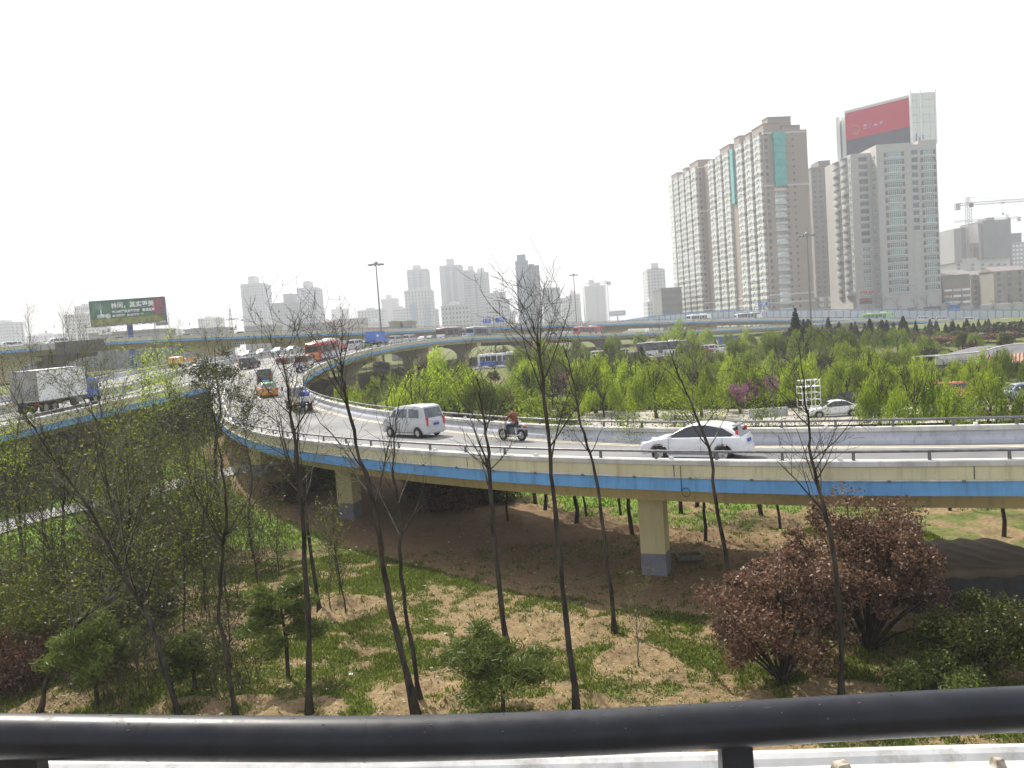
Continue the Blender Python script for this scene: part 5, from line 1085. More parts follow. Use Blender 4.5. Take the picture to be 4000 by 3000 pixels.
# rust and purple shrubs in the middle distance, pink blossom
RV = [bush(540+k, 3.2, 4.6, 2600, ('lf_rust', 'lf_purple')[k], .28, 16, 8) for k in range(2)]
for k, (px, py, d, s) in enumerate(((2890, 1368, 140, .9), (2950, 1352, 150, 1), (3010, 1335, 155, 1.1), (3070, 1345, 150, 1), (3130, 1365, 140, .8), (3700, 1318, 150, 1.1), (3770, 1325, 155, 1), (3850, 1310, 150, 1.25), (3920, 1325, 150, 1), (2230, 1420, 110, .9), (2330, 1425, 115, 1), (2160, 1445, 105, .8), (2780, 1395, 135, .7))):
    p = P(px, py, d); g = gpos(p.x, p.y); plant('reddish_shrub', RV[k % 2], ('rust brown', 'dull purple')[k % 2]+' rounded shrub tree '+col_(px)+(' at left', ' at right')[k//2 % 2], 'shrub', 'reddish shrub trees beyond the willows', p.x, p.y, g, k*1.1, s*1.2, max(.5, (p.z-g)/4.6))
PV = bush(560, 1.8, 3.6, 900, 'lf_pink', .16, 18, 14, .35)
for k, (px, py, d) in enumerate(((2885, 1472, 74), (2940, 1458, 76), (3000, 1440, 78), (3030, 1455, 80), (3140, 1440, 80))):
    p = P(px, py, d); g = gpos(p.x, p.y); plant('blossom_tree', PV, 'small magenta blossom tree among the willows, '+('leftmost', 'second from left', 'tallest in the middle', 'pressed against the tallest', 'set apart behind the scaffold')[k], 'tree', 'magenta blossom trees', p.x, p.y, g, k*1.4, .6, (p.z-g)/3.6)
# clipped hedges
def hedge(name, label, px_pts, wdt, h, leaf, n, ls):
    q = np.array([[*G(a, b)] for a, b in px_pts]); q = resample(q, .5); o = outs_of(q, 1); r = np.random.default_rng(len(label)); i = r.integers(0, len(q), n)
    a = r.uniform(-.5, .5, n)*wdt; z = r.random(n)**.5*h*(1+.12*(vnoise(q[i, 0]*.8, q[i, 1]*.8, 4)-.5)); C = np.stack([q[i, 0]+o[i, 0]*a+r.normal(0, .2, n), q[i, 1]+o[i, 1]*a, q[i, 2]+z], 1)
    t = thing(name, label, 'hedge', None, tuple(q[0])); me = leaf_quads('foliage', C-q[0], ls, ls*.6, M[leaf], r); put('foliage', me, t)
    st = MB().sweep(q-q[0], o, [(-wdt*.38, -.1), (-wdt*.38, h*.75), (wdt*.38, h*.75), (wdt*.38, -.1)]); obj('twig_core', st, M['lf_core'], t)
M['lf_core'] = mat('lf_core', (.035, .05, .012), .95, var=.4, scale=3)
hedge('hedge', 'long bright yellow-green clipped hedge behind the ramp', [(1760, 1592), (2000, 1602), (2300, 1600), (2600, 1596), (3000, 1592), (3400, 1585), (3700, 1578)], 3.0, 1.35, 'lf_hedge', 26000, .14)
hedge('hedge', 'low dark red clipped hedge by the parked cars at right', [(3560, 1652), (3800, 1642), (4200, 1628)], 3.0, .6, 'lf_redhedge', 9000, .12)
hedge('hedge', 'short dark red clipped hedge behind the parked dark car', [(3150, 1560), (3300, 1556), (3480, 1552)], 3.0, .7, 'lf_redhedge', 5000, .12)
# ---- big purple-leaved shrubs, pines and bushes close by
def at_px(px, py): return G(px, py)
p = at_px(3120, 2680); plant('purple_plum', bush(600, 2.5, 4.1, 19000, 'lf_purple', .075, 70, 34, .22, .8, .6), 'wide purple-leaved plum shrub left of the bushy-topped bare tree', 'shrub', None, p.x-.3, p.y+.4)
p = at_px(3400, 2560); plant('purple_plum', bush(601, 2.7, 5.2, 25000, 'lf_purple', .075, 90, 40, .22, .8, .6), 'taller purple-leaved plum shrub under the ramp edge at right', 'shrub', None, p.x+.2, p.y+.6)
p = at_px(1965, 2800); plant('small_pine', pine(610, 2.1, 2.1, 13000), 'small green pine between the leaning trees and the tall bare tree', 'pine', None, p.x, p.y)
p = at_px(1150, 2640); plant('small_pine', pine(611, 2.9, 1.5), 'small pine behind the first tall trunk', 'pine', None, p.x-.2, p.y)
p = at_px(380, 2760); plant('small_pine', pine(612, 2.4, 1.7), 'dark pine at the lower left above the rail', 'pine', None, p.x, p.y)
p = at_px(760, 2700); plant('small_pine', pine(613, 1.6, 1.2, 5000), 'low pine between the left bare trunks', 'pine', None, p.x, p.y)
p = at_px(3860, 2640); plant('green_shrub', bush(620, 1.9, 2.3, 12000, 'lf_olive', .07, 24, 20, .2), 'loose grey-green shrub at the lower right corner', 'shrub', None, p.x, p.y)
p = at_px(3640, 2730); plant('green_shrub', bush(621, 1.2, 1.2, 6000, 'lf_pine', .06, 18, 12, .1), 'dark low shrub right of the purple plums', 'shrub', None, p.x, p.y)
for k, (px, py, R, h, n, lf, lab) in enumerate(((120, 2560, 3.0, 2.6, 17000, 'lf_young', 'big yellow-green shrub mass at the left edge'), (330, 2440, 1.9, 1.9, 9000, 'lf_olive', 'dark shrub right of the yellow-green mass'), (30, 2680, 1.6, 1.8, 5000, 'lf_rust', 'reddish twiggy shrub at the lower left edge'), (640, 2200, 1.5, 1.6, 6000, 'lf_dark', 'near-black evergreen shrub below the thicket'), (780, 2190, 1.6, 1.9, 6500, 'lf_dark', 'dark evergreen shrub under the thin grey tree'), (520, 2240, 1.6, 1.6, 5000, 'lf_olive', 'olive shrub behind the lawn'), (420, 2330, 1.9, 1.7, 7000, 'lf_dark', 'wide near-black shrub in front of the lawn'), (250, 2420, 1.7, 1.8, 6500, 'lf_dark', 'near-black shrub behind the yellow-green mass'), (560, 2420, 1.5, 1.2, 5000, 'lf_dark', 'low near-black shrub in the middle of the thicket'))):
    p = at_px(px, py); plant('thicket_shrub', bush(630+k, R, h, n, lf, .075, 26, 16, .12), lab, 'shrub', None, p.x, p.y)
for k, (px, py, R, h, n, lf, lab) in enumerate(((1700, 1930, 2.4, 2.0, 9000, 'lf_grey', 'grey-green evergreen shrub seen under the ramp right of the far pillar'), (1850, 1935, 2.2, 1.9, 8000, 'lf_grey', 'second grey-green evergreen shrub seen under the ramp'), (1960, 1948, 1.6, 1.4, 5000, 'lf_olive', 'lower olive shrub ending the row seen under the ramp'), (1780, 1975, 2.2, .7, 4000, 'lf_rust', 'rusty low ground shrub in front of the evergreen shrubs'), (1220, 1920, 2.3, 2.2, 8000, 'lf_young', 'bright green shrub left of the far pillar'), (1120, 1960, 1.6, 1.3, 4500, 'lf_rust', 'orange-leaved low shrub at the path end'))):
    p = at_px(px, py); plant('under_ramp_shrub', bush(650+k, R, h, n, lf, .12, 22, 10, .1), lab, 'shrub', None, p.x, p.y)
# the loose dark evergreen in front of the ramp tip
r = np.random.default_rng(77); p = at_px(868, 2110); d = (p-Vector((0, 0, CAMZ))).dot(FW); top = P(838, 1345, d); H = top.z-p.z; o0 = Vector((p.x, p.y, gpos(p.x, p.y)))
t = thing('evergreen', 'loose dark evergreen tree in front of the ramp tip', 'tree', None, tuple(o0)); q = np.array([list(P(a, b, d)-o0) for a, b in ((868, 2110), (842, 1880), (845, 1690), (862, 1600), (846, 1480), (838, 1360))]); q = hermite(np.arange(6), q, np.linspace(0, 5, 20)); q[0, 2] = -.1
obj('trunk', MB().tube(q, list(np.linspace(.12, .02, 20)), 8), M['bark'], t, smooth=True); tips = []; mb = MB()
for j in range(34):
    f = r.uniform(.36, .97); i = min(18, int(f*19)); a = r.uniform(0, 2*PI); limb(mb, q[i], Vector((math.cos(a), math.sin(a), .35)), (1-f)*3.2+.5, .03*(1.2-f), r, 1, tips, 4, .2, .1, 4, .6, .008)
obj('branch', mb, M['bark'], t, smooth=True); C = np.array([list(a) for a, b in tips]); C = np.repeat(C, 11, 0); C = C+r.normal(0, .15, C.shape); put('foliage', leaf_quads('foliage', C, .11, .05, M['lf_grey'], r), t)
C = np.array([list(a) for a, b in tips]); C = np.repeat(C, 5, 0); C = C+r.normal(0, .15, C.shape); put('foliage', leaf_quads('foliage', C, .12, .05, M['lf_dark'], r), t)
# ================================================================ vehicles
def paint(name, rgb, rough=.32, metal=0.0): M[name] = mat(name, rgb, rough, metal, var=.05, scale=1.5, spec=.5, coat=.5); return M[name]
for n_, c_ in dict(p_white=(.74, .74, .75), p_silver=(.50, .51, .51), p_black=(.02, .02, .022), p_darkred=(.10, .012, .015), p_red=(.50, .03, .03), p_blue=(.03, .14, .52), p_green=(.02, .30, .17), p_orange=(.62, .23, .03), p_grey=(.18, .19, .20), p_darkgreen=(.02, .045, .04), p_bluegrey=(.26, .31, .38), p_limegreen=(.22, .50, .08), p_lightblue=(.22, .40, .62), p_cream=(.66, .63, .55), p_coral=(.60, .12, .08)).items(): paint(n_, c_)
M['tyre'] = mat('tyre', (.018, .018, .018), .9, var=.2); M['rim'] = mat('rim', (.45, .45, .46), .35, .7, var=.05); M['car_glass'] = mat('car_glass', (.025, .03, .035), .08, var=.3, scale=1.2, spec=.7)
M['car_glass_hazy'] = mat('car_glass_hazy', (.10, .12, .13), .1, var=.4, scale=1.5, spec=.7)
M['lamp_red'] = mat('lamp_red', (.55, .02, .02), .25, var=.1, spec=.6); M['lamp_clear'] = mat('lamp_clear', (.7, .72, .74), .15, .3, var=.1, spec=.7); M['plate_blue'] = mat('plate_blue', (.04, .08, .42), .5, var=.05); M['plastic'] = mat('plastic', (.03, .03, .032), .6, var=.1)
def prism_xz(poly, w, bevel=.05, seg=2):
    bm = bmesh.new(); n = len(poly); ww = [w(x, z) if callable(w) else w for x, z in poly]
    A = [bm.verts.new((x, -y, z)) for (x, z), y in zip(poly, ww)]; B = [bm.verts.new((x, y, z)) for (x, z), y in zip(poly, ww)]
    fa = bm.faces.new(A); fb = bm.faces.new(B[::-1])
    for i in range(n): bm.faces.new((A[i], B[i], B[(i+1) % n], A[(i+1) % n]))
    bmesh.ops.recalc_face_normals(bm, faces=bm.faces)
    if bevel: bmesh.ops.bevel(bm, geom=list(fa.edges)+list(fb.edges), offset=bevel, segments=seg, profile=.5, affect='EDGES', clamp_overlap=True)
    return bm
def bm_mesh(name, bms, m, ang=42):
    me = bpy.data.meshes.new(name); bm = bmesh.new()
    for b in bms:
        t_ = bpy.data.meshes.new('t'); b.to_mesh(t_); b.free(); bm.from_mesh(t_); bpy.data.meshes.remove(t_)
    bmesh.ops.triangulate(bm, faces=[f for f in bm.faces if len(f.verts) > 4]); bm.to_mesh(me); bm.free()
    if m: me.materials.append(m)
    smooth_by_angle(me, ang); return me
def arcs(x0, x1, zb, wheels, r):
    p = [(x0, zb)]
    for wx in sorted(wheels):
        a0 = math.asin(max(-1, min(1, (zb-r)/(r+.06)))) if True else 0
        R = r+.07; z = r; a = [PI-a0*0-PI*k/8 for k in range(9)]
        p += [(wx+R*math.cos(q), max(zb, z+R*math.sin(q))) for q in a]
    p.append((x1, zb)); return p
WH = {}
def wheel_meshes(r, wd, truck=False):
    k = (round(r, 3), wd, truck)
    if k not in WH:
        prof = [(r*.62, -wd/2), (r*.93, -wd/2), (r, -wd*.3), (r, wd*.3), (r*.93, wd/2), (r*.62, wd/2)]; mb = MB(); n = 18; vs = []
        for i in range(n):
            a = 2*PI*i/n; vs += [(q*math.cos(a), y, q*math.sin(a)) for q, y in prof]
        m = len(prof); mb.add(vs, [(i*m+j, i*m+(j+1) % m, ((i+1) % n)*m+(j+1) % m, ((i+1) % n)*m+j) for i in range(n) for j in range(m)])
        rm = MB()
        for s in (-1, 1):
            rm.tube([(0, s*wd*.32, 0), (0, s*wd*.42, 0)], [r*.62, r*.60], 16)
            if not truck:
                for q in range(5): a = 2*PI*q/5; rm.tube([(0, s*wd*.44, 0), (r*.56*math.cos(a), s*wd*.44, r*.56*math.sin(a))], r*.09, 4)
            rm.tube([(0, s*wd*.42, 0), (0, s*wd*.5, 0)], [r*.2, r*.14], 8)
        WH[k] = (mb.mesh('wheel', M['tyre'], True), rm.mesh('rim', M['rim'] if not truck else M['p_grey']))
    return WH[k]
def wheels(t, xs, y, r, wd, truck=False):
    a, b = wheel_meshes(r, wd, truck)
    for x in xs:
        for s in (-1, 1): o = put('wheel', a, t, (x, s*y, r)); put('rim', b, o)
def pane(name, poly, w, m, t, sgn, off=.012):
    mb = MB(); v = [(x, sgn*(w(x, z)+off), z) for x, z in poly]; v2 = [(x, sgn*(w(x, z)-.01), z) for x, z in poly]; n = len(v)
    mb.add(v+v2, [tuple(range(n))]+[(i, (i+1) % n, n+(i+1) % n, n+i) for i in range(n)]); return obj(name, mb, m, t)
def screen(name, a, b, w, m, t, shrink=.88, ins=.07, off=.012):     # pane lying on the sloping face between profile points a,b
    (x1, z1), (x2, z2) = a, b; dx, dz_ = x2-x1, z2-z1; L = math.hypot(dx, dz_); nx_, nz_ = dz_/L, -dx/L
    if nx_*(1 if x1+x2 > 0 else -1) < 0: nx_, nz_ = -nx_, -nz_
    p = (x1+dx*ins, z1+dz_*ins); q = (x1+dx*(1-ins), z1+dz_*(1-ins)); v = []
    for o_ in (off, -.01):
        for (x, z), k in ((p, 1), (q, 1)): y = w(x, z)*shrink; v += [(x+nx_*o_, -y, z+nz_*o_), (x+nx_*o_, y, z+nz_*o_)]
    mb = MB().add(v, [(0, 1, 3, 2), (4, 6, 7, 5), (0, 4, 5, 1), (2, 3, 7, 6), (0, 2, 6, 4), (1, 5, 7, 3)]); return obj(name, mb, m, t)
def car(kind, name, label, cat, m, m2=None, group=None, roof=None, plate='plate_blue', rack=False, taxi=False, glass='car_glass'):
    S = SPEC[kind]; L, W, zb, zbelt, r = S['L'], S['W'], .24, S['belt'], S['r']; wb = W/2; t = thing(name, label, cat, group)
    bot = arcs(-L/2+.06, L/2-.08, zb, S['wx'], r); low = bot+S['top']
    gh = S['gh']; zr = max(z for x, z in gh); wf = lambda x, z: (wb-.05)-(wb-.05-S['wr'])*max(0, (z-zbelt)/(zr-zbelt))
    lower = lambda x, z: wb-.06*max(0, 1-(z-zb)/.3)-(.05*max(0, (abs(x)-L/2+.35)/.35))
    M1 = M[m]
    b1 = prism_xz(low, lower, .07); b2 = prism_xz(gh, wf, .06)
    if roof or m2:
        put('body', bm_mesh('body', [b1], M1), t); put('cabin', bm_mesh('cabin', [b2], M[m2 or roof]), t)
    else: put('body', bm_mesh('body', [b1, b2], M1), t)
    if m2: 
        for x0, x1, z in S.get('deck2', ()): obj('upper_panel', MB().box(((x0+x1)/2, 0, z), (x1-x0, W-.24, .03)), M[m2], t)
    for s in (-1, 1):
        for pl in S['win']: pane('window', pl, wf, M[glass], t, s)
    if 'trim' in S:
        for s in (-1, 1): pane('window_trim', S['trim'], wf, M['plastic'], t, s, .006)
    screen('windscreen', *S['ws'], wf, M[glass], t); screen('rear_window', *S['rw'], wf, M[glass], t)
    wheels(t, S['wx'], wb-.11, r, .21)
    xr, xf = -L/2, L/2; zt_ = S['zt']
    for s in (-1, 1):
        obj('tail_light', MB().box((xr+S.get('tlx', .05), s*(wb-.17), zt_), (.10, (.08 if kind == 'hatch' else .26 if S['tlh'] < .3 else .13), S['tlh'])), M['lamp_red'], t)
        obj('headlight', MB().box((xf-.14, s*(wb-.26), S['zh']), (.20, .34, .14), 0, .8), M['lamp_clear'], t)
        obj('mirror', MB().box((S['mx'], s*(wb+.09), zbelt+.09), (.10, .17, .13), 0, .8), M1, t)
        for hx in S['hx']: obj('door_handle', MB().box((hx, s*(wb+.008), zbelt-.13), (.17, .03, .035)), M1 if not taxi else M['p_black'], t)
        for hx in S['dx']: obj('door_seam', MB().box((hx, s*(wb-.002), (zbelt+zb+.2)/2), (.012, .012, zbelt-zb-.16)), M['plastic'], t)
    obj('number_plate', MB().box((xr-.005+S.get('px', 0), 0, S['zp']), (.03, .42, .13)), M[plate], t)
    obj('front_grille', MB().box((xf-.03, 0, S['zh']-.08), (.05, .7, .10)), M['plastic'], t)
    obj('rear_bumper', MB().box((xr+.06, 0, .42), (.16, W-.16, .20), 0, .97), M1, t); obj('front_bumper', MB().box((xf-.07, 0, .40), (.18, W-.16, .20), 0, .97), M1, t)
    obj('sill', MB().box((0, 0, .23), (S['wx'][1]-S['wx'][0]-.8, W-.08, .10)), M['plastic'] if kind in ('suv',) else M1, t)
    if taxi:
        obj('roof_sign', MB().box((.1, 0, zr+.08), (.22, .62, .14), 0, .85), M['p_lightblue'], t)
    if rack: obj('roof_rack', MB().box((0, wb*.62, zr+.05), (1.6, .05, .05)).box((0, -wb*.62, zr+.05), (1.6, .05, .05)), M['plastic'], t)
    return t
SPEC = {
 'hatch': dict(L=4.3, W=1.8, belt=.92, r=.31, wx=(-1.30, 1.32), wr=.60, top=[(2.12, .42), (2.13, .60), (1.98, .72), (1.55, .86), (1.0, .95), (-1.7, 1.0), (-2.02, .98), (-2.12, .78), (-2.13, .45)],
    gh=[(1.12, .90), (.95, .98), (.30, 1.34), (-.1, 1.45), (-.7, 1.48), (-1.35, 1.40), (-1.62, 1.30), (-2.02, .96), (-2.0, .9)], ws=((1.0, .98), (.22, 1.37)), rw=((-1.62, 1.30), (-2.02, .96)),
    win=[[(.86, .96), (.25, 1.27), (-.05, 1.36), (-.42, 1.385), (-.42, .97)], [(-.46, .97), (-.46, 1.385), (-.95, 1.36), (-1.3, 1.25), (-1.62, 1.06), (-1.45, .98)]], trim=[(1.0, .945), (.26, 1.325), (-.05, 1.41), (-.6, 1.43), (-1.3, 1.31), (-1.74, 1.06), (-1.5, .955)], zt=1.12, tlh=.24, tlx=.30, zh=.68, mx=.78, hx=(-.25, -1.2), dx=(.88, -.44, -1.3), zp=.78),
 'sedan': dict(L=4.5, W=1.76, belt=.9, r=.31, wx=(-1.36, 1.36), wr=.56, top=[(2.22, .42), (2.23, .62), (2.05, .74), (1.5, .86), (1.0, .93), (-1.5, .98), (-2.15, .95), (-2.23, .80), (-2.22, .45)],
    gh=[(1.1, .9), (1.0, .95), (.32, 1.33), (0, 1.42), (-.6, 1.43), (-1.0, 1.36), (-1.68, .98), (-1.7, .9)], ws=((1.0, .95), (.32, 1.33)), rw=((-1.0, 1.36), (-1.68, .98)), deck2=((-2.1, -1.5, .975),),
    win=[[(.86, .95), (.3, 1.27), (-.02, 1.35), (-.28, 1.36), (-.28, .96)], [(-.33, .96), (-.33, 1.36), (-.7, 1.34), (-1.0, 1.26), (-1.4, .98)]], trim=[(1.0, .94), (.3, 1.31), (-.02, 1.385), (-.7, 1.375), (-1.04, 1.29), (-1.52, .96)], zt=.82, tlh=.2, zh=.66, mx=.8, hx=(-.12, -1.0), dx=(.9, -.3, -1.2), zp=.76),
 'minivan': dict(L=3.95, W=1.64, belt=1.14, r=.29, wx=(-1.18, 1.25), wr=.66, top=[(1.95, .40), (1.96, .72), (1.86, .92), (1.5, 1.10), (1.3, 1.14), (-1.86, 1.14), (-1.94, 1.02), (-1.95, .42)],
    gh=[(1.55, 1.08), (1.45, 1.14), (.86, 1.70), (.5, 1.82), (-.2, 1.88), (-1.2, 1.87), (-1.62, 1.80), (-1.86, 1.12), (-1.84, 1.08)], ws=((1.45, 1.14), (.84, 1.71)), rw=((-1.64, 1.76), (-1.86, 1.12)),
    win=[[(1.22, 1.17), (.80, 1.60), (.62, 1.64), (.62, 1.17)], [(.48, 1.17), (.48, 1.66), (-.32, 1.68), (-.32, 1.17)], [(-.46, 1.17), (-.46, 1.68), (-1.30, 1.66), (-1.36, 1.17)]], zt=.95, tlh=.46, zh=.78, mx=1.12, hx=(.42, .12), dx=(1.15, .55, -.4), zp=.80, px=-.02),
 'van': dict(L=4.8, W=1.72, belt=1.2, r=.32, wx=(-1.5, 1.5), wr=.70, top=[(2.36, .42), (2.38, .80), (2.30, 1.0), (2.1, 1.15), (1.9, 1.2), (-2.3, 1.2), (-2.38, 1.05), (-2.38, .45)],
    gh=[(2.14, 1.12), (2.05, 1.2), (1.45, 1.82), (1.15, 1.95), (-1.6, 1.98), (-2.1, 1.92), (-2.3, 1.2), (-2.28, 1.14)], ws=((2.05, 1.2), (1.45, 1.82)), rw=((-2.12, 1.9), (-2.3, 1.2)),
    win=[[(1.82, 1.24), (1.36, 1.74), (1.1, 1.78), (1.1, 1.24)], [(.98, 1.24), (.98, 1.8), (-.15, 1.8), (-.15, 1.24)], [(-.28, 1.24), (-.28, 1.8), (-1.15, 1.8), (-1.15, 1.24)], [(-1.28, 1.24), (-1.28, 1.8), (-1.9, 1.78), (-2.0, 1.24)]], zt=1.0, tlh=.5, zh=.82, mx=1.6, hx=(.9,), dx=(1.6, 1.04, -.2), zp=.85),
 'suv': dict(L=4.3, W=1.78, belt=1.08, r=.36, wx=(-1.25, 1.3), wr=.68, top=[(2.1, .50), (2.12, .82), (2.05, .95), (1.4, 1.06), (1.0, 1.08), (-2.02, 1.1), (-2.1, .98), (-2.1, .5)],
    gh=[(1.02, 1.04), (.95, 1.1), (.45, 1.62), (.2, 1.72), (-1.5, 1.76), (-1.86, 1.72), (-2.0, 1.1), (-1.98, 1.04)], ws=((.95, 1.1), (.45, 1.62)), rw=((-1.87, 1.68), (-2.0, 1.1)),
    win=[[(.78, 1.12), (.38, 1.56), (-.1, 1.6), (-.1, 1.12)], [(-.2, 1.12), (-.2, 1.6), (-.95, 1.62), (-.95, 1.12)], [(-1.08, 1.12), (-1.08, 1.62), (-1.72, 1.6), (-1.84, 1.12)]], zt=.98, tlh=.34, zh=.82, mx=.75, hx=(-.05, -.9), dx=(.85, -.15, -1.0), zp=.72)}
def bus(label, m, group=None, L=10.8, H=3.0, front=None, band=None, roofm='p_cream', name='city_bus', doors=True, ac=True, led=False, bandz=(.35, 1.15)):
    t = thing(name, label, 'bus', group); W = 2.5; r = .48; wx = (-L/2+2.9, L/2-2.5)
    low = arcs(-L/2, L/2-.05, .32, wx, r)+[(L/2, .6), (L/2, 1.5), (L/2-.12, H-.25), (L/2-.35, H-.05), (-L/2+.3, H), (-L/2+.06, H-.15), (-L/2, H-.6), (-L/2, .5)]
    put('body', bm_mesh('body', [prism_xz(low, lambda x, z: W/2-.10*max(0, (z-1.4)/(H-1.4)), .10, 2)], M[m]), t); wf = lambda x, z: W/2-.10*max(0, (z-1.4)/(H-1.4))
    obj('roof', MB().box((0, 0, H-.0), (L-.9, W-.5, .07)), M[roofm], t)
    n = int((L-1.6)/1.35)
    for s in (-1, 1):
        for i in range(n):
            x0 = -L/2+.6+i*1.35
            if s < 0 and doors and i in (n//2, n-1): obj('door', MB().box((x0+.62, s*(W/2-.005), 1.45), (1.05, .03, 2.1)), M['car_glass_hazy'], t)
            else: pane('window', [(x0, 1.32), (x0+1.24, 1.32), (x0+1.24, H-.5), (x0, H-.5)], wf, M['car_glass' if i % 3 else 'car_glass_hazy'], t, s, .012)
        if band: obj('side_band', MB().box((0, s*(W/2+.002), sum(bandz)/2), (L-1.2, .012, bandz[1]-bandz[0])), M[band], t)
    obj('windscreen', MB().box((L/2-.03, 0, 1.85), (.1, W-.34, 1.35)), M['car_glass'], t)
    obj('rear_window', MB().box((-L/2+.0, 0, 2.05), (.05, W-.42, .95)), M['car_glass'], t)
    if front: obj('rear_panel', MB().box((-L/2+.0, 0, 1.0), (.03, W-.26, 1.0)), M[front], t)
    for s in (-1, 1): obj('tail_light', MB().box((-L/2, s*(W/2-.2), .9), (.05, .16, .4)), M['lamp_red'], t); obj('headlight', MB().box((L/2-.02, s*(W/2-.35), .78), (.08, .4, .2)), M['lamp_clear'], t); obj('mirror', MB().box((L/2+.12, s*(W/2+.12), 2.2), (.12, .1, .45)), M['plastic'], t)
    obj('number_plate', MB().box((-L/2-.02, 0, .72), (.02, .44, .14)), M['plate_blue'], t)
    if led: obj('destination_sign', MB().box((-L/2-.01, 0, H-.28), (.04, .9, .22)), M['lamp_red'], t)
    if ac:
        obj('air_conditioner', MB().box((L*.22, 0, H+.13), (2.4, 1.5, .24), 0, .9), M['white_paint'], t); obj('air_conditioner', MB().box((-L*.25, 0, H+.11), (1.6, 1.3, .20), 0, .9), M['white_paint'], t)
    wheels(t, wx, W/2-.18, r, .3, True); return t
def cab(t, x, W, H, m, r=.45):                                # tilt cab with its front at x
    pts = [(x-1.55, .75), (x-.04, .75), (x, 1.0), (x-.02, 1.45), (x-.22, H-.25), (x-.42, H-.05), (x-1.45, H), (x-1.55, H-.1)]
    put('cab', bm_mesh('cab', [prism_xz(pts, lambda a, z: W/2-.06*max(0, (z-1.4)/(H-1.4)), .06)], M[m]), t); wf = lambda a, z: W/2-.06*max(0, (z-1.4)/(H-1.4))
    for s in (-1, 1):
        pane('window', [(x-.98, 1.5), (x-.26, 1.5), (x-.40, H-.28), (x-.98, H-.28)], wf, M['car_glass_hazy'], t, s); pane('window', [(x-1.42, 1.6), (x-1.12, 1.6), (x-1.12, H-.34), (x-1.42, H-.34)], wf, M['car_glass_hazy'], t, s)
        obj('headlight', MB().box((x-.01, s*(W/2-.3), .95), (.06, .3, .18)), M['lamp_clear'], t); obj('mirror', MB().box((x-.1, s*(W/2+.16), 1.75), (.08, .16, .36)), M['plastic'], t); obj('mirror_arm', MB().tube([(x-.2, s*W/2, 2.0), (x-.1, s*(W/2+.16), 1.95)], .02, 4), M['plastic'], t)
    screen('windscreen', (x-.02, 1.45), (x-.22, H-.25), wf, M['car_glass_hazy'], t); obj('front_bumper', MB().box((x+.02, 0, .62), (.2, W, .26)), M['plastic'], t)
def chassis(t, L, W, wx, r, m='plastic', dual=True):
    obj('chassis', MB().box((0, .38, .82), (L-.4, .12, .22)).box((0, -.38, .82), (L-.4, .12, .22)).box((wx[0], 0, .55), (.14, W-.5, .14)), M[m], t)
    wheels(t, wx, W/2-.22, r, .34 if dual else .24, True)
    for s in (-1, 1): obj('tail_light', MB().box((-L/2+.0, s*(W/2-.2), .85), (.06, .26, .14)), M['lamp_red'], t)
    obj('number_plate', MB().box((-L/2-.02, .1, .85), (.03, .46, .15)), M['plate_blue'], t)
def box_truck(label, cabm, boxm, L, H, name='box_truck', W=2.4, group=None, cabh=2.55, dual=True, rear=None):
    t = thing(name, label, 'truck', group); r = .48; bl = L-1.85
    cab(t, L/2, W-.15, cabh, cabm); chassis(t, L, W, (-L/2+2.0, -L/2+.9, L/2-.75) if L > 8 else (-L/2+1.2, L/2-.75), r, dual=dual)
    x0 = -L/2; bx = MB().box((x0+bl/2, 0, 1.05+(H-1.05)/2), (bl, W, H-1.05)); obj('cargo_box', bx, M[boxm], t)
    e = MB()
    for y in (-W/2, W/2):
        for z in (1.07, H-.02): e.box((x0+bl/2, y, z), (bl+.06, .07, .07))
        for x in (x0, x0+bl): e.box((x, y, 1.05+(H-1.05)/2), (.07, .07, H-1.0))
    for z in (1.07, H-.02): e.box((x0, 0, z), (.07, W, .07))
    obj('edge_trim', e, M['steel_grey'], t)
    for s in (-1, 1): obj('rear_door', MB().box((x0-.02, s*W/4, 1.1+(H-1.1)/2), (.05, W/2-.06, H-1.2)), M[rear or boxm], t); obj('mudguard', MB().box((x0+1.4, s*(W/2-.1), .95), (2.6, .3, .05)) if L > 8 else MB().box((x0+1.2, s*(W/2-.1), .98), (1.2, .3, .04)), M['plastic'], t)
    for s in (-1, 1): obj('side_tank', MB().box((L/2-3.0, s*(W/2-.25), .75), (1.0, .5, .5)), M['steel_grey'], t)
    return t
def flatbed(label, cabm, bedm, L=4.9, W=1.7, name='flatbed_truck', group=None, cargo=None, stakes=False, boardm=None):
    t = thing(name, label, 'truck', group); r = .34; cab(t, L/2, W-.1, 1.95, cabm); chassis(t, L, W, (-L/2+1.1, L/2-.7), r, dual=True); bl = L-1.75; x0 = -L/2
    obj('bed', MB().box((x0+bl/2, 0, .98), (bl, W, .10)), M[bedm], t); bm_ = M[boardm or bedm]
    for s in (-1, 1): obj('side_board', MB().box((x0+bl/2, s*(W/2-.02), 1.20), (bl, .04, .36)), bm_, t)
    obj('tail_board', MB().box((x0+.02, 0, 1.20), (.05, W, .36)), bm_, t); obj('head_board', MB().box((x0+bl, 0, 1.45), (.06, W, .9)), M['steel_grey'], t)
    if stakes:
        for i in range(5):
            for s in (-1, 1): obj('stake', MB().box((x0+.1+i*(bl-.2)/4, s*(W/2-.03), 1.75), (.05, .05, 1.0)), M['steel_grey'], t)
        obj('stake_rail', MB().box((x0+bl/2, W/2-.03, 2.22), (bl, .05, .08)).box((x0+bl/2, -W/2+.03, 2.22), (bl, .05, .08)).box((x0+.05, 0, 2.22), (.05, W, .08)), M['steel_grey'], t)
    if cargo: obj('load', MB().box((x0+bl/2, 0, 1.68), (bl-.2, W-.2, .95), 0, .97), M[cargo], t)
    return t
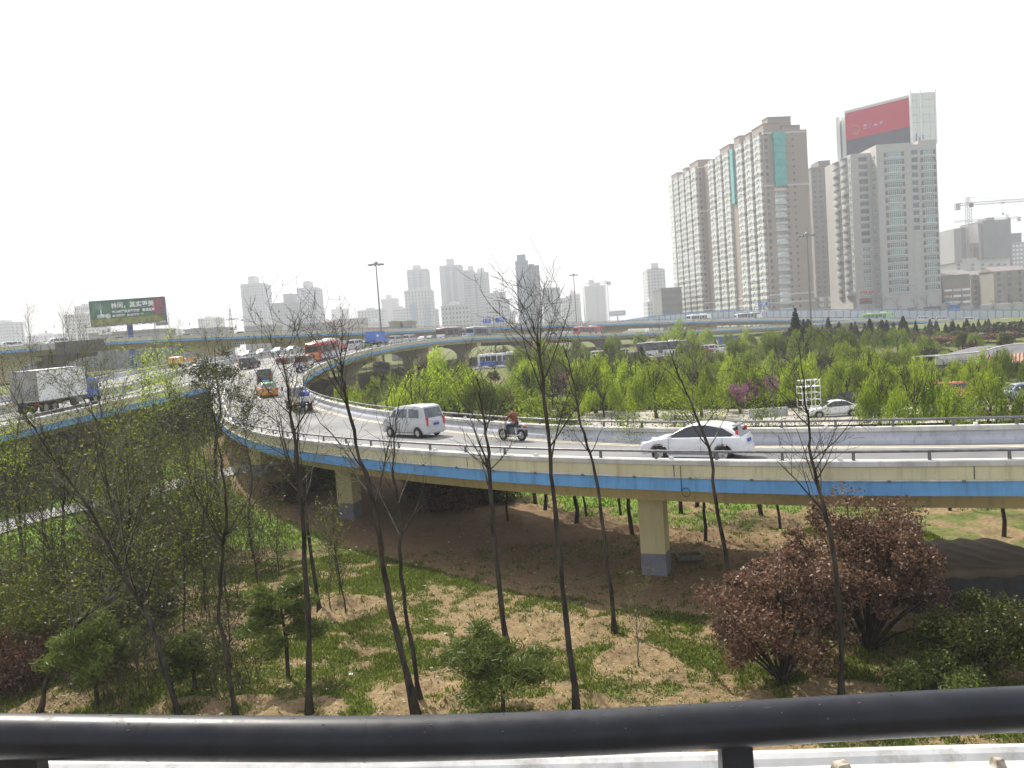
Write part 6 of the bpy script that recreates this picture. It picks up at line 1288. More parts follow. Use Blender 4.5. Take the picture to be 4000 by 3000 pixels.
# ---- standing places
def project(p):
    v = Vector(p)-Vector((0, 0, CAMZ)); d = v.dot(FW); return 2000+F*v.dot(RT)/d, 1500-F*v.dot(UP)/d, d
_R, _U, _F = (np.array(list(q)) for q in (RT, UP, FW))
def lane(A, B, px, py, k0=.12, k1=.88):                                       # point on a deck that the picture shows at (px,py), or the closest one
    ks = np.linspace(k0, k1, 20)[:, None, None]; Q = A[None]*(1-ks)+B[None]*ks; V = Q-np.array([0, 0, CAMZ]); d = V@_F; e = (2000+F*(V@_R)/d-px)**2+(1500-F*(V@_U)/d-py)**2*1.2+np.where(d > 1, 0, 1e12)
    kk, i = np.unravel_index(np.argmin(e), e.shape); q = Q[kk, i]; m_ = (A+B)/2; i = min(max(i, 1), len(m_)-2); t_ = m_[i+1]-m_[i-1]; return q[0], q[1], q[2], math.atan2(t_[1], t_[0]), math.atan2(t_[2], math.hypot(t_[0], t_[1]))
def set_on(t, q, turn=0.0, flip=False):
    x, y, z, h, pt = q; t.location = (x, y, z+.005); t.rotation_euler = (0, -pt if not flip else pt, h+turn+(PI if flip else 0)); return t
def on_ramp(t, px, py, turn=0.0): return set_on(t, lane(Lp, Rp, px, py), turn)
def on_road(t, px, py, turn=0.0, flip=False, k0=.6, k1=.9): return set_on(t, lane(TL, TR, px, py, k0, k1) if not flip else lane(TL, TR, px, py, .08, .42), turn, flip)
def on_high(t, px, off, turn=0.0, flip=False):                # along the high overpass, off metres in from its near edge
    k = int(np.argmin(abs(np.array([(Vector(q)-Vector((0, 0, CAMZ))).dot(RT)/(Vector(q)-Vector((0, 0, CAMZ))).dot(FW)*F+2000 for q in OR])-px))); k = min(max(k, 1), len(OR)-2)
    d = OR[k+1]-OR[k-1]; c = OR[k, :2]-oO[k]*off; return set_on(t, (c[0], c[1], OR[k, 2], math.atan2(d[1], d[0]), 0), turn, flip)
def on_ground(t, px, py, h, z=None): p = G(px, py); t.location = (p.x, p.y, float(gz0(p.x, p.y))+(z if z is not None else .09)); t.rotation_euler = (0, 0, h); return t
def on_way(t, px, py, off=None, flip=False):                  # along the ground road
    p = G(px, py); k = int(np.argmin(np.hypot(rdp[:, 0]-p.x, rdp[:, 1]-p.y))); k = min(max(k, 1), len(rdp)-2); d = rdp[k+1]-rdp[k-1]; t.location = (p.x, p.y, float(rdz[k])); t.rotation_euler = (0, 0, math.atan2(d[1], d[0])+(PI if flip else 0)); return t
def cp(src, label, **kw): return copy_tree(src, None, label=label, **kw)
bpy.context.view_layer.update()
hatch = on_ramp(car('hatch', 'hatchback', 'white hatchback driving along the near side of the curved ramp', 'car', 'p_white'), 2722, 1790, .02)
obj('rear_spoiler', MB().box((-1.72, 0, 1.385), (.22, 1.0, .04)), M['p_grey'], hatch)
mv = on_ramp(car('minivan', 'minivan', 'silver minivan with an orange badge on its rear window, left of the motorcycle', 'van', 'p_silver', glass='car_glass_hazy'), 1618, 1702, .16)
obj('window_sticker', MB().box((-1.80, -.48, 1.32), (.012, .14, .12)), M['p_orange'], mv); obj('rear_emblem_bar', MB().box((-1.965, 0, .98), (.03, .7, .06)), M['lamp_clear'], mv)
ft1 = on_ramp(flatbed('small white flatbed truck carrying a blue sack, behind the green and orange taxi', 'p_white', 'p_silver', L=4.9, boardm='p_cream'), 1170, 1606, .0)
sk = thing('blue_sack', 'round blue sack lying on the bed of the small white flatbed truck', 'sack', None); obj('bag', MB().sphere((0, 0, .36), .46, 12, 8, (1.15, 1, .8)), mat('sack_blue', (.03, .06, .33), .6, var=.3, scale=4, bump=.3), sk, smooth=True)
sk.location = ft1.matrix_basis @ Vector((-1.2, -.25, 1.04)); sk.rotation_euler = ft1.rotation_euler
tb_ = thing('folded_tarp', 'folded blue and white tarp on the small flatbed truck', 'tarp', None); obj('fold', MB().box((0, 0, .06), (.9, .8, .12), .2, .9).box((0.1, .05, .17), (.7, .6, .1), .4, .9), M['p_blue'], tb_); tb_.location = ft1.matrix_basis @ Vector((-1.9, -.2, 1.04)); tb_.rotation_euler = ft1.rotation_euler
tx1 = on_ramp(car('sedan', 'taxi', 'green over orange taxi with a blue roof sign in the middle of the bend', 'taxi', 'p_orange', 'p_green', taxi=True), 1040, 1546, .12)
vn = on_ramp(car('minivan', 'minivan', 'dark green minivan right in front of the green and orange taxi', 'van', 'p_darkgreen'), 1036, 1500, .05); vn.scale = (1.1, 1.1, 1.08)
ft2 = on_ramp(flatbed('stake-sided truck with a dark red load behind the red bus', 'p_grey', 'p_silver', L=5.2, W=1.95, cargo='p_darkred', stakes=True), 1190, 1452, .05)
bs1 = on_ramp(bus('red city bus with yellow lower rear and blue sides climbing the ramp', 'p_red', band='p_bluegrey', front='p_orange', bandz=(.4, 1.2)), 1265, 1402, -.02)
on_ramp(car('sedan', 'sedan', 'dark red sedan with lit red tail lamps left of the red bus', 'car', 'p_darkred'), 1112, 1412, .08)
su = on_road(car('suv', 'off_roader', 'black off-roader with a spare wheel on its back door', 'car', 'p_black'), 975, 1452, -.12)
sw = wheel_meshes(.34, .21); o = put('spare_wheel', sw[0], su, (-2.2, .1, 1.0)); o.rotation_euler = (0, 0, PI/2); put('rim', sw[1], o)
v1 = on_ramp(car('van', 'passenger_van', 'silver van between the red bus and the blue truck', 'van', 'p_silver'), 1390, 1360, .0)
on_ramp(car('sedan', 'taxi', 'green over orange taxi ahead of the silver van', 'taxi', 'p_orange', 'p_green', taxi=True), 1424, 1350)
on_ramp(car('sedan', 'sedan', 'pale green sedan left of the blue truck', 'car', 'p_limegreen', roof='p_white'), 1420, 1337)
bt = on_ramp(box_truck('blue box truck with a white mark on its tall box', 'p_blue', 'p_blue', 6.6, 3.3, W=2.3), 1478, 1344, .0); obj('white_mark', MB().box((-2.4, -1.16, 2.35), (1.1, .02, .4)), M['white_paint'], bt)
on_ramp(car('sedan', 'sedan', 'white sedan with red tail lamps just right of the blue truck', 'car', 'p_white'), 1506, 1347)
on_ramp(cp(v1, 'white van right behind the blue truck on the ramp crest'), 1546, 1330); 
on_ramp(cp(v1, 'white van second right of the blue truck'), 1602, 1327)
on_ramp(car('sedan', 'sedan', 'white sedan beside the black motorcyclist on the ramp crest', 'car', 'p_white', roof='p_white'), 1652, 1322)
on_ramp(car('sedan', 'taxi', 'green taxi ahead of the black motorcyclist', 'taxi', 'p_green', taxi=True), 1686, 1317)
on_ramp(bus('dark bus with red and white back on the ramp crest', 'p_darkred', front='p_white', led=True, band='p_grey'), 1758, 1314)
on_ramp(car('sedan', 'sedan', 'small blue car at the back of the dark red and white bus', 'car', 'p_blue'), 1730, 1319)
on_ramp(bus('dark bus with a light blue back beyond the red and white one', 'p_grey', front='p_lightblue', band='p_grey'), 1872, 1312)
on_ramp(car('sedan', 'sedan', 'tiny white car left of the farther blue-backed bus', 'car', 'p_white'), 1806, 1316)
rt = on_ramp(flatbed('little red cargo tricycle truck just right of the red bus', 'p_red', 'p_red', L=3.4, W=1.3, name='cargo_tricycle'), 1332, 1374); rt.scale = (.9, .9, .85)
on_ramp(bus('red and dark city bus among the trees on the falling end of the ramp', 'p_red', band='p_white', roofm='white_paint'), 2300, 1303)
on_ramp(car('sedan', 'sedan', 'black car under the tall bare tree on the falling end of the ramp', 'car', 'p_black'), 2158, 1310)
# the straight carriageway on the left
tr = on_road(box_truck('long white box truck with a bright blue cab', 'p_blue', 'p_boxwhite', 8.2, 3.7, W=2.45, rear='p_boxrear') if not M.update(p_boxwhite=mat('p_boxwhite', (.74, .73, .70), .6, var=.10, scale=.7, detail=8), p_boxrear=mat('p_boxrear', (.30, .29, .27), .6, var=.2, scale=.9)) else None, 232, 1594, -.10, False, .70, .84)
on_road(flatbed('orange stake truck with an empty bed on the far lanes', 'p_orange', 'p_orange', L=6.0, W=2.1, stakes=True), 712, 1398, .0, True)
s1 = on_road(car('sedan', 'sedan', 'white sedan in front of the orange stake truck', 'car', 'p_white'), 715, 1424, 0, True)
on_road(cp(s1, 'white sedan half hidden by the dark evergreen'), 765, 1428, 0)
s2 = on_road(car('sedan', 'sedan', 'bright silver sedan glinting on the far lanes above the black off-roader', 'car', 'p_silver'), 968, 1392, 0, True)
on_road(cp(s2, 'second silver sedan on the far lanes, further up'), 1026, 1376, 0, True); on_road(cp(s1, 'white sedan glinting on the far lanes left of the red bus'), 1086, 1368, 0, True); on_road(cp(s2, 'silver sedan on the far lanes behind the dark red sedan'), 1140, 1362, 0, True)
# the high overpass
hv = on_high(car('van', 'passenger_van', 'white van at the left edge of the high overpass', 'van', 'p_white'), 62, 4.0); on_high(cp(hv, 'white van left of the billboard post on the high overpass'), 262, 4.0)
hs = on_high(car('sedan', 'sedan', 'silver car in front of the billboard post on the high overpass', 'car', 'p_silver'), 468, 4.2); on_high(cp(hs, 'small glinting car on the high overpass left of the lattice mast'), 748, 4.0); on_high(cp(hs, 'small bright car on the high overpass below the tall left tower'), 968, 4.0)
on_high(bus('white and green city bus before the noise barrier', 'p_white', band='p_green', roofm='white_paint'), 2765, 5, flip=True); on_high(bus('white bus with dark red end before the noise barrier', 'p_white', band='p_darkred', bandz=(2.5, 2.85)), 2936, 5, flip=True)
on_high(bus('bright green city bus before the noise barrier', 'p_limegreen', band='p_lightblue', bandz=(.5, 1.25)), 3410, 5, flip=True)
for k, px in enumerate((3622, 3706, 3812, 3930)): on_high(cp(hv, ('white van right of the bright green bus', 'second white van right of the bright green bus', 'white van passing below the old apartments', 'white van at the far right of the noise barrier')[k]), px, 4.5, flip=True)
on_high(cp(hs, 'silver car between two white vans by the noise barrier'), 3662, 4.5, flip=True)
# ground road with buses
on_way(bus('blue city bus half hidden by willows on the ground road', 'p_white', band='p_blue', roofm='white_paint', bandz=(.3, 1.25)), 1960, 1432); on_way(bus('long dark-windowed bus with white and red skirt on the ground road', 'p_black', L=12, band='p_white', roofm='white_paint', bandz=(.35, 1.15), front='p_red'), 2590, 1386)
for k, (px, py, kd, m, lab) in enumerate(((2165, 1412, 'sedan', 'p_white', 'white car right of the willow-hidden blue bus'), (2290, 1410, 'sedan', 'p_silver', 'silver car among small conifers'), (2345, 1404, 'van', 'p_white', 'white van among small conifers'), (2400, 1396, 'sedan', 'p_black', 'black car among small conifers'), (2445, 1390, 'suv', 'p_white', 'white off-roader left of the long dark-windowed bus'), (2745, 1388, 'sedan', 'p_red', 'red car at the tail of the long dark-windowed bus'), (2775, 1386, 'van', 'p_white', 'white van right of the red car'), (2818, 1374, 'sedan', 'p_white', 'white sedan right of the white van on the ground road'), (3190, 1348, 'sedan', 'p_white', 'white car glinting behind the cedar'), (3225, 1342, 'sedan', 'p_silver', 'silver car right of the cedar'))):
    on_way(car(kd, {'sedan': 'sedan', 'van': 'passenger_van', 'suv': 'off_roader'}[kd], lab, 'van' if kd == 'van' else 'car', m), px, py, flip=bool(k % 2))
on_way(box_truck('truck under a blue tarpaulin beyond the white sedan', 'p_white', 'p_blue', 6.4, 2.9), 2858, 1356)
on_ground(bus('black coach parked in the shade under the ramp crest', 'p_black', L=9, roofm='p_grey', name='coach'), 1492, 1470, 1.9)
# parked by the restaurant
on_ground(car('suv', 'off_roader', 'blue-grey off-roader parked at the right edge', 'car', 'p_bluegrey', rack=True), 3985, 1577, PI-.25); on_ground(car('suv', 'off_roader', 'coral red car parked behind the white estate car', 'car', 'p_coral', roof='p_coral'), 3742, 1568, .08)
on_ground(car('hatch', 'estate_car', 'white estate car parked in front of the coral red one', 'car', 'p_silver'), 3748, 1612, .06); on_ground(car('sedan', 'sedan', 'black sedan parked behind the bushy-topped bare tree', 'car', 'p_black'), 3300, 1592, PI-.4); on_ground(car('sedan', 'sedan', 'white sedan parked by the leafless bush near the black sedan', 'car', 'p_white'), 3255, 1632, PI-.1)

# ================================================================ motorcycle and rider
def skinned(name, pts, edges, radii, m, parent, loc=(0, 0, 0), sub=2, root=0):
    me = bpy.data.meshes.new(name); me.from_pydata([tuple(p) for p in pts], edges, []); o = bpy.data.objects.new(name, me); COL.objects.link(o)
    sm = o.modifiers.new('s', 'SKIN'); sv = me.skin_vertices[0].data
    for i, r_ in enumerate(radii): sv[i].radius = (r_, r_) if not hasattr(r_, '__len__') else r_
    sv[root].use_root = True; sb = o.modifiers.new('u', 'SUBSURF'); sb.levels = sub; sb.render_levels = sub
    dg = bpy.context.evaluated_depsgraph_get(); m2 = bpy.data.meshes.new_from_object(o.evaluated_get(dg)); bpy.data.objects.remove(o); m2.name = name
    m2.materials.clear(); m2.materials.append(m); m2.polygons.foreach_set('use_smooth', [True]*len(m2.polygons)); return put(name, m2, parent, loc)
M['skin'] = mat('skin', (.42, .24, .16), .6, var=.05); M['hair'] = mat('hair', (.015, .012, .01), .7, var=.2); M['jacket'] = mat('jacket', (.17, .045, .03), .8, var=.15, scale=8); M['jeans'] = mat('jeans', (.03, .035, .06), .85, var=.2, scale=8); M['chrome'] = mat('chrome', (.6, .6, .6), .25, .8, var=.05)
def motorcycle(label, paintm='p_grey'):
    t = thing('motorcycle', label, 'motorcycle'); r = .31
    for x in (-.66, .68):
        tm, rm = wheel_meshes(r, .10); o = put('wheel', tm, t, (x, 0, r)); put('rim', rm, o)
    f = MB(); f.tube([(.68, .07, r), (.52, .07, .62), (.42, .06, .95)], .022, 6).tube([(.68, -.07, r), (.52, -.07, .62), (.42, -.06, .95)], .022, 6); obj('fork', f, M['chrome'], t)
    f = MB(); f.tube([(.44, 0, .88), (.2, 0, .45), (-.25, 0, .36), (-.66, .08, r)], .03, 6).tube([(.44, 0, .86), (0, 0, .76), (-.62, 0, .72)], .03, 6).tube([(-.3, 0, .74), (-.66, -.08, r)], .025, 6); obj('frame', f, M['p_black'], t)
    obj('engine', MB().box((.08, 0, .48), (.36, .28, .34), 0, .8).box((.1, 0, .68), (.2, .2, .16)), M['steel_grey'], t)
    obj('fuel_tank', MB().sphere((.16, 0, .86), .2, 12, 8, (1.35, .75, .62)), M[paintm], t, smooth=True); obj('seat', MB().box((-.34, 0, .82), (.72, .26, .10), 0, .85), M['p_black'], t)
    obj('handlebar', MB().tube([(.30, -.36, 1.06), (.38, -.2, 1.05), (.42, 0, .98), (.38, .2, 1.05), (.30, .36, 1.06)], .016, 6), M['chrome'], t)
    obj('headlight', MB().sphere((.56, 0, .90), .10, 10, 6), M['lamp_clear'], t, smooth=True)
    for s in (-1, 1): obj('mirror', MB().tube([(.36, s*.24, 1.05), (.34, s*.32, 1.24)], .01, 4).box((.34, s*.34, 1.27), (.02, .13, .08)), M['chrome'], t); obj('indicator', MB().sphere((.5, s*.16, .86), .035, 6, 4), M['p_orange'], t); obj('exhaust', MB().tube([(.1, s*.16, .36), (-.3, s*.18, .3), (-.85, s*.18, .36)], [.025, .035, .045], 8), M['chrome'], t)
    for x, a0, a1 in ((.68, .3, 2.3), (-.66, .5, 3.0)):
        g = MB(); pts = [(x+(r+.04)*math.cos(a), 0, r+(r+.04)*math.sin(a)) for a in np.linspace(a0, a1, 9)]; g.sweep(pts, [(0, 1, 0)]*9, [(-.07, 0), (-.07, .012), (.07, .012), (.07, 0)]); obj('mudguard', g, M[paintm], t)
    obj('luggage_rack', MB().tube([(-.6, .14, .86), (-.98, .12, .86), (-.98, -.12, .86), (-.6, -.14, .86)], .014, 5).box((-.8, 0, .865), (.3, .22, .015)), M['chrome'], t); obj('tail_light', MB().box((-.92, 0, .74), (.08, .16, .1)), M['lamp_red'], t); obj('mud_flap', MB().box((-1.0, 0, .42), (.02, .2, .34)), M['p_black'], t); obj('leg_guard', MB().tube([(.3, -.3, .4), (.34, -.3, .7), (.34, .3, .7), (.3, .3, .4)], .016, 5), M['chrome'], t)
    return t
def rider(label, jm, t_moto, hair='hair'):
    t = thing('person', label, 'person'); t.location = t_moto.location; t.rotation_euler = t_moto.rotation_euler
    sp = [(-.28, 0, .90), (-.27, 0, 1.02), (-.20, 0, 1.22), (-.12, 0, 1.40), (-.09, 0, 1.50), (-.05, 0, 1.56)]; rs = [(.15, .17), (.14, .16), (.13, .17), (.11, .18), (.055, .055), (.05, .05)]
    pts = list(sp); ed = [(i, i+1) for i in range(5)]; rad = list(rs)
    def chain(root, ps, rr):
        k = root
        for p, r_ in zip(ps, rr): pts.append(p); rad.append((r_, r_)); ed.append((k, len(pts)-1)); k = len(pts)-1
        return k
    arms = []; legs = []
    for s in (-1, 1):
        arms.append([(-.13, s*.20, 1.40), (.06, s*.27, 1.20), (.20, s*.30, 1.12), (.29, s*.30, 1.085)]); legs.append([(-.24, s*.11, .88), (.16, s*.20, .84), (.14, s*.21, .62), (.06, s*.20, .33), (.20, s*.20, .28)])
        chain(3, arms[-1], (.062, .048, .038, .032)); chain(0, legs[-1], (.095, .078, .062, .045, .04))
    body = skinned('body', pts, ed, rad, M['skin'], t)
    tp = list(sp[:4])+[(-.085, 0, 1.47)]; te = [(0, 1), (1, 2), (2, 3), (3, 4)]; tr_ = [(a+.02, b+.025) for a, b in rs[:4]]+[(.075, .075)]
    for a in arms:
        k = 3
        for p, r_ in zip(a[:3]+[(.255, a[3][1], 1.10)], (.085, .068, .055, .05)): tp.append(p); tr_.append((r_, r_)); te.append((k, len(tp)-1)); k = len(tp)-1
    skinned('jacket', tp, te, tr_, M[jm], body)
    lp_ = [(-.28, 0, .90), (-.28, 0, .98)]; le = [(0, 1)]; lr = [(.17, .18), (.155, .175)]
    for a in legs:
        k = 0
        for p, r_ in zip(a[:4], (.115, .095, .078, .062)): lp_.append(p); lr.append((r_, r_)); le.append((k, len(lp_)-1)); k = len(lp_)-1
    skinned('trousers', lp_, le, lr, M['jeans'], body)
    for s in (-1, 1):
        obj('shoe', MB().sphere((.14, s*.20, .27), .07, 10, 6, (1.9, .8, .7)), M['p_black'], body, smooth=True)
        for k in range(4): obj('finger', MB().tube([(.285, s*(.27+.022*k), 1.10), (.335, s*(.27+.022*k), 1.085), (.335, s*(.27+.022*k), 1.05), (.30, s*(.27+.022*k), 1.035)], [.011, .010, .009, .008], 6), M['skin'], body)
        obj('thumb', MB().tube([(.27, s*.265, 1.08), (.29, s*.25, 1.05), (.315, s*.25, 1.045)], [.013, .011, .009], 6), M['skin'], body)
    hd = MB().sphere((-.015, 0, 1.665), .098, 16, 12, (1.0, .82, 1.2)); hd.sphere((.085, 0, 1.655), .018, 8, 6, (1.1, .8, 1.3)); 
    for s in (-1, 1): hd.sphere((-.02, s*.082, 1.66), .022, 8, 6, (.7, .4, 1.2))
    h = obj('head', hd, M['skin'], body, smooth=True)
    eye = MB()
    for s in (-1, 1): eye.sphere((.074, s*.032, 1.685), .009, 6, 4)
    eye.box((.080, 0, 1.61), (.01, .04, .008)); 
    hr = MB().sphere((-.03, 0, 1.70), .105, 16, 10, (1.0, .86, 1.02)); obj('hair', hr, M[hair], body, smooth=True)
    obj('facial_feature', eye, M['hair'], body); return t
mc = on_ramp(motorcycle('small grey motorcycle with chrome racks ridden along the ramp'), 2003, 1712, .05); bpy.context.view_layer.update(); rider('person in a rust red jacket riding the grey motorcycle', 'jacket', mc)
mc2 = on_ramp(motorcycle('black motorcycle tiny on the ramp crest between white sedan and green taxi', 'p_black'), 1664, 1322); bpy.context.view_layer.update(); rider('person in black riding the far motorcycle on the ramp crest', 'p_black', mc2)
# ================================================================ masts, signs, billboards and small things
def mast(label, px, py, d, n=10, base=None, ringr=None):
    p = P(px, py, d); g = gpos(p.x, p.y) if base is None else base; H = p.z-g; t = thing('lamp_mast', label, 'lamp mast', 'tall lamp masts', (p.x, p.y, g)); R = ringr or 2.0
    obj('pole', MB().tube([(0, 0, -.2), (0, 0, H*.5), (0, 0, H)], [.34, .25, .15], 10), M['rail_metal'], t)
    obj('ring', MB().tube([(R*.8*math.cos(a), R*.8*math.sin(a), H-.2) for a in np.linspace(0, 2*PI, 17)], .07, 5).tube([(-R*.8, 0, H-.2), (R*.8, 0, H-.2)], .06, 4).tube([(0, -R*.8, H-.2), (0, R*.8, H-.2)], .06, 4), M['steel_grey'], t)
    me = MB().box((0, 0, 0), (.85, .55, .34), 0, .7).mesh('floodlight', M['rail_metal'])
    for k in range(n): a = 2*PI*k/n; put('floodlight', me, t, (R*math.cos(a), R*math.sin(a), H-.28), a)
    obj('head_cap', MB().tube([(0, 0, H-.1), (0, 0, H+.3), (0, 0, H+.7)], [.5, .6, .15], 10).tube([(0, 0, H+.7), (0, 0, H+3.2)], .03, 4), M['rail_metal'], t)
mast('tall lamp mast with a ring of floodlights behind the blue truck', 1468, 1030, 232); mast('lamp mast right of the fan-topped bare tree', 2240, 1073, 385, ringr=1.9); mast('lamp mast in front of the brown residential slab', 3152, 916, 226)
# ---- billboard on a blue post
d = 214; p0 = P(355, 1176, d); p1 = P(637, 1166, d); pb = P(363, 1268, d); g = float(gz0(p0.x, p0.y)); bw = p1.x-p0.x; bh = (p0.z-pb.z); xc = (p0.x+p1.x)/2; zc = (P(637, 1166, d).z+p0.z)/2-bh/2
t = thing('billboard', 'green advertising billboard with white Chinese lettering on a thick blue post', 'billboard', None, (xc, p0.y, g), math.radians(2)); Z = zc-g
bmat = bpy.data.materials.new('forest_print'); bmat.use_nodes = True; bt_ = bmat.node_tree; bb_ = bt_.nodes['Principled BSDF']; bb_.inputs['Roughness'].default_value = .6
tcx = bt_.nodes.new('ShaderNodeTexCoord'); nn = bt_.nodes.new('ShaderNodeTexNoise'); nn.inputs['Scale'].default_value = .5; nn.inputs['Detail'].default_value = 8; rr = bt_.nodes.new('ShaderNodeValToRGB')
for k, (ps, c) in enumerate(((.3, (.015, .03, .05)), (.5, (.02, .10, .06)), (.62, (.05, .20, .06)), (.75, (.10, .07, .12)))):
    e = rr.color_ramp.elements[k] if k < 2 else rr.color_ramp.elements.new(ps); e.position = ps; e.color = (*c, 1)
bt_.links.new(tcx.outputs['Object'], nn.inputs['Vector']); bt_.links.new(nn.outputs[0], rr.inputs[0]); bt_.links.new(rr.outputs[0], bb_.inputs['Base Color'])
obj('panel', MB().box((0, 0, Z), (bw, 1.2, bh)), bmat, t); obj('meadow_print', MB().box((0, -.61, Z-bh*.5+bh*.125), (bw-.1, .02, bh*.25)), mat('meadow_print', (.16, .20, .03), .6, var=.4, scale=1.2, rgb2=(.30, .30, .05), detail=8), t)
obj('blossom_print', MB().prism([(bw*.33, -.63), (bw*.495, -.63), (bw*.495, -.61), (bw*.33, -.61)], Z-bh*.18, Z+bh*.47), mat('blossom_print', (.04, .08, .05), .6, scale=1.4, rgb2=(.42, .08, .13), detail=8, var=.2), t)
obj('frame', MB().box((0, 0, Z+bh/2+.1), (bw+.3, 1.3, .22)).box((-bw/2-.08, 0, Z), (.18, 1.3, bh+.3)).box((bw/2+.08, 0, Z), (.18, 1.3, bh+.3)).box((0, 0, Z-bh/2-.1), (bw+.3, 1.3, .22)), mat('frame_blue', (.05, .08, .16), .6, var=.1), t)
M['letter_white'] = mat('letter_white', (.80, .80, .78), .6, var=0)
def letter(s, size, x, z, bold=0.0, m='letter_white'):
    me = text_mesh(s, size, M[m], bold); o = put('lettering', me, t, (x, -.625, z)); o.rotation_euler = (PI/2, 0, 0); return o
letter('林间，其实更美', 1.62, -bw*.215, Z+bh*.19, .03); letter('90-240平米多层洋房   敬请品鉴', .82, -bw*.205, Z-bh*.02, .02); letter('84237777   84237777', .80, -bw*.205, Z-bh*.19, .02); letter('白桦林', 1.05, -bw*.415, Z-bh*.19, .03)
ring = MB().tube([(-bw*.262+.55*math.cos(a), -.62, Z-bh*.14+.55*math.sin(a)) for a in np.linspace(0, 2*PI, 17)], .09, 4); obj('round_emblem', ring, M['letter_white'], t); letter('间', .75, -bw*.262-.37, Z-bh*.14-.27, .02)
M['logo_grey'] = mat('logo_grey', (.26, .34, .36), .6, var=.3, scale=3); tl = MB(); rl_ = random.Random(2)
for k in range(34): a = rl_.uniform(-.2, PI+.2); q = rl_.uniform(.5, 2.2); tl.tube([(-bw*.355, -.62, Z+bh*.12), (-bw*.355+q*.6*math.cos(a), -.62, Z+bh*.22+q*.35*math.sin(a)), (-bw*.355+q*math.cos(a)*.9, -.62, Z+bh*.24+q*.72*math.sin(a))], .035, 3)
obj('tree_logo_crown', tl, M['logo_grey'], t); obj('tree_logo_trunk', MB().box((-bw*.355, -.62, Z+bh*.08), (.28, .03, 1.9)).box((-bw*.355, -.62, Z-bh*.07), (.7, .03, .16)), M['letter_white'], t)
obj('green_emblem', MB().sphere((bw*.2, -.62, Z-bh*.13), .4, 8, 6, (1.2, .1, .8)), mat('emblem_green', (.2, .45, .05), .6, var=.1), t); obj('divider', MB().box((-bw*.245, -.62, Z+bh*.12), (.06, .02, bh*.55)), M['logo_grey'], t)
obj('post', MB().tube([(0, .1, -.5), (0, .1, Z-bh/2)], .72, 16), mat('post_blue', (.03, .06, .28), .5, var=.12, scale=.6), t)
cwk = MB().box((0, -1.6, Z-bh/2-.5), (bw+2.4, .7, .08)); 
for k in range(9): cwk.tube([(-bw/2+k*bw/8, -.5, Z-bh/2-.15), (-bw/2+k*bw/8, -2.2, Z-bh/2-.45)], .05, 4)
obj('catwalk', cwk, M['steel_grey'], t)
me = MB().box((0, 0, 0), (.6, .4, .28)).mesh('floodlight', M['steel_grey'])
for k in range(12): put('floodlight', me, t, (-bw/2-.6+k*(bw+1.2)/11, -2.3, Z-bh/2-.35))
t2 = thing('rooftop_sign', 'small rooftop sign with red characters over a white board, below the green billboard', 'sign'); q = P(408, 1278, 296); obj('board', MB().box((q.x, q.y, q.z-1.4), (4.6, .3, 2.6)), M['white_paint'], t2)
sg = MB(); 
for k in range(5): sg.box((q.x-3.0+k*1.5, q.y-.1, q.z+.9), (1.2, .25, 1.3)); 
obj('red_character', sg, M['sign_red'], t2); obj('dark_blot', MB().box((q.x-.4, q.y-.2, q.z-1.6), (1.1, .1, 1.2), .1, .6).box((q.x+1.5, q.y-.2, q.z-1.2), (1.1, .1, 1.3), .1, .6), M['p_grey'], t2)
t2 = thing('direction_sign', 'small brown direction sign on a pole right of the billboard', 'sign'); q = P(632, 1264, 205); gq = float(gz0(q.x, q.y)); obj('board', MB().box((q.x, q.y, q.z), (3.0, .15, .9)), M['warm_wall'], t2); obj('pole', MB().tube([(q.x-1.9, q.y, gq), (q.x-1.9, q.y, q.z+.3), (q.x+1.2, q.y, q.z+.55)], .09, 6), M['steel_grey'], t2)
# ---- road signs
def road_sign(label, boards, d, pole_px, base=None):
    pz_ = P(pole_px, boards[0][1], d); g = gpos(pz_.x, pz_.y) if base is None else base; t = thing('road_sign', label, 'road sign', None, (pz_.x, pz_.y, g)); zt_ = 0
    for x0, y0, x1, y1, arrow in boards:
        a = P(x0, y0, d); b = P(x1, y1, d); w_, h_ = b.x-a.x, a.z-b.z+.07*0; cx_, cz_ = (a.x+b.x)/2-pz_.x, (a.z+b.z)/2-g; zt_ = max(zt_, cz_)
        s = obj('sign_board', MB().box((cx_, -.15, cz_), (w_, .12, h_)), M['sign_board_blue'], t); obj('sign_border', MB().box((cx_, -.215, cz_+h_*.46), (w_*.97, .02, h_*.03)).box((cx_, -.215, cz_-h_*.46), (w_*.97, .02, h_*.03)), M['letter_white'], s)
        mk = MB()
        for k in range(3): mk.box((cx_+w_*(.02+.13*k), -.22, cz_+h_*.18), (w_*.09, .02, h_*.14)).box((cx_+w_*(.02+.13*k), -.22, cz_-h_*.2), (w_*.08, .02, h_*.10))
        ax = cx_-w_*.3; 
        if arrow == 'up': mk.box((ax, -.22, cz_-h_*.08), (w_*.04, .02, h_*.5)).add([(ax-w_*.07, -.23, cz_+h_*.14), (ax+w_*.07, -.23, cz_+h_*.14), (ax, -.23, cz_+h_*.36)], [(0, 1, 2)])
        else: ax = cx_+w_*.36; mk.tube([(ax-w_*.12, -.22, cz_-h_*.3), (ax, -.22, cz_+h_*.05), (ax+w_*.05, -.22, cz_+h_*.3)], h_*.05, 4)
        obj('arrow_mark', mk, M['letter_white'], s)
    obj('pole', MB().tube([(0, 0, 0), (0, 0, zt_+1.2)], .18, 8), M['steel_grey'], t); obj('cross_arm', MB().box((0, 0, zt_), (8.5, .16, .2)), M['steel_grey'], t)
M['sign_board_blue'] = mat('sign_board_blue', (.02, .10, .42), .5, var=.06)
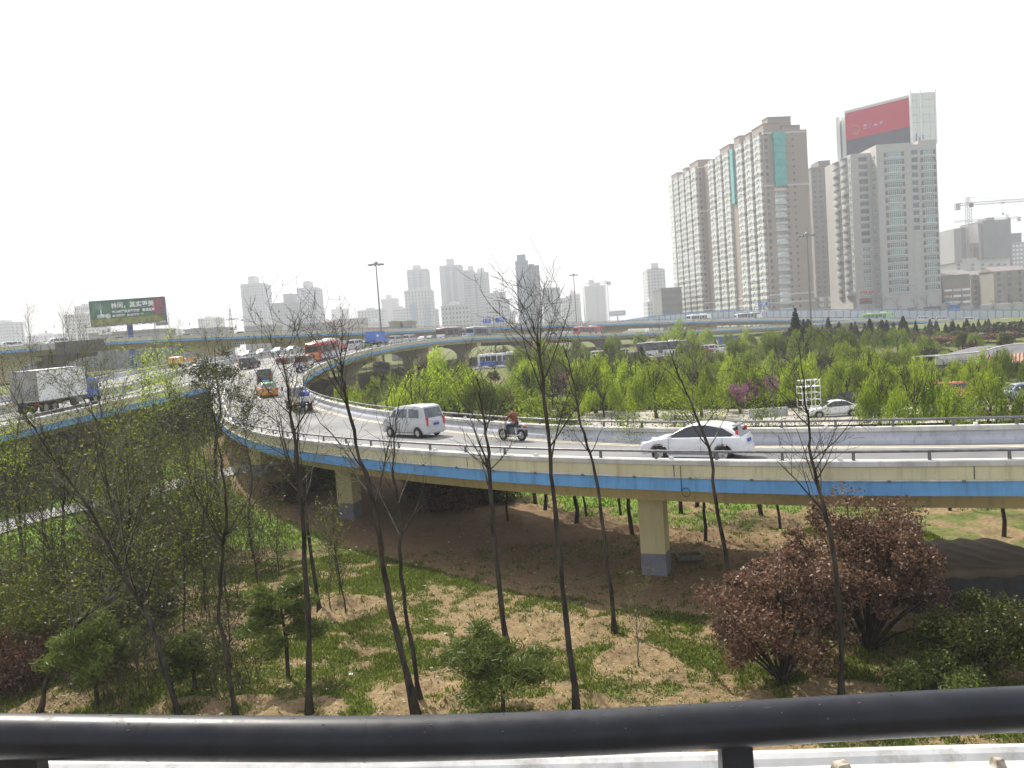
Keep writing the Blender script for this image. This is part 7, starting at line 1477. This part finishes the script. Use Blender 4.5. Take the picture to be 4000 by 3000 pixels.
road_sign('pair of blue road signs on a pole above the ramp crest', ((1886, 1245, 1918, 1263, 'up'), (1935, 1241, 1968, 1259, 'right')), 262, 1927); road_sign('pair of blue road signs in front of the brown residential slab', ((2960, 1181, 2980, 1196, 'up'), (2988, 1179, 3006, 1193, 'right')), 345, 2984, 3)
t = thing('far_billboard', 'pale blue distant billboard left of the squat dark block', 'billboard'); q = P(2412, 1224, 560); obj('panel', MB().box((q.x, q.y, q.z), (11.2, .6, 3.6)), mat('pale_board', (.45, .50, .62), .6, var=.2, scale=.8), t); obj('post', MB().tube([(q.x, q.y+.4, 3), (q.x, q.y+.4, q.z-1.8)], .4, 8), M['steel_grey'], t)
lt_ = MB()
for k in range(7): lt_.box((q.x-3.6+k*1.2, q.y-.35, q.z+.2), (.8, .08, .9))
obj('lettering', lt_, M['letter_white'], t)
t = thing('shop_sign', 'dark shop sign with red lettering at the foot of the white tower', 'sign'); q = P(3382, 1176, 366); obj('board', MB().box((q.x, q.y, q.z), (5.6, .3, 2.6)), M['p_black'], t); lt_ = MB()
for k in range(7): lt_.box((q.x-2.0+k*.68, q.y-.2, q.z+.5), (.5, .08, .55))
obj('lettering', lt_, M['lamp_red'], t)
t = thing('shop_sign', 'row of red characters on the wall above the shop sign of the white tower', 'sign'); q = P(3385, 1141, 371); lt_ = MB()
for k in range(5): lt_.box((q.x-2.4+k*1.25, q.y, q.z), (.75, .3, .85)).box((q.x-2.4+k*1.25, q.y-.05, q.z), (.2, .3, 1.2))
obj('lettering', lt_, M['lamp_red'], t)
t = thing('notice_sign', 'small red and white notice on a pole behind the motorcycle', 'sign'); q = P(2166, 1610, 62); g = gpos(q.x, q.y); obj('board', MB().box((q.x, q.y, q.z), (.28, .03, .34)), M['white_paint'], t); obj('red_field', MB().box((q.x, q.y-.02, q.z-.02), (.24, .01, .24)), M['p_red'], t); obj('pole', MB().tube([(q.x, q.y+.03, g-.1), (q.x, q.y+.03, q.z+.1)], .02, 6), M['steel_grey'], t)
lt_ = MB()
for k in range(3): lt_.box((q.x-.07+k*.07, q.y-.028, q.z-.02), (.02, .006, .15))
obj('lettering', lt_, M['letter_white'], t)
t = thing('bridge_sign', 'pale sign with blue lettering hung under the high overpass', 'sign'); q = P(952, 1341, 208); obj('board', MB().box((q.x, q.y-4, q.z), (3.4, .1, .7)), M['white_paint'], t); lt_ = MB()
for k in range(6): lt_.box((q.x-1.3+k*.5, q.y-4.06, q.z), (.34, .02, .4))
obj('lettering', lt_, M['plate_blue'], t)
M['trough'] = mat('trough', (.16, .155, .12), .9, var=.2, scale=4)
# ---- planter tray by the near pillar
q = G(2694, 2186); t = thing('concrete_trough', 'long empty concrete trough on the earth right of the near pillar', 'trough', None, (q.x, q.y, gpos(q.x, q.y)+.02), .03); w_, l_, h_ = .62, 1.0, .2
obj('rim', MB().box((0, -w_/2, h_/2+.03), (l_+.1, .07, h_)).box((0, w_/2, h_/2+.03), (l_+.1, .07, h_)).box((-l_/2, 0, h_/2+.031), (.07, w_-.06, h_)).box((l_/2, 0, h_/2+.031), (.07, w_-.06, h_)), M['trough'], t); obj('tray_floor', MB().box((0, 0, .05), (l_-.04, w_-.04, .05)), M['dark'], t)
# ---- tarpaulin-covered pile under the ramp at right
t = thing('tarp_pile', 'long low pile under a brown tarpaulin beneath the ramp at right', 'pile'); a = G(3560, 2395); b = G(4200, 2375); ux = Vector((b.x-a.x, b.y-a.y, 0)); LN = ux.length; ux /= LN; uy = Vector((-ux.y, ux.x, 0)); v = []; nx2, ny2 = 46, 22
for j in range(ny2):
    for i in range(nx2):
        f, g_ = i/(nx2-1), j/(ny2-1); prof = np.interp(g_, [0, .06, .14, .2, 1], [0, .75, 1.28, 1.36, 1.0]); s_ = a+ux*(f*LN)+uy*(np.interp(g_, [0, .2, 1], [0, .35, 5.2])); zz = prof*sstep(0, .06, f)+.10*(fbm(np.array([f*9]), np.array([g_*7]), 5)[0]-.5)+.04*math.sin(f*40+g_*9)*g_
        v.append((s_.x, s_.y, float(gz0(s_.x, s_.y))-.05+float(zz)))
obj('tarpaulin', MB().add(v, [(j*nx2+i, j*nx2+i+1, (j+1)*nx2+i+1, (j+1)*nx2+i) for j in range(ny2-1) for i in range(nx2-1)]), mat('tarpaulin', (.10, .075, .045), .85, var=.2, scale=2, bump=.4), t, smooth=True)
skv = []
for i in range(24): f = i/23; s_ = a+ux*(f*LN)-uy*.06; skv += [(s_.x, s_.y, float(gz0(s_.x, s_.y))-.05), (s_.x, s_.y+.03*math.sin(i*2.1), float(gz0(s_.x, s_.y))+1.12+.05*math.sin(i*1.3))]
obj('dark_net_skirt', MB().add(skv, [(2*i, 2*i+2, 2*i+3, 2*i+1) for i in range(23)]), M['dark'], t)
# ---- scaffold frame among the willows
q = P(3160, 1565, 70); t = thing('scaffold_frame', 'white steel scaffold frame standing among the willows', 'scaffold', None, (q.x, q.y, gpos(q.x, q.y)), .15); zt_ = P(3160, 1484, 70).z-gpos(q.x, q.y); sc_ = MB()
for x in (-.85, .0, .85):
    for y in (-.45, .45): sc_.tube([(x, y, 0), (x, y, zt_)], .028, 5)
for z in (zt_, zt_-.55, zt_-1.1, zt_-1.7, zt_-2.3):
    for y in (-.45, .45): sc_.tube([(-.85, y, z), (.85, y, z)], .026, 5)
    for x in (-.85, .85): sc_.tube([(x, -.45, z), (x, .45, z)], .026, 5)
for z in (zt_-.55, zt_-1.7): sc_.tube([(-.85, -.47, z+.55), (0, -.47, z)], .02, 4).tube([(0, -.47, z), (.85, -.47, z+.55)], .02, 4)
obj('tube_frame', sc_, M['white_paint'], t); obj('platform', MB().box((0, 0, zt_-.55), (1.6, .8, .05)), M['white_paint'], t)
# ---- restaurant with wavy roof
t = thing('restaurant', 'low restaurant with a wavy grey roof and a ribbed brown tile canopy', 'restaurant'); d = 98
rp = [(3655, 1392), (3720, 1385), (3820, 1376), (3880, 1362), (3930, 1350), (3985, 1346), (4080, 1350), (4180, 1362)]
pts = [P(a, b, d) for a, b in rp]; k = np.arange(len(pts)); q = hermite(k, [list(p) for p in pts], np.linspace(0, len(pts)-1, 40)); n = len(q); v = [(p[0], p[1]-3.5, p[2]-.75) for p in q]+[(p[0], p[1], p[2]) for p in q]+[(p[0], p[1]+7, p[2]-.3) for p in q]+[(p[0], p[1]-3.5, p[2]-.95) for p in q]
obj('wavy_roof', MB().add(v, [(r_*n+i, r_*n+i+1, (r_+1)*n+i+1, (r_+1)*n+i) for r_ in (0, 1) for i in range(n-1)]+[(3*n+i, 3*n+i+1, i+1, i) for i in range(n-1)]), mat('roof_felt', (.12, .12, .125), .8, var=.15, scale=.6), t)
obj('roof_edge', MB().tube([(p[0], p[1], p[2]+.03) for p in q], .09, 5), M['tan_wall'], t); x0, x1 = q[0][0]+.5, q[-1][0]; yb = q[0][1]-2.6; gg = gpos((x0+x1)/2, yb)
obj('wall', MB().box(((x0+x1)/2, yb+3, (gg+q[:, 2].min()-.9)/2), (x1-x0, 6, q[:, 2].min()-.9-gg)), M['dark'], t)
for kk in range(6): obj('louvre', MB().box((P(3690, 1400, d).x, yb-.15, P(3690, 1404+kk*4.2, d-4).z), (5.2, .12, .09)), M['tan_wall'], t)
M['tile_brown'] = mat('tile_brown', (.36, .21, .15), .75, var=.2, scale=2.5); ca = P(3852, 1392, 93); cb_ = P(3838, 1424, 89); W_ = 11.5; nr = 26
obj('canopy', MB().add([(ca.x, ca.y, ca.z), (ca.x+W_, ca.y, ca.z), (cb_.x+W_+.5, cb_.y, cb_.z), (cb_.x, cb_.y, cb_.z), (ca.x, ca.y, ca.z-.12), (ca.x+W_, ca.y, ca.z-.12), (cb_.x+W_+.5, cb_.y, cb_.z-.12), (cb_.x, cb_.y, cb_.z-.12)], [(0, 1, 2, 3), (4, 7, 6, 5), (3, 2, 6, 7), (0, 3, 7, 4), (1, 5, 6, 2), (0, 4, 5, 1)]), M['tile_brown'], t)
for kk in range(nr): f = (kk+.5)/nr; obj('tile_rib', MB().tube([(ca.x+W_*f, ca.y, ca.z+.06), (cb_.x+(W_+.5)*f, cb_.y-.05, cb_.z+.06)], .11, 6), M['tile_brown'], t)
for kk in range(5): x = cb_.x+.3+kk*2.6; obj('column', MB().tube([(x, cb_.y+.4, gpos(x, cb_.y)), (x, cb_.y+.4, cb_.z-.1)], .12, 8), mat('column_red', (.2, .04, .03), .6, var=.1) if kk == 0 else bpy.data.materials['column_red'], t)
t = thing('tin_shed', 'light blue tin-roofed shed behind the willows', 'shed'); q = P(3422, 1438, 100); g = gpos(q.x, q.y); zt_ = P(3422, 1405, 100).z; obj('roof', MB().add([(q.x-1.35, q.y-1.2, q.z), (q.x+1.35, q.y-1.2, q.z), (q.x+1.35, q.y+2, zt_+.2), (q.x-1.35, q.y+2, zt_+.2)], [(0, 1, 2, 3)]), mat('tin_blue', (.32, .52, .62), .4, .3, var=.08), t); obj('wall', MB().box((q.x, q.y+.5, (g+q.z-.1)/2), (2.4, 3, q.z-.1-g)), M['tan_wall'], t)
for kk in range(8): obj('roof_rib', MB().tube([(q.x-1.3+kk*.37, q.y-1.22, q.z+.03), (q.x-1.3+kk*.37, q.y+2, zt_+.23)], .03, 4), bpy.data.materials['tin_blue'], t)
t = thing('kiosk_wall', 'low grey rendered wall on the pavement behind the ramp', 'wall'); a = G(2930, 1640); obj('block', MB().box((a.x+1.6, a.y, a.z+.45), (3.4, .3, .95)), M['concrete'], t)
t = thing('stone_slab', 'pale stone slab lying on the pavement among the willows', 'slab'); a = G(3555, 1616); obj('top', MB().box((a.x, a.y, a.z+.42), (1.7, .9, .1), .2), M['tan_wall'], t); obj('leg', MB().box((a.x, a.y, a.z+.2), (.9, .5, .4), .2), M['concrete'], t)
# ================================================================ where neighbours would read alike, say which one
by_label = {}
bpy.context.view_layer.update()
for o in list(SC.objects):
    if o.parent is None and 'label' in o and 'category' in o: by_label.setdefault(o['label'], []).append(o)
for lab, os_ in by_label.items():
    n = len(os_)
    if n < 2: continue
    os_.sort(key=lambda o: project(o.matrix_world.translation)[0])
    nm = {2: ['the left one', 'the right one'], 3: ['the left one', 'the middle one', 'the right one']}.get(n) or ['leftmost']+[q+' from left' for q in ('second', 'third', 'fourth', 'fifth', 'sixth', 'seventh', 'eighth')][:n-2]+['rightmost']
    for o, q in zip(os_, nm): o['label'] = lab+', '+q
